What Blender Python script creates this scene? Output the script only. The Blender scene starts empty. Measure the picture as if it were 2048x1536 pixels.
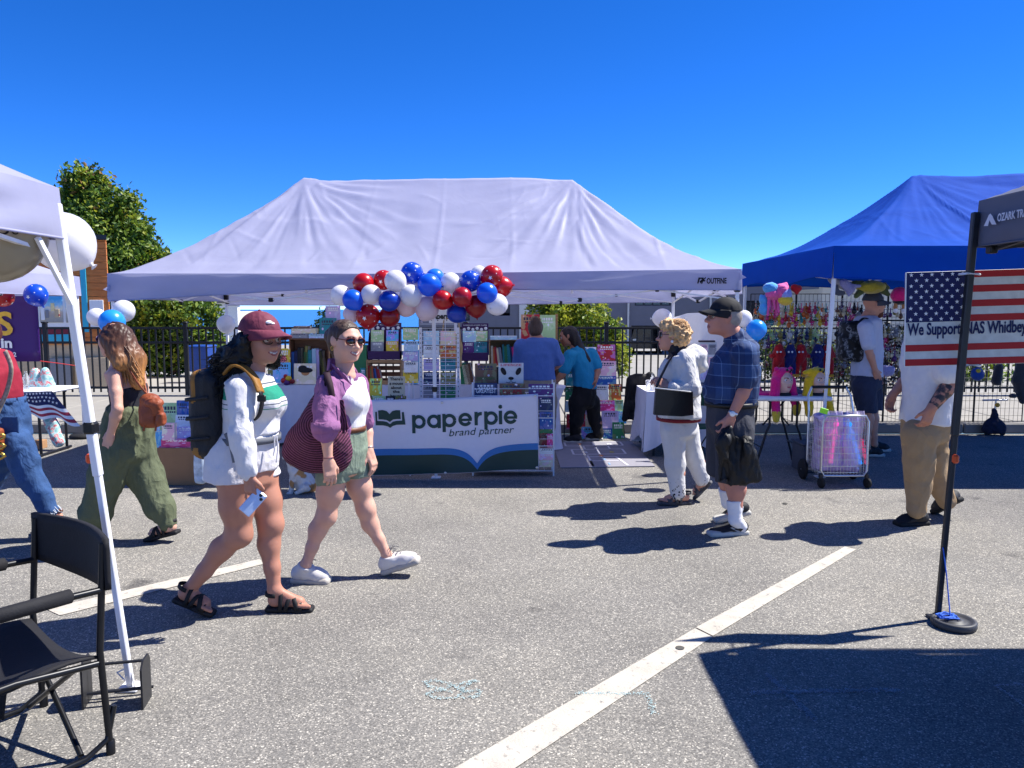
import bpy, bmesh, math, random
import numpy as np
from mathutils import Vector, Matrix, Euler
# camera, sky, sun, exposure
S = bpy.context.scene
FPX, CAMZ, PITCH = 1538.0, 1.65, math.radians(5.57)
cam_d = bpy.data.cameras.new('camera')
cam_d.sensor_width = 36.0
cam_d.lens = 36.0 * FPX / 2048.0
cam_d.clip_start = 0.05
cam_d.clip_end = 30000
cam = bpy.data.objects.new('camera', cam_d)
S.collection.objects.link(cam)
cam.location = (0, 0, CAMZ)
cam.rotation_euler = (math.radians(90) - PITCH, 0, 0)
S.camera = cam
SUNV = Vector((0.68, 0.205, 1.0)).normalized()
W = bpy.data.worlds.new('World')
S.world = W
W.use_nodes = True
nt = W.node_tree
bg = nt.nodes['Background']
sky = nt.nodes.new('ShaderNodeTexSky')
sky.sky_type = 'NISHITA'
sky.sun_disc = False
sky.sun_elevation = math.asin(SUNV.z)
sky.sun_rotation = math.atan2(SUNV.x, SUNV.y)
sky.altitude = 20
sky.air_density = 0.42
sky.dust_density = 0.0
sky.ozone_density = 8.0
hs = nt.nodes.new('ShaderNodeHueSaturation')
hs.inputs['Saturation'].default_value = 1.21
hs.inputs['Hue'].default_value = 0.51
nt.links.new(sky.outputs[0], hs.inputs['Color'])
nt.links.new(hs.outputs[0], bg.inputs['Color'])
bg.inputs['Strength'].default_value = 0.15
sun_d = bpy.data.lights.new('sun', 'SUN')
sun_d.energy = 4.9
sun_d.angle = math.radians(0.53)
sun_d.color = (1.0, 0.965, 0.905)
sun = bpy.data.objects.new('sun', sun_d)
S.collection.objects.link(sun)
sun.rotation_euler = (-SUNV).to_track_quat('-Z', 'Y').to_euler()
S.view_settings.view_transform = 'Standard'
S.view_settings.look = 'None'
S.view_settings.gamma = 1.0
S.view_settings.use_curve_mapping = False
S.view_settings.exposure = 0.95
S.cycles.max_bounces = 7
S.cycles.diffuse_bounces = 4
S.cycles.transmission_bounces = 5
S.cycles.transparent_max_bounces = 10
S.cycles.sample_clamp_indirect = 6
S.cycles.use_denoising = True
# measuring
CP, SP = math.cos(PITCH), math.sin(PITCH)
def ray(px, py):
 u, v = (px - 1024) / FPX, (768 - py) / FPX
 return np.array([u, CP + v * SP, -SP + v * CP])
def P(px, py, Y):
 d = ray(px, py)
 return np.array([0, 0, CAMZ]) + d * (Y / d[1])
def G(px, py, z=0.0):
 d = ray(px, py)
 return np.array([0, 0, CAMZ]) + d * ((z - CAMZ) / d[2])
def A(*v): return np.array(v, float)
def nrm(v):
 v = np.asarray(v, float)
 return v / max(1e-9, np.linalg.norm(v))
def lerp(a, b, t): return a + (b - a) * t
UP = A(0, 0, 1)
RNG = random.Random(7)
# colours and materials
def lin(h):
 if isinstance(h, (tuple, list)): return tuple(h)[:3]
 h = h.lstrip('#')
 o = []
 for i in (0, 2, 4):
  c = int(h[i:i + 2], 16) / 255
  o.append(c / 12.92 if c <= 0.04045 else ((c + 0.055) / 1.055) ** 2.4)
 return tuple(o)
MATS = {}
def M(name, col, rough=0.6, metal=0.0, var=0.12, scale=25.0, bump=0.0, bscale=150.0, spec=0.4, transl=0.0,
 obcol=False, alpha=1.0, transm=0.0, coat=0.0, sheen=0.0, stretch=None, sss=0.0):
 if name in MATS: return MATS[name]
 m = bpy.data.materials.new(name)
 m.use_nodes = True
 n, l = m.node_tree.nodes, m.node_tree.links
 b = n['Principled BSDF']
 b.inputs['Roughness'].default_value = rough
 b.inputs['Metallic'].default_value = metal
 b.inputs['Specular IOR Level'].default_value = spec
 b.inputs['Coat Weight'].default_value = coat
 b.inputs['Sheen Weight'].default_value = sheen
 b.inputs['Alpha'].default_value = alpha
 b.inputs['Transmission Weight'].default_value = transm
 if sss:
  b.inputs['Subsurface Weight'].default_value = sss
  b.inputs['Subsurface Radius'].default_value = (1, .4, .25)
  b.inputs['Subsurface Scale'].default_value = 0.008
 c = lin(col)
 tc = n.new('ShaderNodeTexCoord')
 mp = n.new('ShaderNodeMapping')
 if stretch: mp.inputs['Scale'].default_value = stretch
 l.new(tc.outputs['Object'], mp.inputs['Vector'])
 nz = n.new('ShaderNodeTexNoise')
 nz.inputs['Scale'].default_value = scale
 nz.inputs['Detail'].default_value = 5
 l.new(mp.outputs[0], nz.inputs['Vector'])
 mr = n.new('ShaderNodeMapRange')
 mr.inputs['From Min'].default_value = 0.25
 mr.inputs['From Max'].default_value = 0.75
 mr.inputs['To Min'].default_value = 1 - var
 mr.inputs['To Max'].default_value = 1 + var
 l.new(nz.outputs[0], mr.inputs['Value'])
 mx = n.new('ShaderNodeMix')
 mx.data_type = 'RGBA'
 mx.blend_type = 'MULTIPLY'
 mx.inputs['Factor'].default_value = 1
 if obcol:
  oi = n.new('ShaderNodeObjectInfo')
  l.new(oi.outputs['Color'], mx.inputs[6])
 else:
  mx.inputs[6].default_value = (*c, 1)
 l.new(mr.outputs[0], mx.inputs[7])
 l.new(mx.outputs[2], b.inputs['Base Color'])
 if bump:
  nb = n.new('ShaderNodeTexNoise')
  nb.inputs['Scale'].default_value = bscale
  nb.inputs['Detail'].default_value = 4
  l.new(mp.outputs[0], nb.inputs['Vector'])
  bp = n.new('ShaderNodeBump')
  bp.inputs['Strength'].default_value = bump
  bp.inputs['Distance'].default_value = 0.01
  l.new(nb.outputs[0], bp.inputs['Height'])
  l.new(bp.outputs[0], b.inputs['Normal'])
 if transl:
  t = n.new('ShaderNodeBsdfTranslucent')
  l.new(mx.outputs[2], t.inputs['Color'])
  ms = n.new('ShaderNodeMixShader')
  ms.inputs[0].default_value = transl
  l.new(b.outputs[0], ms.inputs[1])
  l.new(t.outputs[0], ms.inputs[2])
  l.new(ms.outputs[0], n['Material Output'].inputs['Surface'])
 m['mix'] = mx.name
 MATS[name] = m
 return m
def wrinkle(m, strength=.5, scale=9.0, stretch=(1, 1, .55), dist=.03):
 """creases of worn cloth, on top of whatever weave the material already has"""
 n, l, b, mx = nodes_of(m)
 tc = n.new('ShaderNodeTexCoord'); mp = n.new('ShaderNodeMapping'); mp.inputs['Scale'].default_value = stretch
 l.new(tc.outputs['Object'], mp.inputs[0])
 hs = []
 for sc, di in ((scale, 1.2), (scale * 2.7, .8)):
  z = n.new('ShaderNodeTexNoise'); z.inputs['Scale'].default_value = sc; z.inputs['Detail'].default_value = 2; z.inputs['Distortion'].default_value = di
  l.new(mp.outputs[0], z.inputs['Vector'])
  a = n.new('ShaderNodeMath'); a.operation = 'SUBTRACT'; a.inputs[1].default_value = .5; l.new(z.outputs[0], a.inputs[0])
  c = n.new('ShaderNodeMath'); c.operation = 'ABSOLUTE'; l.new(a.outputs[0], c.inputs[0])
  d = n.new('ShaderNodeMath'); d.operation = 'POWER'; d.inputs[1].default_value = .6; l.new(c.outputs[0], d.inputs[0]); hs.append(d)
 s = n.new('ShaderNodeMath'); s.operation = 'MULTIPLY_ADD'; s.inputs[1].default_value = .4; l.new(hs[1].outputs[0], s.inputs[0]); l.new(hs[0].outputs[0], s.inputs[2])
 bp = n.new('ShaderNodeBump'); bp.invert = True; bp.inputs['Strength'].default_value = strength; bp.inputs['Distance'].default_value = dist
 l.new(s.outputs[0], bp.inputs['Height'])
 if b.inputs['Normal'].links:
  src = b.inputs['Normal'].links[0].from_socket; l.new(src, bp.inputs['Normal'])
 l.new(bp.outputs[0], b.inputs['Normal'])
 return m
def nodes_of(m):
 return m.node_tree.nodes, m.node_tree.links, m.node_tree.nodes['Principled BSDF'], m.node_tree.nodes[m['mix']]
def ramp(n, stops, interp='LINEAR'):
 r = n.new('ShaderNodeValToRGB')
 r.color_ramp.interpolation = interp
 e = r.color_ramp.elements
 while len(e) > 1: e.remove(e[-1])
 e[0].position = stops[0][0]
 e[0].color = (*lin(stops[0][1]), 1)
 for p, c in stops[1:]:
  x = e.new(p)
  x.color = (*lin(c), 1)
 return r
def coord_band(m, axis, lo, hi, stops, interp='CONSTANT'):
 """colour bands printed or woven across a garment, along one axis of the object"""
 n, l, b, mx = nodes_of(m)
 tc = n.new('ShaderNodeTexCoord')
 sx = n.new('ShaderNodeSeparateXYZ')
 l.new(tc.outputs['Object'], sx.inputs[0])
 mr = n.new('ShaderNodeMapRange')
 mr.inputs['From Min'].default_value = lo
 mr.inputs['From Max'].default_value = hi
 l.new(sx.outputs[axis], mr.inputs['Value'])
 r = ramp(n, stops, interp)
 l.new(mr.outputs[0], r.inputs[0])
 l.new(r.outputs[0], mx.inputs[6])
 return m
# objects
COL = S.collection
def prop(o, label=None, cat=None, group=None, kind=None):
 if label: o['label'] = label
 if cat: o['category'] = cat
 if group: o['group'] = group
 if kind: o['kind'] = kind
 return o
def attach(o, parent):
 o.parent = parent
 if parent.parent is None:
  o.matrix_parent_inverse = parent.matrix_basis.inverted()
def thing(name, label, cat, loc=(0, 0, 0), group=None, rz=0):
 o = bpy.data.objects.new(name, None)
 o.empty_display_size = 0.1
 o.location = Vector([float(x) for x in loc])
 o.rotation_euler = (0, 0, rz)
 COL.objects.link(o)
 return prop(o, label, cat, group)
def link(name, me, parent=None, color=None):
 o = bpy.data.objects.new(name, me)
 COL.objects.link(o)
 if parent is not None: attach(o, parent)
 if color is not None: o.color = (*lin(color), 1)
 return o
def copy_tree(o, parent=None):
 c = o.copy()
 COL.objects.link(c)
 if parent is not None: c.parent = parent
 for ch in list(o.children): copy_tree(ch, c)
 return c
class MB:
 def __init__(s): s.v, s.f, s.m, s.sm = [], [], [], []; s.n = 0
 def add(s, verts, faces, mi=0, smooth=False):
  b = s.n
  s.v.extend([tuple(float(c) for c in x) for x in verts])
  s.n += len(verts)
  for f in faces:
   s.f.append(tuple(b + i for i in f)); s.m.append(mi); s.sm.append(smooth)
  return s
 def box(s, c, size, rot=None, bev=0.0, mi=0):
  hx, hy, hz = [x / 2 for x in size]
  c = np.asarray(c, float)
  R = np.eye(3) if rot is None else np.asarray(rot, float)
  if bev <= 0:
   vs = [A(x, y, z) for x in (-hx, hx) for y in (-hy, hy) for z in (-hz, hz)]
   fs = [(0, 1, 3, 2), (4, 6, 7, 5), (0, 4, 5, 1), (2, 3, 7, 6), (0, 2, 6, 4), (1, 5, 7, 3)]
   return s.add([c + R @ v for v in vs], fs, mi)
  bev = min(bev, hx * .9, hy * .9, hz * .9)
  vs, idx = [], {}
  for sx in (-1, 1):
   for sy in (-1, 1):
    for sz in (-1, 1):
     for ax in range(3):
      p = [sx * (hx - (bev if ax != 0 else 0)), sy * (hy - (bev if ax != 1 else 0)), sz * (hz - (bev if ax != 2 else 0))]
      idx[(sx, sy, sz, ax)] = len(vs); vs.append(A(*p))
  fs = []
  for ax in range(3):
   o1, o2 = [a for a in range(3) if a != ax]
   for sg in (-1, 1):
    q = []
    for a, b in ((-1, -1), (1, -1), (1, 1), (-1, 1)):
     k = [0, 0, 0]; k[ax] = sg; k[o1] = a; k[o2] = b
     q.append(idx[(*k, ax)])
    if (sg < 0) == (ax != 1): q = q[::-1]
    fs.append(tuple(q))
  for ax in range(3):
   o1, o2 = [a for a in range(3) if a != ax]
   for a in (-1, 1):
    for b in (-1, 1):
     k0 = [0, 0, 0]; k0[ax] = -1; k0[o1] = a; k0[o2] = b
     k1 = list(k0); k1[ax] = 1
     q = [idx[(*k0, o1)], idx[(*k1, o1)], idx[(*k1, o2)], idx[(*k0, o2)]]
     if (a * b > 0) == (ax == 1): q = q[::-1]
     fs.append(tuple(q))
  for sx in (-1, 1):
   for sy in (-1, 1):
    for sz in (-1, 1):
     q = [idx[(sx, sy, sz, a)] for a in range(3)]
     if sx * sy * sz < 0: q = q[::-1]
     fs.append(tuple(q))
  return s.add([c + R @ v for v in vs], fs, mi)
 def bar(s, a, b, w, d, up=UP, bev=0.0, mi=0):
  """a square bar from a to b"""
  a, b = np.asarray(a, float), np.asarray(b, float)
  z = nrm(b - a)
  u = np.asarray(up, float)
  if abs(np.dot(u, z)) > .95: u = A(0, 1, 0)
  x = nrm(np.cross(u, z)); y = np.cross(z, x)
  return s.box((a + b) / 2, (w, d, np.linalg.norm(b - a)), np.column_stack([x, y, z]), bev, mi)
 def tube(s, pts, r, n=8, mi=0, closed=False, caps=True, smooth=True):
  pts = [np.asarray(p, float) for p in pts]
  k = len(pts)
  rs = r if isinstance(r, (list, tuple, np.ndarray)) else [r] * k
  vs, fs = [], []
  prev = None
  for i, p in enumerate(pts):
   if closed: t = pts[(i + 1) % k] - pts[i - 1]
   else: t = pts[min(i + 1, k - 1)] - pts[max(i - 1, 0)]
   t = nrm(t)
   if prev is None:
    x = np.cross(t, UP) if abs(t[2]) < .9 else np.cross(t, A(1, 0, 0))
   else: x = prev - t * np.dot(prev, t)
   x = nrm(x); prev = x; y = np.cross(t, x)
   for j in range(n):
    a = 2 * math.pi * j / n
    vs.append(p + rs[i] * (math.cos(a) * x + math.sin(a) * y))
  for i in range(k if closed else k - 1):
   i2 = (i + 1) % k
   for j in range(n):
    fs.append((i * n + j, i * n + (j + 1) % n, i2 * n + (j + 1) % n, i2 * n + j))
  s.add(vs, fs, mi, smooth)
  if caps and not closed:
   s.add(vs[:n], [tuple(range(n))[::-1]], mi)
   s.add(vs[-n:], [tuple(range(n))], mi)
  return s
 def sphere(s, c, r, nu=20, nv=12, mi=0, R=None, pole=0.0):
  r = A(r, r, r) if np.isscalar(r) else np.asarray(r, float)
  R = np.eye(3) if R is None else R
  vs, fs = [], []
  for i in range(nv + 1):
   th = math.pi * i / nv
   for j in range(nu):
    ph = 2 * math.pi * j / nu
    k = 1 - pole * max(0, -math.cos(th)) ** 6 * 0
    vs.append(np.asarray(c) + R @ (r * A(math.sin(th) * math.cos(ph), math.sin(th) * math.sin(ph), math.cos(th)) * k))
  for i in range(nv):
   for j in range(nu):
    a, b = i * nu + j, i * nu + (j + 1) % nu
    q = (a, a + nu, b + nu, b)
    if i == 0: q = (a, a + nu, b + nu)
    elif i == nv - 1: q = (a, a + nu, b)
    fs.append(q)
  return s.add(vs, fs, mi, True)
 def lathe(s, c, prof, n=24, mi=0, axis=None, smooth=True):
  """prof: (radius, height) pairs about a vertical (or given) axis"""
  z = UP if axis is None else nrm(axis)
  x = nrm(np.cross(z, A(0, 1, 0)) if abs(z[1]) < .9 else np.cross(z, A(1, 0, 0))); y = np.cross(z, x)
  vs, fs = [], []
  for r, h in prof:
   for j in range(n):
    a = 2 * math.pi * j / n
    vs.append(np.asarray(c) + z * h + r * (math.cos(a) * x + math.sin(a) * y))
  for i in range(len(prof) - 1):
   for j in range(n):
    fs.append((i * n + j, i * n + (j + 1) % n, (i + 1) * n + (j + 1) % n, (i + 1) * n + j))
  s.add(vs, fs, mi, smooth)
  if prof[0][0] > 1e-4: s.add(vs[:n], [tuple(range(n))[::-1]], mi)
  if prof[-1][0] > 1e-4: s.add(vs[-n:], [tuple(range(n))], mi)
  return s
 def prism(s, poly, nvec, mi=0):
  """a flat polygon (list of 3d points) pushed along nvec into a solid"""
  p = [np.asarray(q, float) for q in poly]
  nv = np.asarray(nvec, float)
  k = len(p)
  vs = p + [q + nv for q in p]
  fs = [tuple(range(k))[::-1], tuple(range(k, 2 * k))]
  fs += [(i, (i + 1) % k, k + (i + 1) % k, k + i) for i in range(k)]
  return s.add(vs, fs, mi)
 def sheet(s, fn, nu, nv, mi=0, smooth=True, flip=False):
  vs = [fn(i / nu, j / nv) for j in range(nv + 1) for i in range(nu + 1)]
  fs = []
  for j in range(nv):
   for i in range(nu):
    a = j * (nu + 1) + i
    q = (a, a + 1, a + nu + 2, a + nu + 1)
    fs.append(q[::-1] if flip else q)
  return s.add(vs, fs, mi, smooth)
 def mesh(s, name, mats):
  me = bpy.data.meshes.new(name)
  me.from_pydata(s.v, [], s.f)
  for m in (mats if isinstance(mats, (list, tuple)) else [mats]): me.materials.append(m)
  me.polygons.foreach_set('material_index', s.m)
  me.polygons.foreach_set('use_smooth', s.sm)
  me.update()
  return me
 def build(s, name, mats, parent=None, color=None, solid=0.0):
  o = link(name, s.mesh(name, mats), parent, color)
  if solid:
   md = o.modifiers.new('thickness', 'SOLIDIFY'); md.thickness = solid; md.offset = 0
  return o
def fast_mesh(name, V, F, mats, mi=None, smooth=True):
 me = bpy.data.meshes.new(name)
 nv, nf = len(V), len(F)
 k = F.shape[1]
 me.vertices.add(nv); me.vertices.foreach_set('co', np.asarray(V, np.float32).ravel())
 me.loops.add(nf * k); me.loops.foreach_set('vertex_index', np.asarray(F, np.int32).ravel())
 me.polygons.add(nf)
 me.polygons.foreach_set('loop_start', np.arange(0, nf * k, k, dtype=np.int32))
 for m in (mats if isinstance(mats, (list, tuple)) else [mats]): me.materials.append(m)
 if mi is not None: me.polygons.foreach_set('material_index', np.asarray(mi, np.int32))
 me.polygons.foreach_set('use_smooth', np.full(nf, smooth))
 me.update(calc_edges=True)
 me.validate()
 return me
_txt = {}
def text(s, size, org, xd, yd, mat, parent, name='lettering', bold=0.0, shear=0.0, sx=1.0, align='LEFT', depth=0.0006, lift=0.002, fit=None):
 """flat lettering standing on a surface: org + xd,yd axes"""
 cu = bpy.data.curves.new(name, 'FONT')
 cu.body = s; cu.size = size; cu.shear = shear; cu.align_x = align
 cu.offset = bold; cu.extrude = depth; cu.resolution_u = 3
 t = bpy.data.objects.new('t', cu)
 COL.objects.link(t)
 dg = bpy.context.evaluated_depsgraph_get()
 me = bpy.data.meshes.new_from_object(t.evaluated_get(dg))
 bpy.data.objects.remove(t); bpy.data.curves.remove(cu)
 x, y = nrm(xd), nrm(yd); z = nrm(np.cross(x, y)); y = np.cross(z, x)
 if fit and len(me.vertices): sx = fit / max(1e-6, max(v.co.x for v in me.vertices) - (min(v.co.x for v in me.vertices) if align != 'LEFT' else 0))
 T = Matrix(((x[0] * sx, y[0], z[0], 0), (x[1] * sx, y[1], z[1], 0), (x[2] * sx, y[2], z[2], 0), (0, 0, 0, 1)))
 T.translation = Vector(np.asarray(org, float) + z * lift)
 me.transform(T)
 me.materials.clear(); me.materials.append(mat)
 me.name = name
 return link(name, me, parent)
# noise on arrays
_rs = np.random.RandomState(3)
_NT = _rs.rand(32, 32, 32).astype(np.float32)
def vnoise(p):
 p = np.asarray(p, np.float32)
 i = np.floor(p).astype(int); f = p - i
 f = f * f * (3 - 2 * f)
 i0, i1 = i & 31, (i + 1) & 31
 r = 0
 for a in (0, 1):
  for b in (0, 1):
   for c in (0, 1):
    w = (f[..., 0] if a else 1 - f[..., 0]) * (f[..., 1] if b else 1 - f[..., 1]) * (f[..., 2] if c else 1 - f[..., 2])
    r = r + w * _NT[(i1 if a else i0)[..., 0], (i1 if b else i0)[..., 1], (i1 if c else i0)[..., 2]]
 return r * 2 - 1
# implicit modelling (bodies, clothes, bags, plush)
def rc(a, b, ra, rb=None, k=0.02):
 return ('rc', np.asarray(a, float), np.asarray(b, float), ra, ra if rb is None else rb, k)
def ell(c, r, R=None, k=0.02, sub=False):
 r = A(r, r, r) if np.isscalar(r) else np.asarray(r, float)
 return ('el', np.asarray(c, float), r, np.eye(3) if R is None else np.asarray(R, float), k, sub)
def rbox(c, h, R=None, rad=0.01, k=0.01):
 return ('bx', np.asarray(c, float), np.asarray(h, float), np.eye(3) if R is None else np.asarray(R, float), rad, k)
def loft(st, lat, k=0.02, pw=2.3):
 return ('lo', [(np.asarray(c, float), a, b) for c, a, b in st], nrm(lat), k, pw)
def chain(pts, rs, k=0.012):
 return [rc(pts[i], pts[i + 1], rs[i], rs[i + 1], k) for i in range(len(pts) - 1)]
def cut(p, n): return ('cut', p, n)
def inflate(pr, t, k=None):
 o = []
 for p in pr:
  p = list(p)
  if p[0] == 'rc': p[3] += t; p[4] += t
  elif p[0] == 'el': p[2] = p[2] + t
  elif p[0] == 'bx': p[4] += t
  elif p[0] == 'lo': p[1] = [(c, a + t, b + t) for c, a, b in p[1]]
  if k is not None: p[5 if p[0] != 'el' and p[0] != 'lo' else (4 if p[0] == 'el' else 3)] = k
  o.append(tuple(p))
 return o
def _bb(p):
 if p[0] == 'rc':
  r = max(p[3], p[4]); return np.minimum(p[1], p[2]) - r, np.maximum(p[1], p[2]) + r, p[5]
 if p[0] == 'el': r = p[2].max(); return p[1] - r, p[1] + r, p[4]
 if p[0] == 'bx': r = np.linalg.norm(p[2]) + p[4]; return p[1] - r, p[1] + r, p[5]
 c = np.array([x[0] for x in p[1]]); r = max(max(x[1], x[2]) for x in p[1])
 return c.min(0) - r, c.max(0) + r, p[3]
def _ev(p, Q):
 if p[0] == 'rc':
  a, b, ra, rb = p[1:5]
  ba = b - a; L2 = max(1e-12, ba @ ba)
  t = np.clip(((Q - a) @ ba) / L2, 0, 1)
  return np.linalg.norm(Q - a - t[..., None] * ba, axis=-1) - (ra + (rb - ra) * t)
 if p[0] == 'el':
  q = (Q - p[1]) @ p[3]; r = p[2]
  k0 = np.linalg.norm(q / r, axis=-1); k1 = np.linalg.norm(q / (r * r), axis=-1)
  return np.where(k1 > 1e-6, k0 * (k0 - 1) / np.maximum(k1, 1e-6), -r.min())
 if p[0] == 'bx':
  q = np.abs((Q - p[1]) @ p[3]) - (p[2] - p[4])
  return np.linalg.norm(np.maximum(q, 0), axis=-1) + np.minimum(q.max(-1), 0) - p[4]
 st, lat, pw = p[1], p[2], p[4]
 out = None
 for (c0, a0, b0), (c1, a1, b1) in zip(st[:-1], st[1:]):
  ax = c1 - c0; L2 = ax @ ax; axn = ax / math.sqrt(L2)
  la = nrm(lat - axn * (lat @ axn)); fr = np.cross(axn, la)
  t = np.clip(((Q - c0) @ ax) / L2, 0, 1)
  rel = Q - c0 - t[..., None] * ax
  a = a0 + (a1 - a0) * t; b = b0 + (b1 - b0) * t
  m = np.minimum(a, b)
  u, w, s = np.abs(rel @ la) / a, np.abs(rel @ fr) / b, np.abs(rel @ axn) / (m * .5)
  r = (u ** pw + w ** pw + s ** pw) ** (1 / pw)
  d = (r - 1) * m
  out = d if out is None else np.minimum(out, d)
 return out
def field(prims, h, cuts=(), lo=None, hi=None, noise=None):
 if lo is None:
  bbs = [_bb(p) for p in prims if p[0] != 'cut' and not (p[0] == 'el' and p[5])]
  lo = np.min([b[0] for b in bbs], 0) - 3 * h; hi = np.max([b[1] for b in bbs], 0) + 3 * h
 n = np.ceil((hi - lo) / h).astype(int) + 1
 D = np.full(n, 0.5, np.float32)
 gx, gy, gz = [lo[i] + h * np.arange(n[i]) for i in range(3)]
 for p in prims:
  if p[0] == 'cut':
   q, nv = np.asarray(p[1], float), nrm(p[2])
   pl = (gx[:, None, None] - q[0]) * nv[0] + (gy[None, :, None] - q[1]) * nv[1] + (gz[None, None, :] - q[2]) * nv[2]
   D = np.maximum(D, pl.astype(np.float32)); continue
  a, b, k = _bb(p)
  m = k + 3 * h
  i0 = np.clip(np.floor((a - m - lo) / h).astype(int), 0, n); i1 = np.clip(np.ceil((b + m - lo) / h).astype(int) + 1, 0, n)
  if np.any(i1 <= i0): continue
  sl = tuple(slice(i0[i], i1[i]) for i in range(3))
  Q = np.stack(np.meshgrid(gx[sl[0]], gy[sl[1]], gz[sl[2]], indexing='ij'), -1)
  d = _ev(p, Q)
  o = D[sl]
  if p[0] == 'el' and p[5]:
   e = -d; hh = np.maximum(k - np.abs(o - e), 0) / k
   D[sl] = np.maximum(o, e) + hh * hh * k * .25
  else:
   hh = np.maximum(k - np.abs(o - d), 0) / k
   D[sl] = np.minimum(o, d) - hh * hh * k * .25
 for q, nv in cuts:
  nv = nrm(nv); q = np.asarray(q, float)
  pl = (gx[:, None, None] - q[0]) * nv[0] + (gy[None, :, None] - q[1]) * nv[1] + (gz[None, None, :] - q[2]) * nv[2]
  D = np.maximum(D, pl.astype(np.float32))
 return D, lo
_OFF = np.array([(i, j, k) for i in (0, 1) for j in (0, 1) for k in (0, 1)])
_EDG = [(a, b) for a in range(8) for b in range(a + 1, 8) if np.abs(_OFF[a] - _OFF[b]).sum() == 1]
def nets(D, lo, h):
 D = np.pad(D, 1, constant_values=0.5); lo = lo - h
 s = D < 0
 nx, ny, nz = D.shape
 cnt = np.zeros((nx - 1, ny - 1, nz - 1), np.int8)
 for i, j, k in _OFF: cnt += s[i:nx - 1 + i, j:ny - 1 + j, k:nz - 1 + k]
 act = (cnt > 0) & (cnt < 8)
 idx = np.argwhere(act)
 vals = np.stack([D[idx[:, 0] + o[0], idx[:, 1] + o[1], idx[:, 2] + o[2]] for o in _OFF], 1)
 acc = np.zeros((len(idx), 3)); c = np.zeros(len(idx))
 for a, b in _EDG:
  va, vb = vals[:, a], vals[:, b]
  x = (va < 0) != (vb < 0)
  t = np.where(x, va / np.where(x, va - vb, 1), 0)
  acc += np.where(x[:, None], _OFF[a] + t[:, None] * (_OFF[b] - _OFF[a]), 0); c += x
 V = (idx + acc / c[:, None]) * h + lo
 vid = np.full(act.shape, -1, np.int32); vid[act] = np.arange(len(idx))
 Fs = []
 for ax in range(3):
  b1, b2 = (ax + 1) % 3, (ax + 2) % 3
  s0 = [slice(None)] * 3; s1 = [slice(None)] * 3
  s0[ax] = slice(0, -1); s1[ax] = slice(1, None)
  for b in (b1, b2): s0[b] = slice(1, -1); s1[b] = slice(1, -1)
  A0, A1 = s[tuple(s0)], s[tuple(s1)]
  e = np.argwhere(A0 != A1)
  if not len(e): continue
  fl = A0[tuple(e.T)]
  e = e.copy(); e[:, b1] += 1; e[:, b2] += 1
  def cell(d1, d2):
   q = e.copy(); q[:, b1] += d1; q[:, b2] += d2
   return vid[q[:, 0], q[:, 1], q[:, 2]]
  q = np.stack([cell(-1, -1), cell(0, -1), cell(0, 0), cell(-1, 0)], 1)
  q[~fl] = q[~fl][:, ::-1]
  Fs.append(q)
 return V, np.concatenate(Fs)
def vnormals(V, F):
 n = np.cross(V[F[:, 2]] - V[F[:, 0]], V[F[:, 3]] - V[F[:, 1]])
 N = np.zeros_like(V)
 for i in range(4): np.add.at(N, F[:, i], n)
 return N / np.maximum(1e-12, np.linalg.norm(N, axis=1))[:, None]
def solid(name, prims, h, mats, parent=None, cuts=(), folds=(), color=None, mif=None, lo=None, hi=None, post=None, ridged=True):
 """prims -> one smooth mesh object. folds: (amplitude, (fx,fy,fz) frequencies) of cloth wrinkles"""
 D, o = field(prims, h, cuts, lo, hi)
 V, F = nets(D, o, h)
 if len(folds):
  N = vnormals(V, F)
  for amp, fr in folds:
   q = vnoise(V * np.asarray(fr, float) + 7.3 * amp * 1000)
   q = (.62 - 1.9 * np.abs(vnoise(V * np.asarray(fr, float) * .8 + q[:, None] * .5 + 3.1))) * .75 + .45 * q if ridged else q
   V = V + N * (amp * q)[:, None]
 if post: V = post(V)
 mi = None
 if mif is not None: mi = mif(V[F].mean(1))
 return link(name, fast_mesh(name, V, F, mats, mi), parent, color)
# shared materials
WHITE = M('white_fabric', '#eeeef2', .75, var=.03, bump=.12, bscale=14, transl=.22)
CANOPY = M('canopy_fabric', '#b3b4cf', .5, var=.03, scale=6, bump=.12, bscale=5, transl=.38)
BLUEFAB = M('blue_canopy_fabric', '#0c48a8', .8, var=.06, scale=5, bump=.12, bscale=7, transl=.12, spec=.08)
GREYFAB = M('grey_canopy_fabric', '#5b5d6b', .6, var=.05, scale=6, bump=.2, bscale=6, transl=.06)
CLOTHW = M('white_tablecloth', '#dcdae4', .8, var=.04, scale=8, bump=.15, bscale=12)
WMETAL = M('white_painted_metal', '#e4e4e8', .35, var=.04)
BMETAL = M('black_painted_metal', '#141418', .42, var=.2, scale=40)
GMETAL = M('dark_grey_metal', '#2c2d31', .38, metal=.3, var=.15)
STEEL = M('bright_steel', '#c6c8cc', .28, metal=.9, var=.08)
BPLAST = M('black_plastic', '#0d0d0f', .45, var=.1)
WOOD = M('pale_crate_wood', '#b48a5e', .7, var=.25, scale=12, stretch=(1, 1, 7), bump=.2, bscale=60)
WOODD = M('brown_crate_wood', '#8a5f42', .7, var=.25, scale=12, stretch=(1, 1, 7))
CARD = M('brown_cardboard', '#a37c58', .85, var=.08, scale=9)
PAINTW = M('white_print', '#f0f0ee', .6, var=.02)
INK = M('black_print', '#16161c', .6, var=.02)
RUBBER = M('black_rubber', '#161617', .8, var=.2)
RED = M('red_print', '#b5151f', .55, var=.05)
NAVY = M('navy_print', '#101a52', .6, var=.05)
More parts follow.
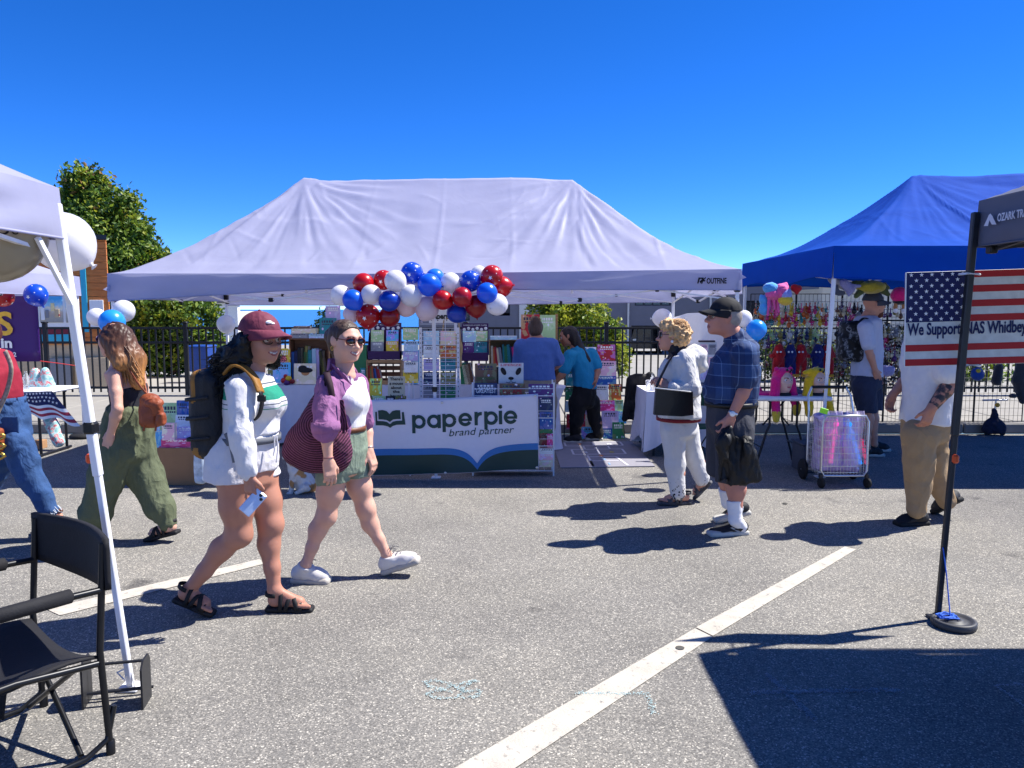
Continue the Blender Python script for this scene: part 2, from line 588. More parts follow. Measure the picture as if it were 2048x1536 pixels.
# ground
def asphalt():
 m = M('asphalt', '#6f6e6c', .92, var=.1, scale=1.3, bump=.25, bscale=160, spec=.2)
 n, l, b, mx = nodes_of(m)
 tc = n.new('ShaderNodeTexCoord')
 v = n.new('ShaderNodeTexVoronoi'); v.inputs['Scale'].default_value = 175; v.inputs['Randomness'].default_value = 1
 l.new(tc.outputs['Object'], v.inputs['Vector'])
 r = ramp(n, [(0, '#64615d'), (.25, '#75736f'), (.55, '#827f7a'), (.78, '#908c85'), (.92, '#a39e95'), (1, '#d2ccbf')])
 sp = n.new('ShaderNodeSeparateColor'); l.new(v.outputs['Color'], sp.inputs[0]); l.new(sp.outputs[0], r.inputs[0])
 n2 = n.new('ShaderNodeTexNoise'); n2.inputs['Scale'].default_value = .55; n2.inputs['Detail'].default_value = 7; n2.inputs['Roughness'].default_value = .6
 l.new(tc.outputs['Object'], n2.inputs['Vector'])
 r2 = ramp(n, [(.3, '#d2d2d4'), (.52, '#efefee'), (.75, '#fffdf8')]); l.new(n2.outputs[0], r2.inputs[0])
 mm = n.new('ShaderNodeMix'); mm.data_type = 'RGBA'; mm.blend_type = 'MULTIPLY'; mm.inputs['Factor'].default_value = 1
 l.new(r.outputs[0], mm.inputs[6]); l.new(r2.outputs[0], mm.inputs[7])
 n3 = n.new('ShaderNodeTexNoise'); n3.inputs['Scale'].default_value = 1.9; n3.inputs['Detail'].default_value = 3
 l.new(tc.outputs['Object'], n3.inputs['Vector'])
 r3 = ramp(n, [(.66, '#ffffff'), (.74, '#bcbcc0')]); l.new(n3.outputs[0], r3.inputs[0])
 m3 = n.new('ShaderNodeMix'); m3.data_type = 'RGBA'; m3.blend_type = 'MULTIPLY'; m3.inputs['Factor'].default_value = 1
 l.new(mm.outputs[2], m3.inputs[6]); l.new(r3.outputs[0], m3.inputs[7])
 l.new(m3.outputs[2], mx.inputs[6])
 return m
ASPH = asphalt()
CONC = M('pale_concrete', '#8f8b83', .9, var=.1, scale=2.5, bump=.25, bscale=90)
KERBM = M('kerb_concrete', '#7c7974', .9, var=.15, scale=4, bump=.3, bscale=60)
LOTM = M('lot_concrete', '#8f8c86', .9, var=.12, scale=.8)
LAND = M('dry_land', '#6d6a55', .95, var=.25, scale=.05)
SEA = M('sea_water', '#1f5f94', .25, var=.12, scale=.01, stretch=(1, 9, 1), bump=.1, bscale=.4)
PAINT = M('road_paint', '#b9b2a6', .8, var=.14, scale=9, bump=.3, bscale=110)
CHALK = M('blue_chalk', '#a3bcbe', .95, var=.3, scale=60)
n, l, b, mx = nodes_of(PAINT)
_t = n.new('ShaderNodeTexCoord'); _z = n.new('ShaderNodeTexNoise'); _z.inputs['Scale'].default_value = 26; _z.inputs['Detail'].default_value = 8; _z.inputs['Roughness'].default_value = .75; l.new(_t.outputs['Object'], _z.inputs['Vector'])
_r = ramp(n, [(0, '#b9b2a6'), (.57, '#b3aca0'), (.62, '#8d8982'), (.68, '#7b7873')]); l.new(_z.outputs[0], _r.inputs[0]); l.new(_r.outputs[0], mx.inputs[6])
CHALKW = M('grey_chalk', '#a9abb2', .95, var=.4, scale=40)
g = MB().sheet(lambda u, v: A(-60 + 120 * u, -40 + 50.1 * v, 0), 1, 1, smooth=False).build('road', ASPH); prop(g, kind='structure')
KY = 10.1
g = MB().sheet(lambda u, v: A(-60 + 120 * u, 10.26 + 3.6 * v, .136), 1, 1).build('pavement', KERBM); prop(g, kind='structure')
kb = MB()
for i in range(14):
 kb.box((-21 + 3 * i + 1.5, KY + .08, .07), (2.985, .16, .14), bev=.018)
kb = kb.build('kerb', KERBM); prop(kb, kind='structure')
sl = None
for i in range(24):
 o = MB().box((0, 0, 0), (1.488, 3.4, .03), bev=.008).build('paving_slab', CONC, g) if sl is None else link('paving_slab', sl, g)
 sl = o.data
 o.location = (-18 + 1.5 * i, 11.98, .136 + RNG.uniform(-.002, .002))
lot = MB().sheet(lambda u, v: A(-90 + 180 * u, 13.86 + 60 * v, .13 - 1.9 * v), 1, 1).build('parking_lot', LOTM); prop(lot, kind='structure')
def land(u, v):
 y = 73.8 + 426 * v
 z = -1.78 - 16 * min(1, v * 1.6) - 2 * v
 return A(-900 + 1800 * u, y, z)
o = MB().sheet(land, 2, 20).build('hillside', LAND); prop(o, kind='structure')
o = MB().sheet(lambda u, v: A(-26000 + 52000 * u, 300 + 24000 * v, -15), 1, 1).build('sea', SEA); prop(o, kind='structure')
def ground_quad(name, pts, mat, z=.004, kind='structure', parent=None):
 m = MB(); m.add([A(p[0], p[1], z) for p in pts], [tuple(range(len(pts)))])
 o = m.build(name, mat, parent)
 return prop(o, kind=kind) if parent is None else o
ground_quad('painted_line', [G(888, 1550), G(1012, 1550), G(1425, 1275), G(1390, 1258)], PAINT)
ground_quad('painted_line', [G(1392, 1256), G(1426, 1273), G(1712, 1100), G(1690, 1094)], PAINT)
ground_quad('painted_line', [G(92, 1219), G(120, 1232), G(527, 1129), G(520, 1119)], PAINT)
def chalk(px, w, mat, z=.005):
 m = MB()
 for line in px:
  q = []
  for a, b in zip(line[:-1], line[1:]):
   for t in np.linspace(0, 1, 6)[:-1]: q.append(G(a[0] + (b[0] - a[0]) * t + RNG.uniform(-2, 2), a[1] + (b[1] - a[1]) * t + RNG.uniform(-1, 1)))
  q.append(G(*line[-1]))
  for a, b in zip(q[:-1], q[1:]):
   for k in range(int(np.linalg.norm(b - a) / .0016)):
    c = lerp(a, b, RNG.random()) + A(RNG.gauss(0, w), RNG.gauss(0, w), 0); r_ = RNG.uniform(.0012, .0036); t = RNG.uniform(0, 3)
    m.add([A(c[0] + r_ * math.cos(t + i * 1.57), c[1] + r_ * math.sin(t + i * 1.57), z) for i in range(4)], [(0, 1, 2, 3)])
 o = m.build('chalk_mark', mat); prop(o, kind='structure')
chalk([[(905, 1385), (862, 1376), (850, 1366), (872, 1362), (905, 1372), (930, 1384), (915, 1397), (868, 1397), (850, 1390), (900, 1375), (945, 1363), (955, 1366)],
 [(952, 1362), (925, 1377), (930, 1385), (958, 1382), (955, 1394), (928, 1397)]], .006, CHALK)
chalk([[(1152, 1387), (1220, 1389), (1290, 1388), (1300, 1400), (1306, 1430)]], .007, CHALK)
chalk([[(1500, 1388), (1560, 1386), (1640, 1384), (1800, 1382)], [(1535, 1350), (1570, 1385), (1600, 1412), (1630, 1442)]] * 3, .009, CHALKW)
chalk([[(2050, 1370), (1990, 1372), (2050, 1415)]], .005, CHALKW)
SPOT = M('gum_spot', '#4a4842', .8)
for q in ((1360, 1298), (1570, 1008)):
 c = G(*q); ground_quad('gum_spot', [c[:2] + .022 * A(math.cos(a), math.sin(a)) for a in np.linspace(0, 6.28, 11)[:-1]], SPOT, z=.0075)
# buildings, seen between and behind the stalls
SIDING = M('grey_siding', '#77777f', .8, var=.06, scale=3)
SIDEL = M('cream_siding', '#c9c4b4', .8, var=.05, scale=3)
GLASSD = M('dark_window_glass', '#1a222e', .12, var=.2, scale=2, spec=.7)
TRIM = M('pale_trim', '#d6d4cc', .7)
ROOFM = M('grey_roof', '#6b6863', .9, var=.15)
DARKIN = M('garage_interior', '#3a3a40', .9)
def siding_wall(parent, x0, x1, y, z0, z1, mat, course=.26, thick=.3, openings=()):
 """lap siding: one board per course, cut round the openings"""
 n = int(round((z1 - z0) / course)); h = (z1 - z0) / n
 ws = MB()
 for i in range(n):
  a, b = z0 + i * h, z0 + (i + 1) * h
  segs = [(x0, x1)]
  for (ox0, ox1, oz0, oz1) in openings:
   if a < oz1 - .02 and b > oz0 + .02:
    ns = []
    for s0, s1 in segs:
     if ox0 > s0: ns.append((s0, min(ox0, s1)))
     if ox1 < s1: ns.append((max(ox1, s0), s1))
    segs = [q for q in ns if q[1] - q[0] > .02]
  for s0, s1 in segs:
   yf = y - .02
   vs = [A(s0, yf - .018, a), A(s1, yf - .018, a), A(s1, yf, b), A(s0, yf, b), A(s0, y + thick, a), A(s1, y + thick, a), A(s1, y + thick, b), A(s0, y + thick, b)]
   ws.add(vs, [(0, 1, 2, 3), (4, 7, 6, 5), (0, 4, 5, 1), (3, 2, 6, 7), (0, 3, 7, 4), (1, 5, 6, 2)])
 o = ws.build('siding', mat, parent)
 o['kind'] = 'stuff'
 return o
def window(parent, x0, x1, y, z0, z1, bars=2):
 f = MB()
 w = .07
 f.box(((x0 + x1) / 2, y, z0 + w / 2), (x1 - x0, .1, w)).box(((x0 + x1) / 2, y, z1 - w / 2), (x1 - x0, .1, w))
 for i in range(bars + 1):
  x = x0 + w / 2 + (x1 - x0 - w) * i / bars
  f.box((x, y, (z0 + z1) / 2), (w, .098, z1 - z0 - 2 * w))
 fo = f.build('window', TRIM if bars == 1 else GMETAL, parent)
 MB().box(((x0 + x1) / 2, y + .03, (z0 + z1) / 2), (x1 - x0 - .04, .02, z1 - z0 - .04)).build('pane', GLASSD, fo)
BY = 40.0
def bx(px): return (px - 1024) / FPX * BY
def bz(py): return CAMZ + (618 - py) / FPX * BY
b1 = thing('apartment_building', 'long grey sided building with garage openings beyond the black fence', 'building', (8, BY, -.8))
ops = [(bx(1268), bx(1340), bz(612), bz(588)), (bx(1262), bx(1326), bz(704), bz(655)), (bx(1345), bx(1410), bz(704), bz(655)), (bx(1425), bx(1490), bz(704), bz(655)), (bx(1485), bx(1525), bz(637), bz(604)), (bx(1060), bx(1090), bz(705), bz(650)), (bx(985), bx(1020), bz(626), bz(600)), (bx(895), bx(940), bz(640), bz(606)), (bx(1110), bx(1150), bz(626), bz(598))]
siding_wall(b1, bx(838), bx(1640), BY, -.75, bz(552), SIDING, openings=ops)
window(b1, *ops[0][:2], BY + .05, *ops[0][2:], bars=4)
for q in (4, 6, 7, 8): window(b1, *ops[q][:2], BY + .05, *ops[q][2:], bars=2)
MB().box(((bx(838) + bx(1640)) / 2, BY + 4, bz(552) + .1), (bx(1640) - bx(838) + .8, 9.0, .2)).build('roof', ROOFM, b1)
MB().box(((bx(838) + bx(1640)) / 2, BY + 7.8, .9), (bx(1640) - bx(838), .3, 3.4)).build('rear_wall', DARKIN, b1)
for x in (bx(838) + .1, bx(1640) - .1): MB().box((x, BY + 4.1, 1.1), (.2, 7.0, 3.7)).build('end_wall', SIDING, b1)
MB().box((bx(1048), BY - .09, bz(640)), (.5, .12, 2.4)).build('downpipe_panel', TRIM, b1)
for x in (bx(1255), bx(1418)): MB().bar((x, BY - .1, -.75), (x, BY - .1, bz(556)), .09, .09).build('downpipe', TRIM, b1)
b2 = thing('cream_building', 'cream sided building behind the hanging toys under the blue canopy', 'building', (14, 30, 0))
siding_wall(b2, (1640 - 1024) / FPX * 30, (2300 - 1024) / FPX * 30, 30, -.5, CAMZ + 52 / FPX * 30, SIDEL, course=.2)
MB().box((18.5, 32.6, CAMZ + 52 / FPX * 30 + .1), (14, 6, .2)).build('roof', ROOFM, b2)
MB().box((18.5, 32.8, 1), (12.6, 5, 2.9)).build('wall', SIDEL, b2)
b3 = thing('white_house', 'small white sided house far behind the fence at the left of the bay view', 'building', (-13, 36, -1))
siding_wall(b3, (428 - 1024) / FPX * 36, (478 - 1024) / FPX * 36, 36, -.9, CAMZ + 12 / FPX * 36, M('white_siding', '#e6e6e2', .7), course=.17)
MB().box(((453 - 1024) / FPX * 36, 38, .35), (50 / FPX * 36 - .02, 3.4, 2.4)).build('wall', SIDEL, b3)
MB().prism([A((422 - 1024) / FPX * 36, 35.7, CAMZ + 12 / FPX * 36), A((484 - 1024) / FPX * 36, 35.7, CAMZ + 12 / FPX * 36), A((453 - 1024) / FPX * 36, 35.7, CAMZ + 22 / FPX * 36)], (0, 4.5, 0)).build('roof', ROOFM, b3)
CARP = M('dark_car_paint', '#2a2d33', .25, coat=.6)
CARW = M('white_car_paint', '#c9ccd0', .25, coat=.6)
for i, (px, mt, lab) in enumerate(((1293, CARP, 'dark parked car in the garage opening nearer the tree'), (1378, CARW, 'white parked car in a garage opening behind the fence'))):
 c = A((px - 1024) / FPX * 41.6, 41.6, -.72)
 t = thing('parked_car', lab, 'car', c, 'cars parked in the garages')
 prof = [(-.85, .25), (.85, .25), (.86, .75), (.8, .88), (.66, 1.4), (-.66, 1.4), (-.8, .88), (-.86, .75)]
 MB().prism([c + A(x, 0, z) for x, z in prof], (0, 3.9, 0)).build('body', mt, t)
 MB().prism([c + A(x, -.012, z) for x, z in ((-.7, .92), (.7, .92), (.58, 1.34), (-.58, 1.34))], (0, .01, 0)).build('windscreen', GLASSD, t)
 for sx in (-.62, .62):
  MB().box(c + A(sx, -.02, .72), (.3, .04, .12), bev=.02).build('headlight', STEEL, t)
  MB().lathe(c + A(sx * 1.15, .4, .3), [(.3, -.1), (.3, .1)], 16, axis=(1, 0, 0)).build('wheel', RUBBER, t)
ORW = M('orange_timber', '#c9783d', .75, var=.22, scale=7, stretch=(.6, 3, 6), bump=.25, bscale=30)
TURQ = M('turquoise_paint', '#3fb6cf', .7, var=.06)
MARO = M('maroon_paint', '#7d2a3a', .7)
BEIG = M('beige_render', '#cbb593', .85, var=.08)
GRR = M('grey_render', '#8b8d92', .85, var=.08)
W0, W1_ = A(-13.2, 14.0, 0), A(-8.02, 15.4, 0)
wd = nrm(W1_ - W0); wn = A(wd[1], -wd[0], 0)
Rw = np.column_stack([wd, -wn, UP])
def wpt(px, py):
 d = ray(px, py); o = A(0, 0, CAMZ); s = ((W0 - o) @ wn) / (d @ wn); return o + d * s
mb_ = thing('mural_building', 'orange timber building with a street mural and turquoise stripe', 'building', W1_)
ztop = wpt(222, 480)[2]; L = np.linalg.norm(W1_ - W0)
zs, i = .95, 0
pl = None
while zs < ztop - .02:
 h = min(.135, ztop - zs)
 MB().box(W0 + wd * (L / 2) + UP * (zs + h / 2) + wn * RNG.uniform(0, .008), (L, .05, h - .006), Rw, bev=.006).build('plank', ORW, mb_)
 zs += .135
bk_ = nrm(W1_) * 4.2 + A(-.25, 0, 0)
q1, q2 = W0 - wn * .03, W1_ - wn * .03 - wd * .01
MB().prism([q1, q2, q2 + bk_, q1 + bk_], UP * ztop).build('wall', BEIG, mb_)
q1, q2 = W0 + wn * .1 + UP * ztop, W1_ + wn * .1 + wd * .03 + UP * ztop
MB().prism([q1, q2, q2 + bk_, q1 + bk_], UP * .09).build('roof', GMETAL, mb_)
def wpanel(name, x0, y0, x1, y1, mat, out=.04, par=None):
 a, b = wpt(x0, y0), wpt(x1, y1)
 w = abs((b - a) @ wd); hh = abs(a[2] - b[2])
 c = (a + b) / 2; c = c - wn * ((c - W0) @ wn)
 return MB().box(c + wn * out, (w, .03, hh), Rw, bev=.004).build(name, mat, par or mb_)
wpanel('turquoise_stripe', 160, 522, 179, 664, TURQ)
wpanel('white_trim', 179.5, 600, 210, 655, PAINTW)
bd = wpanel('mural_board', 68, 588, 158, 654, PAINTW, .05)
wpanel('maroon_band', 60, 656, 158, 668, MARO)
wpanel('turquoise_band', 60, 669, 158, 684, TURQ, .042)
wpanel('beige_base', 150, 716, 224, 800, BEIG, .03)
wpanel('grey_base', 100, 716, 149, 800, GRR, .045)
def mural():
 m = M('mural_print', '#cfe4ee', .7, var=.05)
 n, l, b, mx = nodes_of(m)
 tc = n.new('ShaderNodeTexCoord'); sx = n.new('ShaderNodeSeparateXYZ'); l.new(tc.outputs['Generated'], sx.inputs[0])
 nz = n.new('ShaderNodeTexNoise'); nz.inputs['Scale'].default_value = 9; l.new(tc.outputs['Generated'], nz.inputs['Vector'])
 ad = n.new('ShaderNodeMath'); ad.operation = 'MULTIPLY_ADD'; ad.inputs[1].default_value = .25; l.new(nz.outputs[0], ad.inputs[0]); l.new(sx.outputs[2], ad.inputs[2])
 r = ramp(n, [(0, '#9a978f'), (.35, '#b3aea2'), (.48, '#c9b9a6'), (.6, '#d8ddda'), (.68, '#f2e9cf'), (.8, '#9fd4ef'), (1, '#4eaee6')])
 l.new(ad.outputs[0], r.inputs[0]); l.new(r.outputs[0], mx.inputs[6])
 return m
wpanel('mural_picture', 80, 592, 129, 645, mural(), .07, bd)
wpanel('mural_picture', 132, 594, 141, 645, mural(), .07, bd)
for (a, b, c, d, mt) in ((84, 614, 93, 640, PAINTW), (94, 620, 101, 636, GRR), (112, 618, 122, 634, BEIG), (104, 606, 112, 622, M('mural_cream', '#efdca4', .7)), (119, 628, 122, 632, RED)):
 wpanel('mural_house', a, b, c, d, mt, .088, bd)
# trees and shrubs
BARK = M('bark', '#4b3c30', .9, var=.3, scale=12, bump=.4, bscale=25)
LEAFS = [M('leaf_dark', '#2f4a1d', .5, var=.25, transl=.3), M('leaf_mid', '#4c6a22', .5, var=.25, transl=.35), M('leaf_light', '#7f9433', .5, var=.25, transl=.4), M('leaf_yellow', '#9aa02e', .5, var=.2, transl=.45), M('leaf_rust', '#8a6a35', .6, var=.2, transl=.3)]
def tree(name, label, base, lobes, nleaf, size, pal, group=None, trunk=.14):
 """tapered trunk with limbs to each lobe; leaves gathered in clumps through every lobe's volume"""
 base = np.asarray(base, float)
 t = thing(name, label, 'tree' if 'tree' in name else 'shrub', base, group)
 top = np.mean([l[0] for l in lobes], 0)
 tm = MB()
 fork = base + (A(top[0], top[1], 0) - A(base[0], base[1], 0)) * .6 + UP * (top[2] - base[2]) * .5
 tm.tube([base, lerp(base, fork, .5) + A(.04, .02, 0), fork], [trunk, trunk * .8, trunk * .6], 9)
 for c, r in lobes:
  c = np.asarray(c, float)
  mid = (fork + c) / 2 + A(RNG.uniform(-.1, .1), RNG.uniform(-.1, .1), .1)
  tm.tube([fork, mid, c], [trunk * .5, trunk * .3, trunk * .1], 6)
 tm.build('trunk', BARK, t)
 R = np.random.RandomState(int(abs(base[0]) * 97) % 9999 + 1)
 vol = np.array([np.prod(np.broadcast_to(l[1], 3)) for l in lobes]); vol = vol ** .7; vol /= vol.sum()
 V, mi = [], []
 for (c, r), w in zip(lobes, vol):
  n = int(nleaf * w); ncl = max(6, n // 26)
  d = R.normal(size=(ncl, 3)); d /= np.linalg.norm(d, axis=1)[:, None]
  rad = R.uniform(.35, 1.08, ncl) ** .6
  cl = np.asarray(c) + d * np.broadcast_to(r, 3) * rad[:, None]
  shade = R.uniform(0, 1, ncl)
  pick = R.randint(0, ncl, n)
  p = cl[pick] + R.normal(size=(n, 3)) * size * 1.5
  a = R.normal(size=(n, 3)) + A(.2, 0, .5); a /= np.linalg.norm(a, axis=1)[:, None]
  b = np.cross(a, R.normal(size=(n, 3))); b /= np.linalg.norm(b, axis=1)[:, None]
  cdir = np.cross(a, b)
  s = size * R.uniform(.6, 1.25, n)[:, None]
  q = np.stack([p - b * s, p + cdir * s * .55 - a * s * .12, p + b * s, p - cdir * s * .55 - a * s * .12], 1)
  V.append(q.reshape(-1, 3))
  k = np.clip(((shade[pick] * .75 + R.uniform(0, .25, n)) * len(pal)).astype(int), 0, len(pal) - 1)
  mi.append(np.array(pal)[k])
 V = np.concatenate(V); mi = np.concatenate(mi)
 F = np.arange(len(V)).reshape(-1, 4)
 link('crown', fast_mesh('crown', V, F, LEAFS, mi, False), t)
 return t
def lb(px, py, Y, r): return (P(px, py, Y), r)
tree('maple_tree', 'tall dark leafy tree rising behind the orange timber building', G(240, 690)[:2].tolist() + [0.0] if False else A(-12.6, 24, -.1),
 [lb(165, 395, 24, (.55, .6, .95)), lb(215, 440, 24, (.75, .8, 1.0)), lb(185, 480, 23.5, (.8, .8, 1.0)), lb(260, 480, 24, (.62, .7, .9)), lb(245, 540, 23.7, (.85, .9, .9)), lb(295, 530, 24, (.7, .7, .7)), lb(325, 550, 24.3, (.5, .5, .45)), lb(160, 430, 24, (.5, .6, .8)), lb(215, 600, 24, (1.1, 1, 1.0)), lb(300, 610, 24, (.9, .9, .8)), lb(190, 365, 24, (.3, .35, .4)), lb(262, 400, 24, (.2, .3, .3))], 42000, .085, [0, 0, 1, 1, 2, 2, 3, 4])
tree('leafy_shrub', 'dark leafy shrub with sunlit tips behind the fence under the tent eave', A(-8.6, 19.5, 0),
 [lb(300, 640, 19.5, (.75, .7, .8)), lb(380, 650, 19.3, (.7, .6, .7)), lb(330, 700, 19.5, (.9, .7, .6)), lb(410, 690, 19.5, (.55, .6, .6)), lb(270, 700, 19.6, (.6, .6, .7)), lb(350, 600, 20, (.9, .6, .5))], 14000, .07, [0, 0, 0, 1, 1, 2, 3])
tree('leafy_tree', 'yellow green bushy tree right of the booth, behind the fence', A(2.3, 19, 0),
 [lb(1120, 630, 19, (.65, .6, .6)), lb(1185, 640, 18.8, (.55, .6, .5)), lb(1205, 680, 18.8, (.5, .5, .6)), lb(1140, 690, 19, (.75, .6, .7)), lb(1230, 715, 18.9, (.3, .4, .5)), lb(1170, 740, 19, (.6, .5, .5)), lb(1110, 590, 19.4, (.8, .6, .5))], 15000, .06, [0, 1, 2, 3, 3, 3], None)
tree('conifer_tree', 'small dark tree standing before the bay view near the book shelves', A(-6.6, 27, -.3), [lb(655, 640, 27, (.3, .3, .45)), lb(648, 668, 27, (.4, .4, .35))], 1200, .08, [0, 0, 1])
tree('leafy_shrub', 'green shrub behind the toy panel under the blue canopy', A(6.8, 17.5, .1), [lb(1600, 720, 17.5, (.9, .5, .7)), lb(1560, 700, 17.5, (.6, .5, .6)), lb(1700, 730, 17.5, (.9, .5, .6)), lb(1960, 760, 17.5, (1.0, .5, .5)), lb(1850, 750, 17.5, (.9, .5, .5))], 6000, .07, [0, 1, 2, 3])
# black railings
FY = 13.4
fz = lambda py: CAMZ + (618 - py) / FPX * FY
fence = thing('metal_fence', 'black metal picket fence along the back of the pavement', 'fence', (0, FY, .14))
pk = MB().box((0, 0, (.2 + 1.30) / 2), (.026, .026, 1.10), bev=.004).mesh('picket', BMETAL)
x = -8.95
k = 0
while x < 9.5:
 if abs(((x + 8.12 + 1.22) % 2.44) - 1.22) > .07:
  o = link('picket', pk, fence); o.matrix_parent_inverse = Matrix.Identity(4); o.location = (x, 0, -.14)
 x += .125
ps = MB().box((0, 0, .72), (.07, .07, 1.36), bev=.008).box((0, 0, 1.415), (.09, .09, .03), bev=.01).mesh('post', BMETAL)
for i in range(8):
 o = link('post', ps, fence); o.matrix_parent_inverse = Matrix.Identity(4); o.location = (-8.12 + 2.44 * i, 0, -.14)
for z in (1.32, 1.07, .28): MB().box((.3, FY, z), (18.6, .038, .04), bev=.004).build('rail', BMETAL, fence)
bin_ = thing('recycling_bin', 'blue wheeled recycling bin behind the fence under the shrub', 'bin', P(405, 745, 17))
c = P(405, 742, 17); BINB = M('blue_bin_plastic', '#14408f', .5)
bm_ = MB()
for z0, w in ((0, .2), (.5, .25)): pass
bm_.add([c + A(*v) for v in ((-.19, -.2, 0), (.19, -.2, 0), (.19, .2, 0), (-.19, .2, 0), (-.23, -.25, .52), (.23, -.25, .52), (.23, .25, .52), (-.23, .25, .52))], [(0, 3, 2, 1), (0, 1, 5, 4), (1, 2, 6, 5), (2, 3, 7, 6), (3, 0, 4, 7), (4, 5, 6, 7)])
bm_.build('body', BINB, bin_); MB().box(c + A(0, 0, .55), (.5, .54, .05), bev=.02).build('lid', BINB, bin_)
for s_ in (-.2, .2): MB().lathe(c + A(s_, .2, .08), [(.08, -.03), (.08, .03)], 12, axis=(1, 0, 0)).build('wheel', RUBBER, bin_)
# tents
def tent(name, label, x0, x1, y0, y1, ze, zr, mats, val, legs, legmat, cat='canopy tent', sag=1.35, wr=.012, group=None, truss=True, seed=0, truss_z=None, clampmat=None, vw=1.0, brk=True, res=.05, crease=0):
 """pop-up canopy: hipped cloth roof with radiating wrinkles, hanging valance, legs, scissor trusses.
 val: function (side, t) -> valance drop; ze: function (x) -> eave height"""
 zef = ze if callable(ze) else (lambda x: ze)
 t = thing(name, label, cat, ((x0 + x1) / 2, (y0 + y1) / 2, 0), group)
 hd = min(x1 - x0, y1 - y0) / 2
 pks = [A(x0 + hd, (y0 + y1) / 2), A(x1 - hd, (y0 + y1) / 2)]
 def edge(x, y): return min(x - x0, x1 - x, y - y0, y1 - y) / hd
 nx, ny = int((x1 - x0) / res), int((y1 - y0) / res)
 xs, ys = np.linspace(x0, x1, nx + 1), np.linspace(y0, y1, ny + 1)
 X, Y = np.meshgrid(xs, ys)
 E = np.minimum(np.minimum(X - x0, x1 - X), np.minimum(Y - y0, y1 - Y)) / hd
 E = np.clip(E, 0, 1)
 Z = np.array([[zef(x) for x in xs]]) + (zr - np.array([[zef(x) for x in xs]])) * E ** sag
 for pk_ in pks:
  ang = np.arctan2(Y - pk_[1], X - pk_[0]); r = np.hypot(X - pk_[0], Y - pk_[1])
  q = np.stack([ang * 7 + seed, r * .8 + 3 + 0 * ang, 0 * ang + seed * 1.7], -1)
  q2 = np.stack([ang * 17 + seed, r * 1.6 + 0 * ang, 0 * ang + 9.2], -1)
  near = np.exp(-(r / 1.5) ** 2)
  Z = Z + near * np.minimum(1, r / .5) * (wr * 1.8 * vnoise(q) + wr * .9 * vnoise(q2)) * np.minimum(1, E * 8)
 for f, am in (((1.6, 1.1), 1.0), ((4.2, 2.6), .6), ((1.1, 7.5), .5)):
  Z = Z + wr * am * vnoise(np.stack([X * f[0] + seed, Y * f[1], 0 * X + f[0] * 3 + seed], -1)) * np.minimum(1, E * 6)
 for px in np.arange(x0 + .8, x1 - .4, .76): Z = Z + .007 * np.exp(-((X - px - .04 * vnoise(np.stack([X * 0, Y * 2, X * 0 + px], -1))) / .02) ** 2) * np.minimum(1, E * 4) * (.4 + .6 * (vnoise(np.stack([X * 0 + px, Y * 1.3, 0 * X], -1)) > -.2))
 Z = Z + .006 * np.exp(-((E - .62) / .03) ** 2)
 cr = random.Random(seed * 7 + 1)
 def crs(ax, ay, bx_, by_, amp, wd):
  d = A(bx_ - ax, by_ - ay); L = np.linalg.norm(d); d = d / L
  t = (X - ax) * d[0] + (Y - ay) * d[1]; s = -(X - ax) * d[1] + (Y - ay) * d[0] + .05 * L * np.sin(t / L * 3)
  u = np.clip(t / L, 0, 1)
  return amp * np.exp(-(s / (wd * (.6 + u))) ** 2) * np.sin(np.pi * np.clip(u * .94 + .06, 0, 1)) ** .7 * ((t > 0) & (t < L)) * np.minimum(1, E * 10)
 for k in range(crease):
  if k < crease * .55:
   p = pks[k % 2]; a = cr.uniform(math.pi, 2 * math.pi) if cr.random() < .8 else cr.uniform(0, math.pi); r0, r1 = cr.uniform(.05, .35), cr.uniform(.6, 1.9)
   Z = Z + crs(p[0] + r0 * math.cos(a), p[1] + r0 * math.sin(a), p[0] + r1 * math.cos(a), p[1] + r1 * math.sin(a) * .8, cr.choice((.014, .011, -.010)), cr.uniform(.016, .035))
  else:
   ax, ay, a, L = cr.uniform(x0 + .4, x1 - .4), cr.uniform(y0 + .1, y0 + 1.3), cr.uniform(0, math.pi), cr.uniform(.2, .7)
   Z = Z + crs(ax, ay, ax + L * math.cos(a), ay + L * math.sin(a) * .6, cr.choice((.009, .007, -.006)), cr.uniform(.010, .02))
 V = np.stack([X, Y, Z], -1).reshape(-1, 3)
 i = np.arange(ny)[:, None] * (nx + 1) + np.arange(nx)[None]
 F = np.stack([i, i + 1, i + nx + 2, i + nx + 1], -1).reshape(-1, 4)
 link('roof', fast_mesh('roof', V, F, mats), t)
 vb = MB()
 cs = [(A(x0, y0), A(x1, y0)), (A(x1, y0), A(x1, y1)), (A(x1, y1), A(x0, y1)), (A(x0, y1), A(x0, y0))]
 for k, (a, b) in enumerate(cs):
  d = (b - a); L = np.linalg.norm(d); nn = A(d[1], -d[0]) / L
  n = int(L / .06)
  def f(u, v, a=a, d=d, nn=nn, k=k, L=L):
   p = a + d * u
   w = float(vnoise(A(u * L * 1.3 + k * 5 + seed, v * 1.5, seed * .7))) * .022 * vw * v + vw * float(vnoise(A(u * L * 3.5 + k, v * 2.5 + u * 4, seed))) * .008
   w += .004
   w *= min(1, u * L * 5, (1 - u) * L * 5)
   z = zef(p[0]) - val(k, u) * v
   return A(p[0] + nn[0] * (w + .012 * v), p[1] + nn[1] * (w + .012 * v), z)
  vb.sheet(f, n, 8)
 vb.build('valance', mats, t)
 vh = MB()
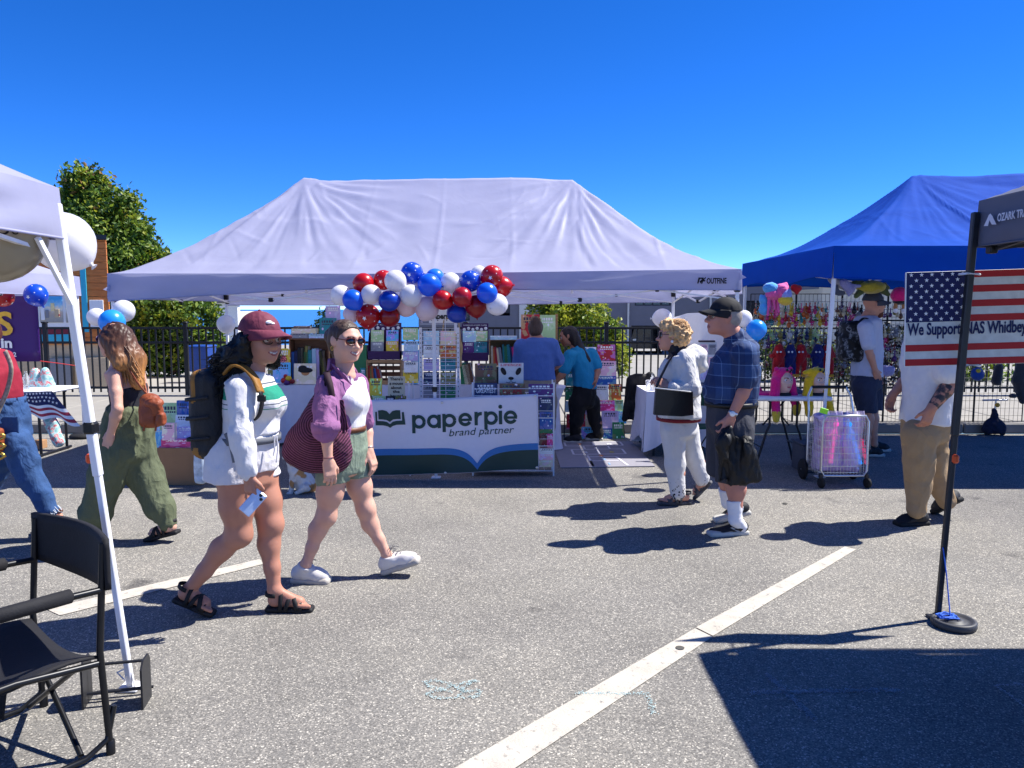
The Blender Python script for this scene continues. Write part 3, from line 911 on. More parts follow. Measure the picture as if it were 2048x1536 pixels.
 for k, (a, b) in enumerate(cs):
  d = (b - a); L = np.linalg.norm(d); n = int(L / .12)
  nn = A(d[1], -d[0]) / L
  vh.tube([A(*(a + d * u + nn * .012), zef((a + d * u)[0]) - val(k, u) + .004) for u in np.linspace(0.003, .997, n)], .0055, 5)
 vh.build('hem', mats, t)
 cm = clampmat or BPLAST
 for (lx, ly, fx, fy, ck) in legs:
  tp, ft = A(lx, ly, zef(lx) - .06), A(fx, fy, 0.012)
  o = MB().bar(lerp(ft, tp, .46), tp, .034, .034, up=A(1, 0, 0), bev=.005).bar(ft, lerp(ft, tp, .47), .027, .027, up=A(1, 0, 0), bev=.004).build('leg', legmat, t)
  MB().box(ft + A(0, 0, -.004), (.09, .09, .012), bev=.004).build('foot', legmat, o)
  if ck is not None:
   MB().box(lerp(ft, tp, ck), (.05, .05, .05), bev=.008).build('clamp', cm, o)
   if brk: MB().box(tp - (tp - ft) * .06, (.055, .055, .08), bev=.008).build('bracket', cm, o)
 if truss:
  zt = (truss_z if truss_z else zef((x0 + x1) / 2) - .06)
  nspan = max(1, int(round((x1 - x0) / 1.5)))
  def scissor(a, b):
   a, b = A(*a), A(*b)
   o1 = nrm(np.cross(b - a, UP)) * .012
   MB().bar(A(a[0], a[1], zt) + o1, A(b[0], b[1], zt - .19) + o1, .022, .014).build('truss_bar', legmat, t)
   MB().bar(A(a[0], a[1], zt - .19) - o1, A(b[0], b[1], zt) - o1, .022, .014).build('truss_bar', legmat, t)
   m = (a + b) / 2
   MB().box(A(m[0], m[1], zt - .095), (.035, .05, .035), bev=.006).build('joint', cm, t)
   MB().box(A(a[0], a[1], zt - .19), (.04, .05, .04), bev=.006).build('joint', cm, t)
  e = .05
  for yy in (y0 + e, y1 - e):
   q = np.linspace(x0 + e, x1 - e, nspan + 1)
   for i2 in range(nspan): scissor((q[i2], yy), (q[i2 + 1], yy))
  for xx in (x0 + e, x1 - e):
   q = np.linspace(y0 + e, y1 - e, 3)
   for i2 in range(2): scissor((xx, q[i2]), (xx, q[i2 + 1]))
  for xm in (pks[0][0], pks[1][0]):
   MB().tube([A(xm, (y0 + y1) / 2, zt - .1), A(xm, (y0 + y1) / 2, zr - .03)], .016, 8).build('peak_pole', legmat, t)
 return t
MX0, MX1, MY0, MY1 = -3.86, 2.19, 7.4, 10.4
def mval(k, u):
 if k == 2: return .29
 if k != 0: return .24
 px = 221 + (1478 - 221) * u
 top = np.interp(px, [221, 439, 662, 1024, 1478], [548, 551, 549, 547, 540])
 bot = np.interp(px, [221, 439, 560, 662, 800, 1024, 1478], [604, 594, 585, 579, 579, 582, 582])
 return (bot - top) * MY0 / FPX
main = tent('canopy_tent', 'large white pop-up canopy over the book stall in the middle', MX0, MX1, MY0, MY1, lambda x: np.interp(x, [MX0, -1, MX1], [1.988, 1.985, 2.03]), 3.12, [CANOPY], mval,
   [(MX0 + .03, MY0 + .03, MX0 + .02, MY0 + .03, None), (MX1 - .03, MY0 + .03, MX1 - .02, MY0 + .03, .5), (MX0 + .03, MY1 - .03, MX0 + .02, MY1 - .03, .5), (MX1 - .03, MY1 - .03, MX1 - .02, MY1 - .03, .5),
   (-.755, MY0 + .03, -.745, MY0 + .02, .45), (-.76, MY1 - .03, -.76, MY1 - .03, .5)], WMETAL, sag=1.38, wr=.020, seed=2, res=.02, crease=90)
vo = lambda px, py: P(px, py, MY0 - .034)
text('OUTFINE', .072, vo(1413, 567), A(1, 0, .012), UP, INK, main, bold=.0026, fit=.19)
lg = MB()
def flat(poly, Y): return [P(x, y, Y) for x, y in poly]
lg.prism(flat([(1394, 567), (1397, 555), (1407, 555), (1408, 559), (1401, 567), (1399, 563), (1404, 558), (1400, 558), (1397, 567)], MY0 - .036), (0, -.001, 0))
lg.prism(flat([(1402, 568), (1404, 561), (1411, 554), (1412, 556), (1408, 560), (1411, 560), (1410, 563), (1406, 563), (1405, 567)], MY0 - .036), (0, -.001, 0))
lg.build('emblem', INK, main)
for px, py, dx in ((1479, 546, 14), (220, 570, -14)):
 MB().prism([P(px, py, MY0 - .01), P(px + dx, py + 9, MY0 - .06), P(px, py + 14, MY0 - .01)], (0, .004, 0)).build('corner_tab', CANOPY, main)
blue = tent('canopy_tent', 'bright blue pop-up canopy over the toy stall at the right', 3.07, 9.15, 7.42, 10.35, 2.25, 3.17, [BLUEFAB], lambda k, u: .31 + .03 * math.sin(u * 9 + k) * min(1, u * 9, (1 - u) * 9),
   [(3.1, 7.45, 3.03, 7.45, None), (9.12, 7.45, 9.12, 7.45, None), (3.1, 10.3, 3.1, 10.3, None), (9.12, 10.3, 9.12, 10.3, None), (4.75, 10.3, 4.78, 10.3, None)], WMETAL, sag=1.6, wr=.016, seed=11, res=.025, crease=60)
grey = tent('canopy_tent', 'grey pop-up canopy, its corner entering at the right edge', 2.385, 5.4, .95, 4.0, 2.2, 3.0, [GREYFAB], lambda k, u: .235,
   [(2.36, 3.98, 2.275, 3.97, None), (5.37, 3.97, 5.37, 3.97, None), (2.41, .98, 2.39, .98, None), (5.37, .98, 5.37, .98, None)], GMETAL, sag=1.1, wr=.008, seed=5)
lt = P(1911, 918, 3.95)
MB().box(lt, (.03, .03, .045), bev=.008).build('latch', M('orange_plastic', '#e0521c', .45), grey)
o = A(2.363, 4.0, 0)
gx, gy = A(0, -1, 0), UP
def gpt(px, py):
 d = ray(px, py); s = 2.352 / d[0]; return A(0, 0, CAMZ) + d * s
PR = M('pale_grey_print', '#c9cad2', .6)
text('OZARK TRAIL', .052, gpt(1995, 443), A(0, -1, .0), UP, PR, grey, bold=.0012, sx=.75)
pm = MB()
pm.prism([gpt(1968, 452), gpt(1978, 430), gpt(1981, 427), gpt(1985, 432), gpt(1993, 449), gpt(1984, 449), gpt(1979, 440), gpt(1976, 452)], (-.001, 0, 0))
pm.build('emblem', PR, grey)
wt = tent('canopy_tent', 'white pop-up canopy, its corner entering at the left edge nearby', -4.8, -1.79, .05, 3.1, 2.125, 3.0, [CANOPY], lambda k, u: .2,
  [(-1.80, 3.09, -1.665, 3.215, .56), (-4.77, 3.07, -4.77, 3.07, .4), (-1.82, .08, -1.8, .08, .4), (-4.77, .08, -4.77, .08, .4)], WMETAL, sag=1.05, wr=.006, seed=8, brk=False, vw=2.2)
MB().box(P(180, 917, 3.17), (.03, .03, .04), bev=.008).build('latch', M('orange_plastic', '#e0521c', .45), wt)
MB().bar(P(75, 475, 2.95), P(150, 620, 3.12), .017, .017).build('brace', WMETAL, wt)
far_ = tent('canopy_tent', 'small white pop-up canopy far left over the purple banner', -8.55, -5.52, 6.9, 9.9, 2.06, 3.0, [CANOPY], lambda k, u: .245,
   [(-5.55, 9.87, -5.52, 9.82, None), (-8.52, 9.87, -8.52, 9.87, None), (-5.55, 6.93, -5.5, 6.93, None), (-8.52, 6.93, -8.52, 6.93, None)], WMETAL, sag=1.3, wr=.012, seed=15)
MB().lathe(A(-5.52, 9.8, .004), [(.16, 0), (.17, .02), (.15, .045), (.04, .05)], 20).build('weight', RUBBER, far_)
# tent weights
wf = thing('tent_weight', 'black steel weight holder round the foot of the white tent leg', 'tent weight', G(230, 1400))
for px0, px1 in ((160, 186), (279, 304)):
 a, b = G(px0 + 8, 1420), G(px1, 1392)
 d = nrm(b - a); c = (a + b) / 2
 n = A(-d[1], d[0], 0)
 MB().prism([a + n * 0, b, b + UP * .17, b + UP * .2 - d * .02, a + UP * .2 + d * .03, a + UP * .17], n * .008).build('plate', GMETAL, wf)
a0, b0 = G(176, 1415), G(292, 1403)
for z, s in ((.06, 0), (.16, .05), (.03, .07)):
 MB().tube([a0 + UP * z + A(0, s, 0), b0 + UP * z + A(0, s, 0)], .007, 8).build('rod', GMETAL, wf)
tie = prop(MB().tube([G(262, 1376) + UP * .10, G(236, 1376) + UP * .07, G(250, 1382) + UP * .05, G(264, 1378) + UP * .09, G(270, 1380) + UP * .015, G(240, 1386) + UP * .012], .005, 6).build('tie_strap', WMETAL), 'white plastic strap tying the tent foot to its weight', 'strap')
wp = thing('weight_plate', 'round black weight plate lying at the foot of the grey tent leg', 'weight plate', G(1907, 1253))
pc = G(1907, 1252)
MB().lathe(pc, [(.02, .004), (.105, .004), (.108, .012), (.108, .034), (.102, .04), (.09, .04), (.084, .03), (.05, .028), (.045, .038), (.018, .038), (.018, .004)], 40).build('plate', M('weight_plate_grey', '#3a3b3f', .55, var=.2), wp)
cordm = M('blue_cord', '#2f63c8', .7)
rr = random.Random(5)
pts = [P(1886, 1095, 3.96), P(1893, 1150, 3.95), pc + A(-.02, 0, .05)]
q = pc + A(-.02, 0, .045)
for i in range(34):
 a = i * 1.35; r = .045 + .022 * rr.uniform(-1, 1)
 pts.append(pc + A(-.03 + r * math.cos(a), .01 + r * .8 * math.sin(a), .042 + rr.uniform(0, .012)))
prop(MB().tube(pts, .0035, 5).build('cord', cordm), 'thin blue cord tied from the grey tent leg to the weight plate', 'cord')
# flag sign tied to the grey tent leg
SY = 4.06
sg = thing('flag_sign', 'flag printed sign reading We Support NAS Whidbey, tied to a tent leg', 'sign', P(1813, 733, SY))
tl, bl = P(1813, 545, SY), P(1808, 733, SY)
xd = nrm(P(2048, 537.5, SY - .02) - tl); yd = nrm(tl - bl)
yd = nrm(yd - xd * (yd @ xd)); zd = nrm(np.cross(xd, yd))
SW, SH = .80, np.linalg.norm(tl - bl)
Rs = np.column_stack([xd, yd, zd])
def sp(u, v, out=0): return bl + xd * u * SW + yd * v * SH + zd * out
MB().box(sp(.5, .5, -.004), (SW, SH, .006), Rs, bev=.001).build('board', M('white_sign_board', '#d8d8d2', .5), sg)
hs_ = SH / 13
for i in range(13):
 if i in (4, 5): continue
 v0 = i / 13 + .004
 if i % 2 == 0:
  x0 = .005 if i < 6 else .407
  a = MB(); a.add([sp(x0, v0), sp(.995, v0), sp(.995, (i + 1) / 13 - .002), sp(x0, (i + 1) / 13 - .002)], [(0, 1, 2, 3)])
  for k in range(4): a.v[k] = tuple(np.array(a.v[k]) + zd * .0012)
  a.build('stripe', RED, sg)
a = MB(); a.add([sp(.006, 6.1 / 13, .0014), sp(.405, 6.1 / 13, .0014), sp(.405, .995, .0014), sp(.006, .995, .0014)], [(0, 1, 2, 3)]); a.build('canton', NAVY, sg)
def star_poly(c, r, xd, yd, out, k=.42):
 return [c + out + (xd * math.sin(t * math.pi / 5) + yd * math.cos(t * math.pi / 5)) * (r if t % 2 == 0 else r * k) for t in range(10)]
sm = bpy.data.meshes.new('star')
for row in range(9):
 n = 6 if row % 2 == 0 else 5
 for i in range(n):
  u = (.035 + .066 * i) if n == 6 else (.068 + .066 * i)
  v = 6.1 / 13 + .03 + (1 - 6.1 / 13 - .06) * (row / 8)
  s_ = MB(); s_.add(star_poly(sp(u, v), .0118, xd, yd, zd * .0028), [tuple(range(10))[::-1]]); s_.build('star', PAINTW, sg)
MB().prism([sp(.0, 0, .001), sp(.004, 0, .001), sp(.004, 1, .001), sp(0, 1, .001)], zd * .003).build('edge_trim', WMETAL, sg)
text('We Support', .088, sp(.018, 4.35 / 13), xd, yd, NAVY, sg, bold=.0022, fit=.345 * SW, lift=.003)
text('NAS Whidbey', .088, sp(.385, 4.35 / 13), xd, yd, NAVY, sg, bold=.0022, fit=.40 * SW, lift=.003)
for py in (547, 730): MB().tube([P(1918, py + 2, SY - .01), P(1934, py, SY - .10), P(1956, py + 1, SY - .10), P(1960, py + 2, SY - .01)], .006, 6).build('cable_tie', WMETAL, sg)
# balloons
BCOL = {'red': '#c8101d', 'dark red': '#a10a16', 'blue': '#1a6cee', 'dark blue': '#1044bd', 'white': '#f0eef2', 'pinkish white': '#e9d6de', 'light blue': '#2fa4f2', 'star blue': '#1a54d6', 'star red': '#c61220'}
BALM = M('balloon_rubber', '#ffffff', .28, var=.03, obcol=True, transl=.3, spec=.6, coat=.3)
STARW = M('star_print', '#f4f4f6', .4)
def balloon(px, py, r, col, label, Y, group='balloons in the garland', star=False, tilt=None, name='balloon', cat='balloon', knot=None):
 c = P(px, py, Y) if np.isscalar(px) else px
 R_ = r * Y / FPX
 rnd = random.Random(int(px * 7 + py * 3))
 ax = nrm(A(rnd.uniform(-1, 1), rnd.uniform(-.2, .5), rnd.uniform(-1, .2))) if knot is None else nrm(knot)
 o_ = nrm(np.cross(ax, A(.3, .8, .2))); p_ = np.cross(ax, o_)
 m = MB()
 prof = []
 for i in range(17):
  th = math.pi * i / 16
  rad, h = math.sin(th), -math.cos(th)
  if h > .5: rad *= 1 - .22 * ((h - .5) / .5) ** 2; h = h * (1 + .12 * ((h - .5) / .5))
  prof.append((max(rad, .0005) * R_, h * R_))
 m.lathe(c, prof, 28, axis=ax)
 o = m.build(name, BALM, None, BCOL.get(col, col))
 prop(o, label, cat, group)
 kn = MB(); kn.lathe(c + ax * R_ * 1.1, [(.12 * R_ * .4, 0), (.1 * R_, .03 * R_), (.04 * R_, .07 * R_), (.13 * R_, .16 * R_)], 10, axis=ax)
 kn.build('knot', BALM, o, BCOL.get(col, col))
 if star:
  sm_ = MB()
  k = 0
  for i in range(26):
   h = 1 - 2 * (i + .5) / 26; a = i * 2.39996
   d = A(math.sqrt(1 - h * h) * math.cos(a), math.sqrt(1 - h * h) * math.sin(a), h)
   if d @ ax > .8: continue
   s1 = nrm(np.cross(d, A(.1, .2, 1))); s2 = np.cross(d, s1)
   rr_ = R_ * (.2 if i % 6 == 3 else .075)
   poly = []
   for q in star_poly(c, rr_, s1, s2, d * R_, .45): poly.append(c + nrm(q - c) * (R_ * 1.012))
   ctr = c + d * R_ * 1.016
   sm_.add(poly + [ctr], [(j, (j + 1) % 10, 10) for j in range(10)])
  sm_.build('star_print', STARW, o)
 return o
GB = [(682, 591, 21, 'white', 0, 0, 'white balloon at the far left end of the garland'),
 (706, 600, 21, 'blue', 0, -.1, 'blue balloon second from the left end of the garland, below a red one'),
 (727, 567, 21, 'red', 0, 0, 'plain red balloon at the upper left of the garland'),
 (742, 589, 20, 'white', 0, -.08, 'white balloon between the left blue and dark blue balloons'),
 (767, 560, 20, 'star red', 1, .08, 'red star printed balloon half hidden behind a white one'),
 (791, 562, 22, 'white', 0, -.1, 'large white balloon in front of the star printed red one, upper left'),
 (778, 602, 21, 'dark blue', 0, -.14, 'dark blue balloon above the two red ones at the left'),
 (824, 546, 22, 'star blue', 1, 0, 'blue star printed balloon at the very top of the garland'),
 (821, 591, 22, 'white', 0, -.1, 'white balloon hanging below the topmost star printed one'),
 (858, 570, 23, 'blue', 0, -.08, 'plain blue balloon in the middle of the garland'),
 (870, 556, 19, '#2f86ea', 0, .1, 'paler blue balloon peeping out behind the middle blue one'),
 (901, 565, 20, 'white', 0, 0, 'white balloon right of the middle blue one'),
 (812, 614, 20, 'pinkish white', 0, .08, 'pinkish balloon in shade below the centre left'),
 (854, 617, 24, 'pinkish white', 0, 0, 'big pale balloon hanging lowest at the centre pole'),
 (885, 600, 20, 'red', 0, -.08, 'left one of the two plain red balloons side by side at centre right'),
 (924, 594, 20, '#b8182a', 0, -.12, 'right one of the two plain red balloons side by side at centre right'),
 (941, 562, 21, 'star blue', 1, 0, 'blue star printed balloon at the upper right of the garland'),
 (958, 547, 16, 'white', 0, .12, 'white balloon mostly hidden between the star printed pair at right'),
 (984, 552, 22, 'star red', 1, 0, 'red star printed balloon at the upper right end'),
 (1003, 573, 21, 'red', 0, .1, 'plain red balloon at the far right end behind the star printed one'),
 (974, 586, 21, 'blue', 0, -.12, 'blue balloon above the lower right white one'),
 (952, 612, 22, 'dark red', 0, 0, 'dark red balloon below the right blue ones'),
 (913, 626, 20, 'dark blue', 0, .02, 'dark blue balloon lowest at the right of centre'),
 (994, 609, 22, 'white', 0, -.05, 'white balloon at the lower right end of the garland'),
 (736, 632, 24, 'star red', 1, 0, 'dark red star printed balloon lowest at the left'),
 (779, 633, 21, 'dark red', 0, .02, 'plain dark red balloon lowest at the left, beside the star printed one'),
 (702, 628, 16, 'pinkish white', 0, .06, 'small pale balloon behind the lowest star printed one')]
for px, py, r, col, st, dy, lab in GB: balloon(px, py, r, col, lab, 7.12 + dy, star=bool(st))
gl = MB().tube([P(680 + 13.5 * i, 592 + 14 * math.sin(i * .5) - (i > 12) * 4, 7.22) for i in range(25)], .006, 6).build('garland_string', WMETAL)
prop(gl, 'white string holding the balloon garland across the front of the stall', 'string')
balloon(193, 634, 18, 'white', 'white balloon beside the light blue one at the left front corner of the stall', 7.2, 'balloons at the stall corners')
balloon(224, 644, 25, 'light blue', 'light blue balloon above the long haired woman at the left corner', 7.05, 'balloons at the stall corners')
balloon(247, 622, 22, 'white', 'white balloon under the left end of the valance', 7.3, 'balloons at the stall corners')
balloon(1325, 636, 19, 'white', 'white balloon on the back right leg behind the curly haired woman', 10.2, 'balloons at the stall corners')
balloon(1487, 637, 17, 'white', 'white balloon just behind the cap of the man in plaid', 7.25, 'balloons at the stall corners')
balloon(1513, 659, 20, 'light blue', 'light blue balloon behind the shoulder of the man in plaid', 7.2, 'balloons at the stall corners')
balloon(452, 648, 18, 'white', 'pale balloon on the back left leg beside the maroon cap', 10.2, 'balloons at the stall corners', knot=(0.2, 0, -1))
balloon(8, 594, 19, 'star red', 'red star printed balloon under the far left canopy edge', 8.6, 'balloons under the far left canopy', star=True)
balloon(72, 590, 22, 'star blue', 'blue star printed balloon under the far left canopy beside the banner', 8.6, 'balloons under the far left canopy', star=True)
balloon(127, 484, 58, 'white', 'big white balloon behind the corner of the near white canopy', 3.6, 'large balloons on the near white tent')
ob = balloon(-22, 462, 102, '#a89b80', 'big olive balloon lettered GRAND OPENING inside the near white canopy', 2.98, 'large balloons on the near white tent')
oc = P(-22, 462, 2.98); orad = 102 * 2.98 / FPX
for s_, sz, r_, u0 in (('GRAND', .052, .78, -.15), ('OPENING', .026, .93, -.12)):
 tv = text(s_, sz, (0, 0, 0), (1, 0, 0), (0, 1, 0), INK, ob, lift=0, bold=.0008)
 me = tv.data
 for v in me.vertices:
  a, b = v.co.x / orad, v.co.y / orad
  th = math.radians(80) if False else 0
  lon = (r_ - .62) * .9 + .62 - b
  x_, z_ = math.sin(lon * 1.18), u0 + a
  d = nrm(A(x_ * math.cos(z_), -math.cos(lon * 1.18) * math.cos(z_), math.sin(z_)))
  v.co = Vector(oc + d * orad * 1.006)
# folding chair, near left
ch = thing('folding_chair', 'black folding camp chair with padded arms in the near left corner', 'chair', G(120, 1460))
f1, f0 = G(222, 1507), G(88, 1412)
f1[2] = f0[2] = 0
bx_ = nrm(f1 - f0); cf = A(bx_[1], -bx_[0], 0)
cf = cf if cf[1] < 0 else -cf
CT = M('black_chair_tube', '#1d1e21', .35, metal=.4, var=.15)
CF = M('black_chair_cloth', '#131318', .8, var=.2, bump=.15, bscale=120)
def pt(base, f, z): return base + cf * f + UP * z
top = .80
for i, b in enumerate((f0, f1)):
 MB().tube([pt(b, 0, 0.0), pt(b, .02, .4), pt(b, -.01, top)], .0125, 10).build('post', CT, ch)
 MB().lathe(b, [(.016, 0), (.016, .05), (.013, .055)], 10).build('foot_cap', BPLAST, ch)
 MB().tube([pt(b, 0, .63), pt(b, .22, .64), pt(b, .50, .62), pt(b, .53, .6), pt(b, .54, .0)], .0125, 10).build('arm_tube', CT, ch)
 MB().tube([pt(b, .10, .64), pt(b, .11, .64), pt(b, .47, .64), pt(b, .48, .637)], [.008, .026, .026, .008], 12).build('arm_pad', CF, ch)
 MB().tube([pt(b, .03, .36), pt(b, .3, .39), pt(b, .52, .385)], .0125, 10).build('seat_rail', CT, ch)
 MB().tube([pt(b, -.02, .18), pt(b, .01, .06), pt(b, .09, .02), pt(b, .42, .02), pt(b, .5, .05), pt(b, .52, .15)], .011, 10).build('skid', CT, ch)
for fz_ in ((.06, .36, .48, .03), (.06, .03, .48, .36)):
 MB().tube([pt(f0 + bx_ * .02, fz_[0], fz_[1]), pt(f1 - bx_ * .02, fz_[2] * .2, fz_[3])], .011, 8).build('cross_brace', CT, ch)
 MB().tube([pt(f0 + bx_ * .03, .5, fz_[1]), pt(f1 - bx_ * .03, .5, fz_[3])], .011, 8).build('cross_brace', CT, ch)
wdt = np.linalg.norm(f1 - f0)
MB().sheet(lambda u, v: pt(f0 + bx_ * wdt * u, .03 + .47 * v, .385 - .05 * math.sin(math.pi * u) * (1 - .2 * v) + .012 * math.sin(v * 7)), 14, 10).build('seat', CF, ch, solid=.012)
MB().sheet(lambda u, v: pt(f0 + bx_ * (wdt * (u * 1.08 - .04)), -.012 - .055 * math.sin(math.pi * u), top + .02 - (.19 + .03 * math.sin(math.pi * u)) * v), 16, 6).build('backrest', CF, ch, solid=.02)
MB().sheet(lambda u, v: pt(f0 + bx_ * (.06 + .3 * u), .25 + .02 * v, .31 - .13 * v), 4, 3).build('pocket', CF, ch, solid=.006)
# banner in front of the book stall
BAN = M('banner_vinyl', '#d9d7e3', .42, var=.02, bump=.06, bscale=4)
GRN = M('dark_green_print', '#0d3a37', .45, var=.04)
BLU = M('mid_blue_print', '#2a72b4', .45, var=.04)
NY = 7.36
bn = thing('banner', 'white and green paperpie brand partner banner hung before the book stall', 'banner', P(885, 950, NY))
btl, btr, bbl, bbr = P(696, 800, NY), P(1076, 787, NY), P(702, 954, NY), P(1078, 939, NY)
def bw(u, v, out=0.0):
 """point on the banner (u right, v up), with the slight sag and ripple of hung vinyl"""
 p = lerp(lerp(bbl, bbr, u), lerp(btl, btr, u), v)
 p = p + UP * (-.014 * math.sin(math.pi * u) * v)
 y = .018 * math.sin(u * 9 + v * 2) * (.4 + .6 * (1 - v)) + .01 * math.sin(u * 17 - v * 5)
 return p + A(0, y - out, 0)
MB().sheet(lambda u, v: bw(u, v), 60, 24).build('sheet', BAN, bn, solid=.002)
def wave(u, off):
 d = abs(u - .672)
 return .335 - off - .235 * math.exp(-d / .055) * (1 - .0) - .0 * d
N = 90
gm, bm2 = MB(), MB()
us = np.linspace(.003, .997, N)
vs = [bw(u, .006, .004) for u in us] + [bw(u, .5 * wave(u, .07), .004) for u in us] + [bw(u, wave(u, .07), .004) for u in us]
gm.add(vs, [(i, i + 1, N + i + 1, N + i) for i in range(N - 1)] + [(N + i, N + i + 1, 2 * N + i + 1, 2 * N + i) for i in range(N - 1)])
gm.build('green_print', GRN, bn)
vs = [bw(u, wave(u, .07), .0045) for u in us] + [bw(u, wave(u, -.015), .0045) for u in us]
bm2.add(vs, [(i, i + 1, N + i + 1, N + i) for i in range(N - 1)]); bm2.build('blue_print', BLU, bn)
def buv(px, py):
 """where a spot of the banner's artwork lies on the cloth"""
 u = (px - 697) / (1077 - 697)
 t_, b_ = 800 - 13 * u, 953 - 14 * u
 return u, (b_ - py) / (b_ - t_)
def bstroke(m, pts, w):
 """one pen stroke of the lettering: centre line in artwork pixels, w wide"""
 pts = [A(*p) for p in pts]
 L, R = [], []
 for i in range(len(pts)):
  t = nrm(pts[min(i + 1, len(pts) - 1)] - pts[max(i - 1, 0)]); n = A(-t[1], t[0]) * w / 2
  L.append(pts[i] + n); R.append(pts[i] - n)
 vs = [bw(*buv(*p), .006) for p in L + R]; k = len(pts)
 m.add(vs, [(i, k + i, k + i + 1, i + 1) for i in range(k - 1)])
def arc(cx, cy, r, a0, a1, n=22): return [(cx + r * math.cos(math.radians(lerp(a0, a1, t))), cy + r * math.sin(math.radians(lerp(a0, a1, t)))) for t in np.linspace(0, 1, n)]
sl_ = lambda x: -(x - 826) * .0445
wd_ = 6.6
def glyph(ch, x):
 y = 841 + sl_(x); r = 10.4; m = MB()
 if ch == 'p': bstroke(m, [(x + 3.2, y - 13.6), (x + 3.2, y + 23)], wd_); bstroke(m, arc(x + 14, y, r, 0, 360), wd_)
 if ch == 'a': bstroke(m, [(x + 24.6, y - 13.6), (x + 24.6, y + 13.6)], wd_); bstroke(m, arc(x + 13.8, y, r, 0, 360), wd_)
 if ch == 'e': bstroke(m, arc(x + 13.8, y, r, 28, 360), wd_); bstroke(m, [(x + 4, y + .6), (x + 27, y + .6)], 5.0)
 if ch == 'r': bstroke(m, [(x + 3.2, y - 13.6), (x + 3.2, y + 13.6)], wd_); bstroke(m, arc(x + 14, y + .5, 10.6, 185, 275, 10), wd_)
 if ch == 'i': bstroke(m, [(x + 3.2, y - 13.6), (x + 3.2, y + 13.6)], wd_); bstroke(m, arc(x + 3.2, y - 21.5, 2.0, 0, 360, 12), 4.2)
 m.build('lettering', GRN, bn)
for c_, x in zip('paperpie', (826, 856, 887, 918.5, 951, 970.5, 1000, 1003.5)):
 if c_ == 'i': x = 1000.5
 if c_ == 'e' and x > 990: x = 1010
 glyph(c_, x - (2 if x < 990 else 2.5))
def bpoly(name, poly, mat):
 m = MB(); m.add([bw(*buv(x, y), .006) for x, y in poly], [tuple(range(len(poly)))[::-1]]); m.build(name, mat, bn)
bpoly('emblem', [(757, 819), (766, 818), (774, 820), (779.5, 826), (779.5, 842), (773, 838), (764, 837), (757, 837)], GRN)
bpoly('emblem', [(779.5, 826), (785, 820), (792, 818), (801, 818), (801.5, 836), (794, 836), (786, 837), (779.5, 842)], GRN)
bpoly('emblem', [(751, 822), (754.5, 822), (754.5, 840), (766, 840.5), (774, 842), (779.5, 846.5), (779.5, 854), (775, 851), (766, 849), (751, 849)], GRN)
bpoly('emblem', [(779.5, 846.5), (785, 841.5), (793, 839.5), (804, 839), (804, 822), (808, 821.5), (810.5, 847), (793, 847.5), (785, 850), (779.5, 854)], GRN)
u0, v0 = buv(896, 870.5)
tv = text('brand partner', 21.5, (0, 0, 0), (1, 0, 0), (0, 1, 0), GRN, bn, shear=.22, sx=.94, lift=0, depth=0)
wtx = max(v.co.x for v in tv.data.vertices)
for v in tv.data.vertices:
 x = 896 + v.co.x * 132 / wtx; y = 870.5 - v.co.y * .98 - (x - 896) * .0445
 v.co = Vector(bw(*buv(x, y), .006))
for px, py in ((885, 802), (1071, 791), (888, 945), (1073, 935), (708, 806)):
 c = bw(*buv(px, py), .004)
 MB().lathe(c, [(.007, 0), (.014, 0), (.014, .003), (.007, .003)], 14, axis=(0, -1, 0)).build('eyelet', STEEL, bn)
# hopscotch mat under the stall
mq = [G(1104, 886), G(1262, 884), G(1310, 934), G(1121, 937)]
mt = thing('play_mat', 'grey hopscotch play mat lying on the asphalt beside the bookshelf', 'mat', G(1200, 910))
MATM = M('grey_mat', '#86848c', .9, var=.06, scale=12)
m_ = MB(); m_.prism([p + UP * .004 for p in mq], UP * .008); m_.build('mat', MATM, mt)
def muv(u, v): p = lerp(lerp(mq[3], mq[2], u), lerp(mq[0], mq[1], u), v); return A(p[0], p[1], .0145)
def mline(a, b, w=.022, mat=PAINTW, name='hopscotch_line'):
 p, q = muv(*a), muv(*b); d = nrm(q - p); s = A(-d[1], d[0], 0) * w / 2
 m = MB(); m.add([p - s, q - s, q + s, p + s], [(0, 1, 2, 3)]); m.build(name, mat, mt)
HL = M('mat_print', '#c9c7cf', .8)
for a, b in (((.35, .03), (.35, .2)), ((.72, .03), (.66, .35)), ((.35, .2), (.66, .2)), ((.35, .35), (.66, .35)), ((.35, .03), (.35, .4)), ((.2, .45), (.8, .45)), ((.2, .65), (.8, .65)), ((.2, .45), (.2, .65)), ((.5, .45), (.5, .65)), ((.8, .45), (.8, .65)), ((.36, .65), (.36, .8)), ((.66, .65), (.66, .8)), ((.15, .8), (.85, .8)), ((.15, .97), (.85, .97)), ((.15, .8), (.15, .97)), ((.5, .8), (.5, .97)), ((.85, .8), (.85, .97))):
 mline(a, b, .024, HL)
for s_, u, v in (('4', .31, .5), ('5', .62, .5), ('6', .47, .67), ('7', .3, .84), ('8', .66, .84), ('2', .47, .22), ('1', .5, .06), ('3', .47, .36)):
 text(s_, .13, muv(u, v), A(1, 0, 0), A(0, 1, 0), HL if s_ in '468' else M('mat_print_yellow', '#b5a864', .8) if s_ == '5' else M('mat_print_blue', '#7d9cc0', .8) if s_ in '12' else M('mat_print_orange', '#bd7a55', .8), mt, lift=.001, bold=.003)
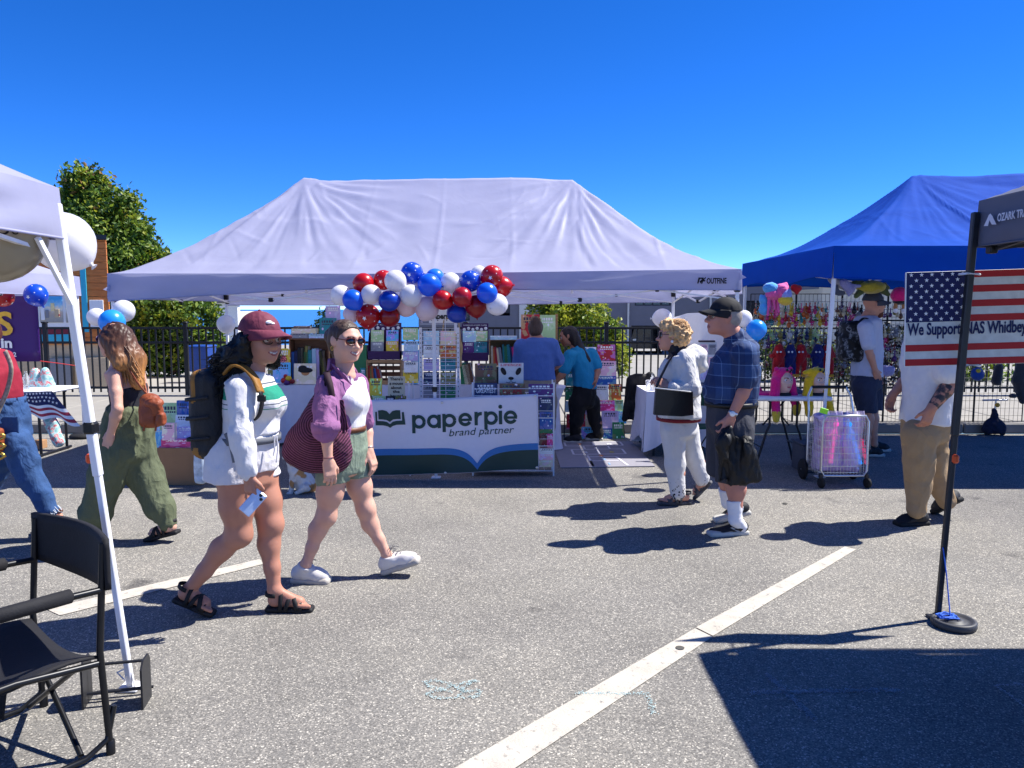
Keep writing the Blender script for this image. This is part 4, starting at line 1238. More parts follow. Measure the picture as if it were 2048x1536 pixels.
# books and the book stall
NAMED = {'red': '#b3202a', 'dark red': '#7c1a22', 'orange': '#c8642a', 'yellow': '#d9b92c', 'olive': '#7f7a3a', 'green': '#2f7a4a', 'pale green': '#a9c98c', 'teal': '#1f7f86', 'sky blue': '#5fb4dd', 'blue': '#23569f', 'navy': '#1c2a56',
  'purple': '#54276d', 'pink': '#d2357f', 'pale pink': '#e4b3bf', 'white': '#dcdcd8', 'cream': '#d8cba8', 'black': '#1a1a1e', 'brown': '#6b4a35', 'grey': '#85868c', 'lilac': '#b7a8d0', 'pale blue': '#a7c6d6'}
def cover_mat(name='book_cover', figure=True):
 m = M(name, '#ffffff', .38, var=.05, obcol=True)
 n, l, b, mx = nodes_of(m)
 oi = n.new('ShaderNodeObjectInfo')
 tc = n.new('ShaderNodeTexCoord')
 ad = n.new('ShaderNodeVectorMath'); ad.operation = 'MULTIPLY_ADD'; ad.inputs[1].default_value = (1, .2, 1)
 cb = n.new('ShaderNodeCombineXYZ'); ml = n.new('ShaderNodeMath'); ml.operation = 'MULTIPLY'; ml.inputs[1].default_value = 37
 l.new(oi.outputs['Random'], ml.inputs[0])
 for i in range(3): l.new(ml.outputs[0], cb.inputs[i])
 l.new(tc.outputs['Generated'], ad.inputs[0]); l.new(cb.outputs[0], ad.inputs[2])
 nz = n.new('ShaderNodeTexNoise'); nz.inputs['Scale'].default_value = 2.6; nz.inputs['Detail'].default_value = 2.5
 l.new(ad.outputs[0], nz.inputs['Vector'])
 hs1 = n.new('ShaderNodeHueSaturation')
 l.new(oi.outputs['Color'], hs1.inputs['Color'])
 m1 = n.new('ShaderNodeMapRange'); m1.inputs['To Min'].default_value = .36; m1.inputs['To Max'].default_value = .64
 l.new(oi.outputs['Random'], m1.inputs['Value']); l.new(m1.outputs[0], hs1.inputs['Hue'])
 hs1.inputs['Value'].default_value = 1.1; hs1.inputs['Saturation'].default_value = .75
 st = n.new('ShaderNodeMapRange'); st.inputs['From Min'].default_value = .52; st.inputs['From Max'].default_value = .56
 l.new(nz.outputs[0], st.inputs['Value'])
 a = n.new('ShaderNodeMix'); a.data_type = 'RGBA'
 l.new(st.outputs[0], a.inputs['Factor']); l.new(oi.outputs['Color'], a.inputs[6]); l.new(hs1.outputs[0], a.inputs[7])
 nz2 = n.new('ShaderNodeTexVoronoi'); nz2.inputs['Scale'].default_value = 3.2; l.new(ad.outputs[0], nz2.inputs['Vector'])
 s2 = n.new('ShaderNodeMapRange'); s2.inputs['From Min'].default_value = .2; s2.inputs['From Max'].default_value = .17
 l.new(nz2.outputs['Distance'], s2.inputs['Value'])
 c = n.new('ShaderNodeMix'); c.data_type = 'RGBA'
 l.new(s2.outputs[0], c.inputs['Factor']); l.new(a.outputs[2], c.inputs[6])
 hs2 = n.new('ShaderNodeHueSaturation'); hs2.inputs['Saturation'].default_value = .5; hs2.inputs['Value'].default_value = 2.2
 l.new(nz2.outputs['Color'], hs2.inputs['Color'])
 mm = n.new('ShaderNodeMix'); mm.data_type = 'RGBA'; mm.inputs['Factor'].default_value = .6
 l.new(hs2.outputs[0], mm.inputs[6]); l.new(oi.outputs['Color'], mm.inputs[7])
 l.new(mm.outputs[2], c.inputs[7])
 sx = n.new('ShaderNodeSeparateXYZ'); l.new(tc.outputs['Generated'], sx.inputs[0])
 def band(z0, z1, sc, ph):
  g1 = n.new('ShaderNodeMath'); g1.operation = 'COMPARE'; g1.inputs[1].default_value = (z0 + z1) / 2; g1.inputs[2].default_value = (z1 - z0) / 2; l.new(sx.outputs[2], g1.inputs[0])
  cx = n.new('ShaderNodeMath'); cx.operation = 'COMPARE'; cx.inputs[1].default_value = .5; cx.inputs[2].default_value = .36; l.new(sx.outputs[0], cx.inputs[0])
  k = n.new('ShaderNodeMath'); k.operation = 'MULTIPLY_ADD'; k.inputs[1].default_value = sc; l.new(sx.outputs[0], k.inputs[0]); l.new(ml.outputs[0], k.inputs[2])
  f_ = n.new('ShaderNodeMath'); f_.operation = 'FRACT'; l.new(k.outputs[0], f_.inputs[0])
  t = n.new('ShaderNodeMath'); t.operation = 'LESS_THAN'; t.inputs[1].default_value = .72; l.new(f_.outputs[0], t.inputs[0])
  a1 = n.new('ShaderNodeMath'); a1.operation = 'MULTIPLY'; l.new(g1.outputs[0], a1.inputs[0]); l.new(cx.outputs[0], a1.inputs[1])
  a2 = n.new('ShaderNodeMath'); a2.operation = 'MULTIPLY'; l.new(a1.outputs[0], a2.inputs[0]); l.new(t.outputs[0], a2.inputs[1]); return a2
 s_ = n.new('ShaderNodeMath'); s_.operation = 'MAXIMUM'
 l.new(band(.78, .89, 6.5, 0).outputs[0], s_.inputs[0]); l.new(band(.68, .74, 9, .3).outputs[0], s_.inputs[1])
 iv = n.new('ShaderNodeMapRange'); iv.inputs['From Min'].default_value = .5; iv.inputs['From Max'].default_value = .51; l.new(oi.outputs['Random'], iv.inputs['Value'])
 tk = n.new('ShaderNodeMix'); tk.data_type = 'RGBA'; l.new(iv.outputs[0], tk.inputs['Factor']); tk.inputs[6].default_value = (.75, .74, .7, 1); tk.inputs[7].default_value = (.03, .03, .06, 1)
 fin = n.new('ShaderNodeMix'); fin.data_type = 'RGBA'; l.new(s_.outputs[0], fin.inputs['Factor']); l.new(c.outputs[2], fin.inputs[6]); l.new(tk.outputs[2], fin.inputs[7])
 hv = n.new('ShaderNodeHueSaturation'); hv.inputs['Value'].default_value = 1.3; l.new(fin.outputs[2], hv.inputs['Color'])
 l.new(hv.outputs[0], mx.inputs[6])
 return m
COVER = cover_mat()
PLAINC = M('plain_cover', '#ffffff', .4, var=.06, obcol=True)
PAGES = M('book_pages', '#d9d3c2', .8, var=.06, stretch=(1, 1, 60))
def book_mesh(nm, cm):
 b = MB()
 b.box((0, -.44, .5), (1, .12, 1), mi=0).box((0, .44, .5), (1, .12, 1), mi=0).box((-.485, 0, .5), (.03, .76, 1), mi=0)
 b.box((0, 0, .5), (.94, .76, .96), mi=1)
 return b.mesh(nm, [cm, PAGES])
BK, BKP = book_mesh('book', COVER), book_mesh('book_plain', PLAINC)
LABELS = set()
def uniq(*opts):
 for o in opts:
  if o not in LABELS:
   LABELS.add(o); return o
 return opts[-1]
def euler(rx=0, ry=0, rz=0): return Euler((rx, ry, rz), 'XYZ')
def book(bc, w, h, t, col, label, group, lean=0.0, roll=0.0, yaw=0.0, plain=False, title=None, tcol=None, cat='book'):
 o = link('book', BKP if plain else BK, None, NAMED.get(col, col))
 o.location = Vector(bc); o.scale = (w, t, h)
 o.rotation_mode = 'YXZ'
 o.rotation_euler = (-lean, roll, yaw)
 prop(o, label, cat, group)
 if title:
  q = o.rotation_euler.to_matrix()
  xd, yd = np.array(q @ Vector((1, 0, 0))), np.array(q @ Vector((0, 0, 1)))
  nd = np.cross(xd, yd)
  for s_, fx, fy, fw, sz in title:
   p = np.asarray(bc) + xd * w * (fx - .5) + yd * h * fy + nd * t * .5
   tt = text(s_, sz, p, xd, yd, tcol or PAINTW, None, fit=fw * w, bold=.001)
   tt.parent = o; tt.matrix_parent_inverse = (Matrix.LocRotScale(o.location, q.to_quaternion(), o.scale)).inverted()
 return o
def rect(px0, py0, px1, py1, Y):
 a, b = P(px0, py1, Y), P(px1, py0, Y)
 return A((a[0] + b[0]) / 2, Y, a[2]), abs(b[0] - a[0]), b[2] - a[2]
def rbook(px0, py0, px1, py1, Y, col, label, group='books on the stall', t=.014, lean=.12, **k):
 c, w, h = rect(px0, py0, px1, py1, Y)
 return book(c, w, h, t, col, label, group, lean=lean, **k)
def spine_row(px0, px1, pyb, pyt, Y, cols, where, group, tilt=None, depth=.2):
 n = len(cols); x = px0
 ws = [RNG.uniform(.7, 1.3) for _ in cols]; s = (px1 - px0) / sum(ws)
 for i, cn in enumerate(cols):
  w = ws[i] * s; c = P(x + w / 2, pyb, Y); wm = w / FPX * Y * .93
  h = (pyb - pyt) / FPX * Y * RNG.uniform(.8, 1.0)
  same = [j for j in range(n) if cols[j] == cn]
  L = cols[i - 1] if i else None; Rr = cols[i + 1] if i < n - 1 else None
  if L and Rr: nb = f'between {L} and {Rr} ones' if L != Rr else f'between two {L} ones'
  elif L: nb = f'right end beside {L} one'
  else: nb = f'left end beside {Rr} one'
  o = link('book', BKP, None, NAMED[cn]); o.location = Vector(c + A(0, depth / 2, 0)); o.scale = (wm, depth, h)
  o.rotation_mode = 'YXZ'; o.rotation_euler = (0, (tilt[i] if tilt else RNG.uniform(-.02, .02)), 0)
  lab = uniq(f'{cn} book spine out {where}') if len(same) == 1 else uniq(f'{cn} book spine out {nb} {where}', f'{cn} book spine out {where}')
  prop(o, lab, 'book', group)
  x += w
def case(px0, py0, px1, py1, Y, depth, mat, label, shelves=0, name='bookcase', cat='bookcase', th=.014, back=True):
 c, w, h = rect(px0, py0, px1, py1, Y)
 t = thing(name, label, cat, c)
 for s in (-1, 1): MB().box(c + A(s * (w / 2 - th / 2), depth / 2, h / 2), (th, depth, h), bev=.002).build('side_panel', mat, t)
 for i in range(shelves + 2): MB().box(c + A(0, depth / 2 + .001, th / 2 + (h - th) * i / (shelves + 1)), (w - 2 * th, depth - .004, th), bev=.002).build('shelf', mat, t)
 if back: MB().box(c + A(0, depth - .004, h / 2), (w - 2 * th, .006, h - .01)).build('back_panel', mat, t)
 return t
def draped_table(label, x0, x1, y0, y1, zt, mat, seed=1, hem=.03, scallop=.0, name='cloth_table'):
 t = thing(name, label, 'table', ((x0 + x1) / 2, (y0 + y1) / 2, 0))
 MB().box(((x0 + x1) / 2, (y0 + y1) / 2, zt - .03), (x1 - x0 - .02, y1 - y0 - .02, .04), bev=.01).build('tabletop', WMETAL, t)
 for lx in (x0 + .1, x1 - .1):
  for ly in (y0 + .08, y1 - .08): MB().bar((lx, ly, 0), (lx, ly, zt - .05), .025, .025).build('leg', GMETAL, t)
 per = [A(x0, y0), A(x1, y0), A(x1, y1), A(x0, y1), A(x0, y0)]
 m = MB()
 seg = [np.linalg.norm(per[i + 1] - per[i]) for i in range(4)]; tot = sum(seg)
 def at(s):
  s = s % tot
  for i in range(4):
   if s <= seg[i] + 1e-9: return per[i] + (per[i + 1] - per[i]) * s / seg[i], s
   s -= seg[i]
  return per[4], 0
 cx = A((x0 + x1) / 2, (y0 + y1) / 2)
 def f(u, v):
  p, _ = at(u * tot)
  d = p - cx; corner = min(abs(abs(d[0]) - (x1 - x0) / 2) + 0, 9)
  s = u * tot
  near = min([abs(s - sum(seg[:i])) for i in range(5)])
  fl = .035 * math.sin(s * 19 + seed) + .02 * math.sin(s * 41 + seed * 2) + .05 * math.exp(-(near / .12) ** 2)
  o = nrm(A(d[0] / (x1 - x0), d[1] / (y1 - y0))) * (fl * v + .006)
  zb = hem + scallop * (1 - math.exp(-(near / .25) ** 2)) + .012 * math.sin(s * 11)
  return A(p[0] + o[0], p[1] + o[1], zt - (zt - zb) * v)
 m.sheet(f, int(tot / .035), 8)
 m.sheet(lambda u, v: A(x0 - .006 + (x1 - x0 + .012) * u, y0 - .006 + (y1 - y0 + .012) * v, zt + .002), 2, 2)
 m.build('tablecloth', mat, t)
 return t
draped_table('long white draped table at the back left of the book stall', -2.86, .35, 9.2, 9.95, .74, CLOTHW, 3)
# left end of the long table
case(580, 677, 657, 768, 9.42, .2, WOODD, 'brown wooden bookcase left on the draped table, boxes on top', 0)
spine_row(584, 653, 764, 690, 9.43, ['blue', 'navy', 'black', 'olive', 'green', 'teal', 'pale blue', 'lilac', 'black', 'olive'], 'in the left bookcase', 'books in the left bookcase', tilt=[0, 0, 0, .12, 0, 0, 0, 0, 0, -.14], depth=.15)
GBX = 'boxes on the left bookcase'
for (a, b, c_, d, col, lab) in ((584, 667, 618, 676, 'grey', 'grey puzzle box at the left on top of the left bookcase'), (620, 668, 652, 676, 'pale blue', 'pale blue puzzle box at the right on top of the left bookcase'), (586, 657, 634, 666.6, 'cream', 'cream box lying on the two boxes on the left bookcase'), (590, 652, 622, 656.6, 'brown', 'thin brown box topmost of the pile on the left bookcase')):
 rbook(a, b, c_, d, 9.48, col, lab, GBX, t=.13, lean=0, cat='box')
rbook(551, 697, 579, 735, 9.3, 'yellow', 'yellow picture book lettered DIG standing at the left table end', t=.02, title=[('DIG', .2, .35, .6, .09)], tcol=RED)
rbook(540, 700, 553, 740, 9.36, 'lilac', 'lilac book half hidden behind the yellow DIG book', t=.02)
rbook(546, 725, 580, 766, 9.24, 'sky blue', 'sky blue picture book in front of the yellow DIG book', t=.02)
rbook(536, 728, 548, 766, 9.27, 'olive', 'narrow olive book beside the sky blue one at the left table end', t=.02)
o = rbook(588, 727, 631, 768, 9.24, 'cream', 'cream book with a face in a black hat on its cover', t=.012)
fm = MB(); q, w_, h_ = rect(588, 727, 631, 768, 9.222)
fm.sphere(q + A(0, .004 + .03, h_ * .40), (.075, .01, .08), 18, 10, 0); fm.sphere(q + A(0, .0 + .03, h_ * .66), (.09, .01, .035), 18, 8, 1); fm.sphere(q + A(-.03, .0 + .03, h_ * .74), (.055, .009, .04), 18, 8, 1)
fm.build('cover_picture', [M('cover_skin', '#c98a52', .5), INK], o)
pl_ = thing('plush_toy', 'small plush toy in red, yellow and purple on the table edge', 'toy', P(573, 770, 9.22))
for px, py, r, c_ in ((568, 761, .04, 'red'), (577, 757, .038, 'yellow'), (574, 765, .045, 'purple'), (584, 763, .035, 'dark red'), (571, 752, .025, 'red')):
 MB().sphere(P(px, py, 9.22), (r, r, r * .9), 14, 9).build('body_bead', PLAINC, pl_, NAMED[c_])
# behind the purple shirted woman
case(659, 682, 722, 768, 9.4, .2, WOOD, 'pale wooden bookcase behind the woman in sunglasses', 0)
spine_row(664, 718, 764, 694, 9.41, ['brown', 'cream', 'black', 'white', 'grey', 'brown', 'navy'], 'in the case behind the sunglasses', 'books in the second bookcase', depth=.15)
rbook(640, 636, 672, 680, 9.5, 'teal', 'teal picture book on top of the bookcase left of the sunglasses woman', t=.03, lean=.05)
rbook(652, 612, 680, 644, 9.58, 'lilac', 'lilac picture board at the highest spot behind the teal book', t=.03, lean=.02)
rbook(700, 690, 735, 768, 9.36, 'green', 'tall dark green box beside the brown crate on the table', t=.15, lean=0, cat='box', plain=True)
rbook(722, 736, 731, 768, 9.24, 'teal', 'narrow teal book beside the brown crate', t=.03, lean=0)
# purple counter displays
PURP = M('purple_card', '#3f1a52', .5, var=.06)
def purple_display(px0, py0, px1, py1, Y, label, books, gname, head):
 c, w, h = rect(px0, py0, px1, py1, Y)
 t = thing('book_display', label, 'display', c)
 MB().box(c + A(0, .16, h / 2), (w, .008, h), bev=.002).build('back_card', PURP, t)
 MB().box(c + A(0, .07, .05), (w, .17, .1), bev=.003).build('tray', PURP, t)
 for s in (-1, 1): MB().prism([c + A(s * w / 2, -.01, .0), c + A(s * w / 2, .16, 0), c + A(s * w / 2, .16, h * .75), c + A(s * w / 2, .09, h * .72), c + A(s * w / 2, -.01, h * .3)], (-s * .004, 0, 0)).build('side_card', PURP, t)
 text(head, .022, c + A(-w * .44, .154, h * .93), A(1, 0, 0), UP, PAINTW, t, fit=w * .88)
 for i in range(6): MB().sphere(c + A(-w * .4 + w * .16 * i, .153, h * (.83 + .03 * (i % 2))), (.02, .004, .02), 10, 6).build('printed_face', PAINTW, t)
 for (fx, fz, fw, fh, col, lab) in books:
  book(c + A(w * (fx - .5), .13 - .1 * (1 - fz), h * fz), w * fw, h * fh, .012, col, lab, gname, lean=.12)
purple_display(736, 646, 799, 719, 9.3, 'purple cardboard book display above the brown crate, left of the wire rack',
   [(.27, .44, .4, .36, 'pale green', 'pale green book at the upper left of the left purple display'), (.74, .44, .38, .36, 'sky blue', 'sky blue book at the upper right of the left purple display'), (.27, .2, .4, .28, 'grey', 'grey book at the lower left of the left purple display'), (.74, .2, .38, .3, 'yellow', 'yellow book at the lower right of the left purple display')], 'books in the left purple display', 'STORIES')
purple_display(922, 647, 976, 722, 9.3, 'purple cardboard book display between the wire rack and the crate of spines',
   [(.3, .5, .5, .3, 'pale blue', 'pale blue book at the upper left of the right purple display'), (.74, .52, .46, .28, 'pale green', 'lime green book at the upper right of the right purple display'), (.27, .2, .4, .3, 'purple', 'purple book at the lower left of the right purple display'), (.72, .2, .48, .3, 'teal', 'teal book at the lower right of the right purple display')], 'books in the right purple display', 'SUPERBUGS & SUPER DUPER')
# brown crate
cc, w_, h_ = rect(733, 720, 803, 770, 9.22)
cr = thing('wooden_crate', 'brown slatted crate of books under the left purple display', 'crate', cc)
for s in (-1, 1): MB().box(cc + A(s * (w_ / 2 - .008), .13, h_ / 2), (.016, .26, h_), bev=.002).build('side_panel', WOOD, cr)
for k in range(4): MB().box(cc + A(0, .255, .035 + k * h_ / 4), (w_ - .032, .01, h_ / 4 - .022), bev=.002).build('slat', WOODD, cr)
MB().box(cc + A(0, .13, .006), (w_ - .034, .24, .012)).build('bottom_board', WOODD, cr); MB().box(cc + A(0, .006, h_ - .02), (w_ - .034, .012, .03), bev=.002).build('slat', WOOD, cr); MB().box(cc + A(0, .006, .03), (w_ - .034, .012, .05), bev=.002).build('slat', WOOD, cr)
spine_row(737, 764, 768, 731, 9.26, ['red', 'olive', 'orange', 'navy', 'blue', 'dark red', 'red'], 'in the brown crate', 'books in the brown crate', tilt=[-.02, -.05, -.08, -.1, -.13, -.16, -.2], depth=.14)
# low white wire racks behind the banner
def wire_rack(px0, px1, pyt, Y, depth, label, levels):
 a, b = P(px0, pyt, Y), P(px1, pyt, Y)
 x0, x1, zt = a[0], b[0], a[2]
 t = thing('wire_rack', label, 'rack', ((x0 + x1) / 2, Y, 0))
 for x in (x0, x1):
  for y in (Y, Y + depth): MB().tube([(x, y, 0), (x, y, zt)], .008, 8).build('post', WMETAL, t)
 for z in levels:
  m = MB()
  m.tube([(x0, Y, z), (x1, Y, z), (x1, Y + depth, z), (x0, Y + depth, z)], .005, 6, closed=True)
  for k in range(1, 9): m.tube([(x0 + (x1 - x0) * k / 9, Y, z), (x0 + (x1 - x0) * k / 9, Y + depth, z)], .0025, 5, caps=False)
  m.build('shelf', WMETAL, t)
 for z in levels[1:]: MB().tube([(x0, Y, z + .07), (x1, Y, z + .07)], .003, 6).build('rail', WMETAL, t)
 return t, x0, x1
RY = 7.52
wire_rack(700, 818, 768, RY, .3, 'low white wire book rack behind the left half of the banner', [.06, .36, .66])
wire_rack(945, 1108, 765, RY, .3, 'taller white wire book rack behind the right half of the banner', [.05, .3, .58, .8])
rbook(739, 757, 763, 800, RY + .14, 'yellow', 'yellow square book on the low wire rack beside the mouse book', t=.02)
o = rbook(776, 753, 809, 802, RY + .12, 'cream', 'cream board book reading Theres a mouse about the house', t=.02, plain=True, title=[("There's", .12, .84, .76, .04), ('a mouse', .1, .66, .8, .04), ('about', .18, .49, .64, .04), ('the', .3, .33, .4, .04), ('house!', .14, .15, .74, .042)], tcol=INK)
rbook(715, 764, 736, 800, RY + .16, 'pale blue', 'pale blue book at the left of the low wire rack', t=.02)
for i, (a, b, cn) in enumerate(((722, 744, 'olive'), (746, 770, 'pale green'), (772, 790, 'black'), (792, 812, 'olive'))):
 rbook(a, 792, b, 830, RY + .1, cn, uniq(f'{cn} book peeping over the banner edge on the low rack', f'{cn} book at the right of the row peeping over the banner edge'), t=.02, lean=.05)
GB2 = 'books on the taller wire rack'
rbook(949, 766, 995, 800, RY + .1, 'navy', 'navy book titled GREATEST standing on the taller wire rack', GB2, t=.03, lean=.06, title=[('GREATEST', .06, .42, .88, .06)])
rbook(950, 727, 993, 768, RY + .26, 'brown', 'dark brown dinosaur discovery book above the GREATEST book', GB2, t=.03, lean=.06, title=[('DISCOVERY', .08, .22, .84, .035)], tcol=M('green_title', '#3c6b33', .5))
o = rbook(997, 726, 1047, 770, RY + .24, 'white', 'white LIFESIZE book with a panda face on the cover', GB2, t=.02, lean=.06, plain=True, title=[('LIFESIZE', .08, .86, .84, .032)], tcol=M('pink_title', '#d77a86', .5))
pq, pw, ph = rect(997, 726, 1047, 770, RY + .221)
pn = MB()
for s in (-1, 1):
 c_, s_ = math.cos(s * .5), math.sin(s * .5)
 pn.sphere(pq + A(s * pw * .30, .012, ph * .62), (.024, .005, .042), 14, 8, R=np.array([[c_, 0, s_], [0, 1, 0], [-s_, 0, c_]]))
pn.sphere(pq + A(0, .008, ph * .30), (.028, .005, .016), 14, 8)
pn.tube([pq + A(-.05, .004, ph * .13), pq + A(-.015, .004, ph * .1), pq + A(0, .004, ph * .22), pq + A(.015, .004, ph * .1), pq + A(.05, .004, ph * .13)], .003, 6)
pn.build('cover_picture', INK, o)
rbook(999, 767, 1050, 800, RY + .09, 'brown', 'brown book titled ESCAPE standing right of the GREATEST book', GB2, t=.03, lean=.06, title=[('ESCAPE', .12, .4, .76, .055)], tcol=RED)
rbook(1057, 768, 1106, 798, RY + .09, 'purple', 'purple and blue boxed book at the right of the taller rack', GB2, t=.04, lean=.06)
for (a, b, c_, d, cn, lab) in ((1078, 796, 1106, 826, 'navy', 'navy book in the uncovered end of the taller rack, top row'), (1079, 824, 1106, 858, 'blue', 'blue book in the uncovered end of the taller rack, below the navy one'), (1079, 838, 1106, 866, 'green', 'green farm book in the uncovered end of the taller rack'), (1080, 866, 1095, 896, 'dark red', 'dark red book in the uncovered end of the taller rack'), (1094, 868, 1106, 894, 'pink', 'pink book beside the dark red one in the uncovered rack end')):
 rbook(a, b, c_, d, RY + .05 + .02 * (d % 3), cn, lab, GB2, t=.03, lean=.04)
for i, (cn, a, b) in enumerate((('pale pink', 905, 916), ('cream', 916, 930), ('white', 894, 905))):
 c_, w_, h_ = rect(1078, a, 1107, b, RY + .1)
 book(c_, w_, h_, .2, cn, f'{cn} packet lying low in the uncovered end of the taller rack', GB2, cat='box')
for i, cn in enumerate(('brown', 'cream', 'grey', 'red', 'cream', 'brown')):
 c_ = P(958 + i * 22, 951, RY + .08); book(A(c_[0], RY + .1, .06), .1, .03 + .008 * (i % 3), .2, cn, uniq(f'{cn} book lying on the lowest shelf under the banner', f'second {cn} book lying on the lowest shelf under the banner'), GB2)
# tall white grid display and the pale books beside it
gd = thing('grid_display', 'tall white perforated grid display rising behind the banner', 'display', P(878, 965, 7.95))
for px in (841, 916):
 a, b = P(px, 655, 7.95), P(px, 800, 7.95)
 MB().box(A(a[0], 7.95, a[2] / 2), (.028, .02, a[2]), bev=.003).build('upright', WMETAL, gd)
 hm = MB()
 for k in range(22): hm.box(A(a[0], 7.939, .35 + k * .05), (.007, .002, .012))
 hm.build('slots', GMETAL, gd)
 MB().box(A(a[0], 7.95, .02), (.05, .42, .03), bev=.005).build('foot', GMETAL, gd)
wm_ = MB()
x0, x1 = P(841, 700, 7.95)[0], P(916, 700, 7.95)[0]
for k in range(24): wm_.tube([(x0, 7.945, .55 + k * .043), (x1, 7.945, .55 + k * .043)], .003, 5, caps=False)
for k in range(1, 3): wm_.tube([(x0 + (x1 - x0) * k / 3, 7.942, .5), (x0 + (x1 - x0) * k / 3, 7.942, 1.55)], .003, 5, caps=False)
wm_.build('grid_wires', WMETAL, gd)
rows = [(662, 690), (692, 716), (718, 742), (744, 768), (770, 796)]
pc_ = ['pale blue', 'white', 'lilac', 'navy', 'grey', 'cream', 'orange', 'teal', 'olive', 'green']
nm_ = ['top', 'second', 'third', 'fourth', 'lowest']
for r_, (a, b) in enumerate(rows):
 for k in range(2):
  rbook(847 + k * 34, a, 878 + k * 33, b, 8.02, pc_[r_ + 5 * k], f'{pc_[r_ + 5 * k]} book in the {nm_[r_]} row behind the grid wires, {"left" if k == 0 else "right"} column', 'books in the grid display', t=.02, lean=.08)
for r_, (a, b, cn) in enumerate(((656, 680, 'pale green'), (682, 702, 'pale blue'), (703, 722, 'lilac'), (723, 745, 'white'), (740, 766, 'yellow'))):
 rbook(806 + (r_ % 2) * 2, a, 836, b, 9.2, cn, f'{cn} picture book in the column left of the grid display', 'books beside the grid display', t=.02, lean=.08)
rbook(823, 700, 838, 768, 9.26, 'sky blue', 'narrow sky blue box beside the column of pale picture books', 'books beside the grid display', t=.05, lean=.0)
tb = solid('tote_bag', [ell(P(902, 694, 8.6), (.13, .07, .17), k=.03), rbox(P(902, 712, 8.6), (.12, .06, .14), rad=.04, k=.03)], .016, [M('beige_plush', '#b79a6c', .9, var=.2, bump=.3, bscale=60)])
prop(tb, 'beige plush bag hanging behind the wires of the grid display', 'bag')
mth = MB(); mth.tube([P(882, 690, 8.58), P(888, 640, 8.58), P(902, 632, 8.58), P(917, 640, 8.58), P(922, 690, 8.58)], .008, 6); mth.build('strap', M('beige_plush', '#b79a6c'), tb)
ss = thing('hanging_sign', 'small white paperpie sign hanging behind the balloons', 'sign', P(886, 640, 8.7))
q, w_, h_ = rect(858, 618, 912, 646, 8.7)
MB().box(q + A(0, 0, h_ / 2), (w_, .006, h_), bev=.002).build('board', PAINTW, ss)
text('paperpie', .09, q + A(-w_ * .42, -.004, h_ * .3), A(1, 0, 0), UP, INK, ss, bold=.003, fit=w_ * .84)
for s in (-1, 1): MB().tube([q + A(s * w_ * .4, 0, h_), q + A(s * w_ * .4, 0, h_ + .25)], .002, 5).build('cord', INK, ss)
for (a, b, c_, d, cn, lab, tl) in ((922, 727, 934, 768, 'green', 'green book leaning right of the grid display', -.06), (930, 729, 942, 768, 'cream', 'cream book leaning between the green and brown books', -.16), (937, 727, 949, 768, 'brown', 'brown book leaning against the dinosaur book', -.22)):
 c1, w_, h_ = rect(a, b, c_, d, 9.25); o = book(c1 + A(0, .1, 0), w_, h_, .2, cn, lab, 'books leaning by the grid display', plain=True, roll=tl)
# right part: table behind the taller rack, crate of spines, big red book
draped_table('white draped side table under the crate of book spines', .38, .56, 9.3, 9.9, .74, CLOTHW, 5)
case(978, 679, 1046, 732, 9.32, .25, WOOD, 'pale wooden crate of spines behind the panda book', 0, name='wooden_crate', cat='crate')
spine_row(982, 1042, 729, 688, 9.34, ['cream', 'orange', 'red', 'cream', 'grey', 'teal', 'green', 'teal', 'navy', 'pink', 'pink', 'purple'], 'in the panda book crate', 'books in the crate above the panda book', tilt=[-.02, -.04, -.1, -.12, -.14, -.06, -.06, -.08, -.1, -.14, -.17, -.2], depth=.16)
MB_ = rect(978, 734, 1046, 768, 9.4); book(MB_[0], MB_[1], MB_[2], .2, 'black', 'black storage box under the crate of spines', None, plain=True, cat='box')
c1, w_, h_ = rect(981, 672, 1034, 679, 9.35); book(c1, w_, h_, .22, 'pale blue', 'pale blue book lying flat on top of the crate of spines', None)
case(1047, 680, 1116, 768, 9.36, .25, WOODD, 'brown bookcase in front of the woman in the blue shirt', 1)
spine_row(1052, 1112, 722, 690, 9.38, ['brown', 'red', 'cream', 'navy', 'teal', 'red', 'brown'], 'in the case before the blue tee', 'books in the bookcase before the woman in blue', depth=.16)
rbook(1042, 629, 1080, 680, 9.46, 'red', 'big red picture book standing on the bookcase, left of the white one', 'big books on the bookcase', t=.03, lean=.05)
rbook(1079, 630, 1111, 680, 9.46, 'pale green', 'white and green dinosaur picture book beside the big red one', 'big books on the bookcase', t=.03, lean=.05)
MB2 = MB().box(P(1113, 654, 9.5), (.03, .03, .32)).build('wooden_post', WOOD); prop(MB2, 'pale wooden upright beside the big picture books', 'post')
# slanted book rack by the turquoise shirted woman
sr = thing('slanted_book_rack', 'leaning black wire rack of picture books at the stall right end', 'rack', G(1190, 882))
def slY(py): return np.interp(py, [690, 882], [10.12, 9.74])
for px0, px1 in ((1134, 1128), (1232, 1250)):
 MB().tube([P(px0, 694, slY(690) + .05), P(px1, 882, slY(882) + .05)], .008, 7).build('frame', BMETAL, sr)
for py in (722, 752, 770, 800, 822, 856, 882):
 k = (py - 690) / 192
 MB().tube([P(lerp(1134, 1128, k), py, slY(py) - .01), P(lerp(1232, 1250, k), py, slY(py) - .01)], .004, 6).build('ledge', BMETAL, sr)
MB().tube([P(1150, 700, 10.2), G(1155, 868)], .008, 7).build('prop_leg', BMETAL, sr); MB().tube([P(1225, 700, 10.2), G(1228, 868)], .008, 7).build('prop_leg', BMETAL, sr)
GS = 'picture books on the slanted rack'
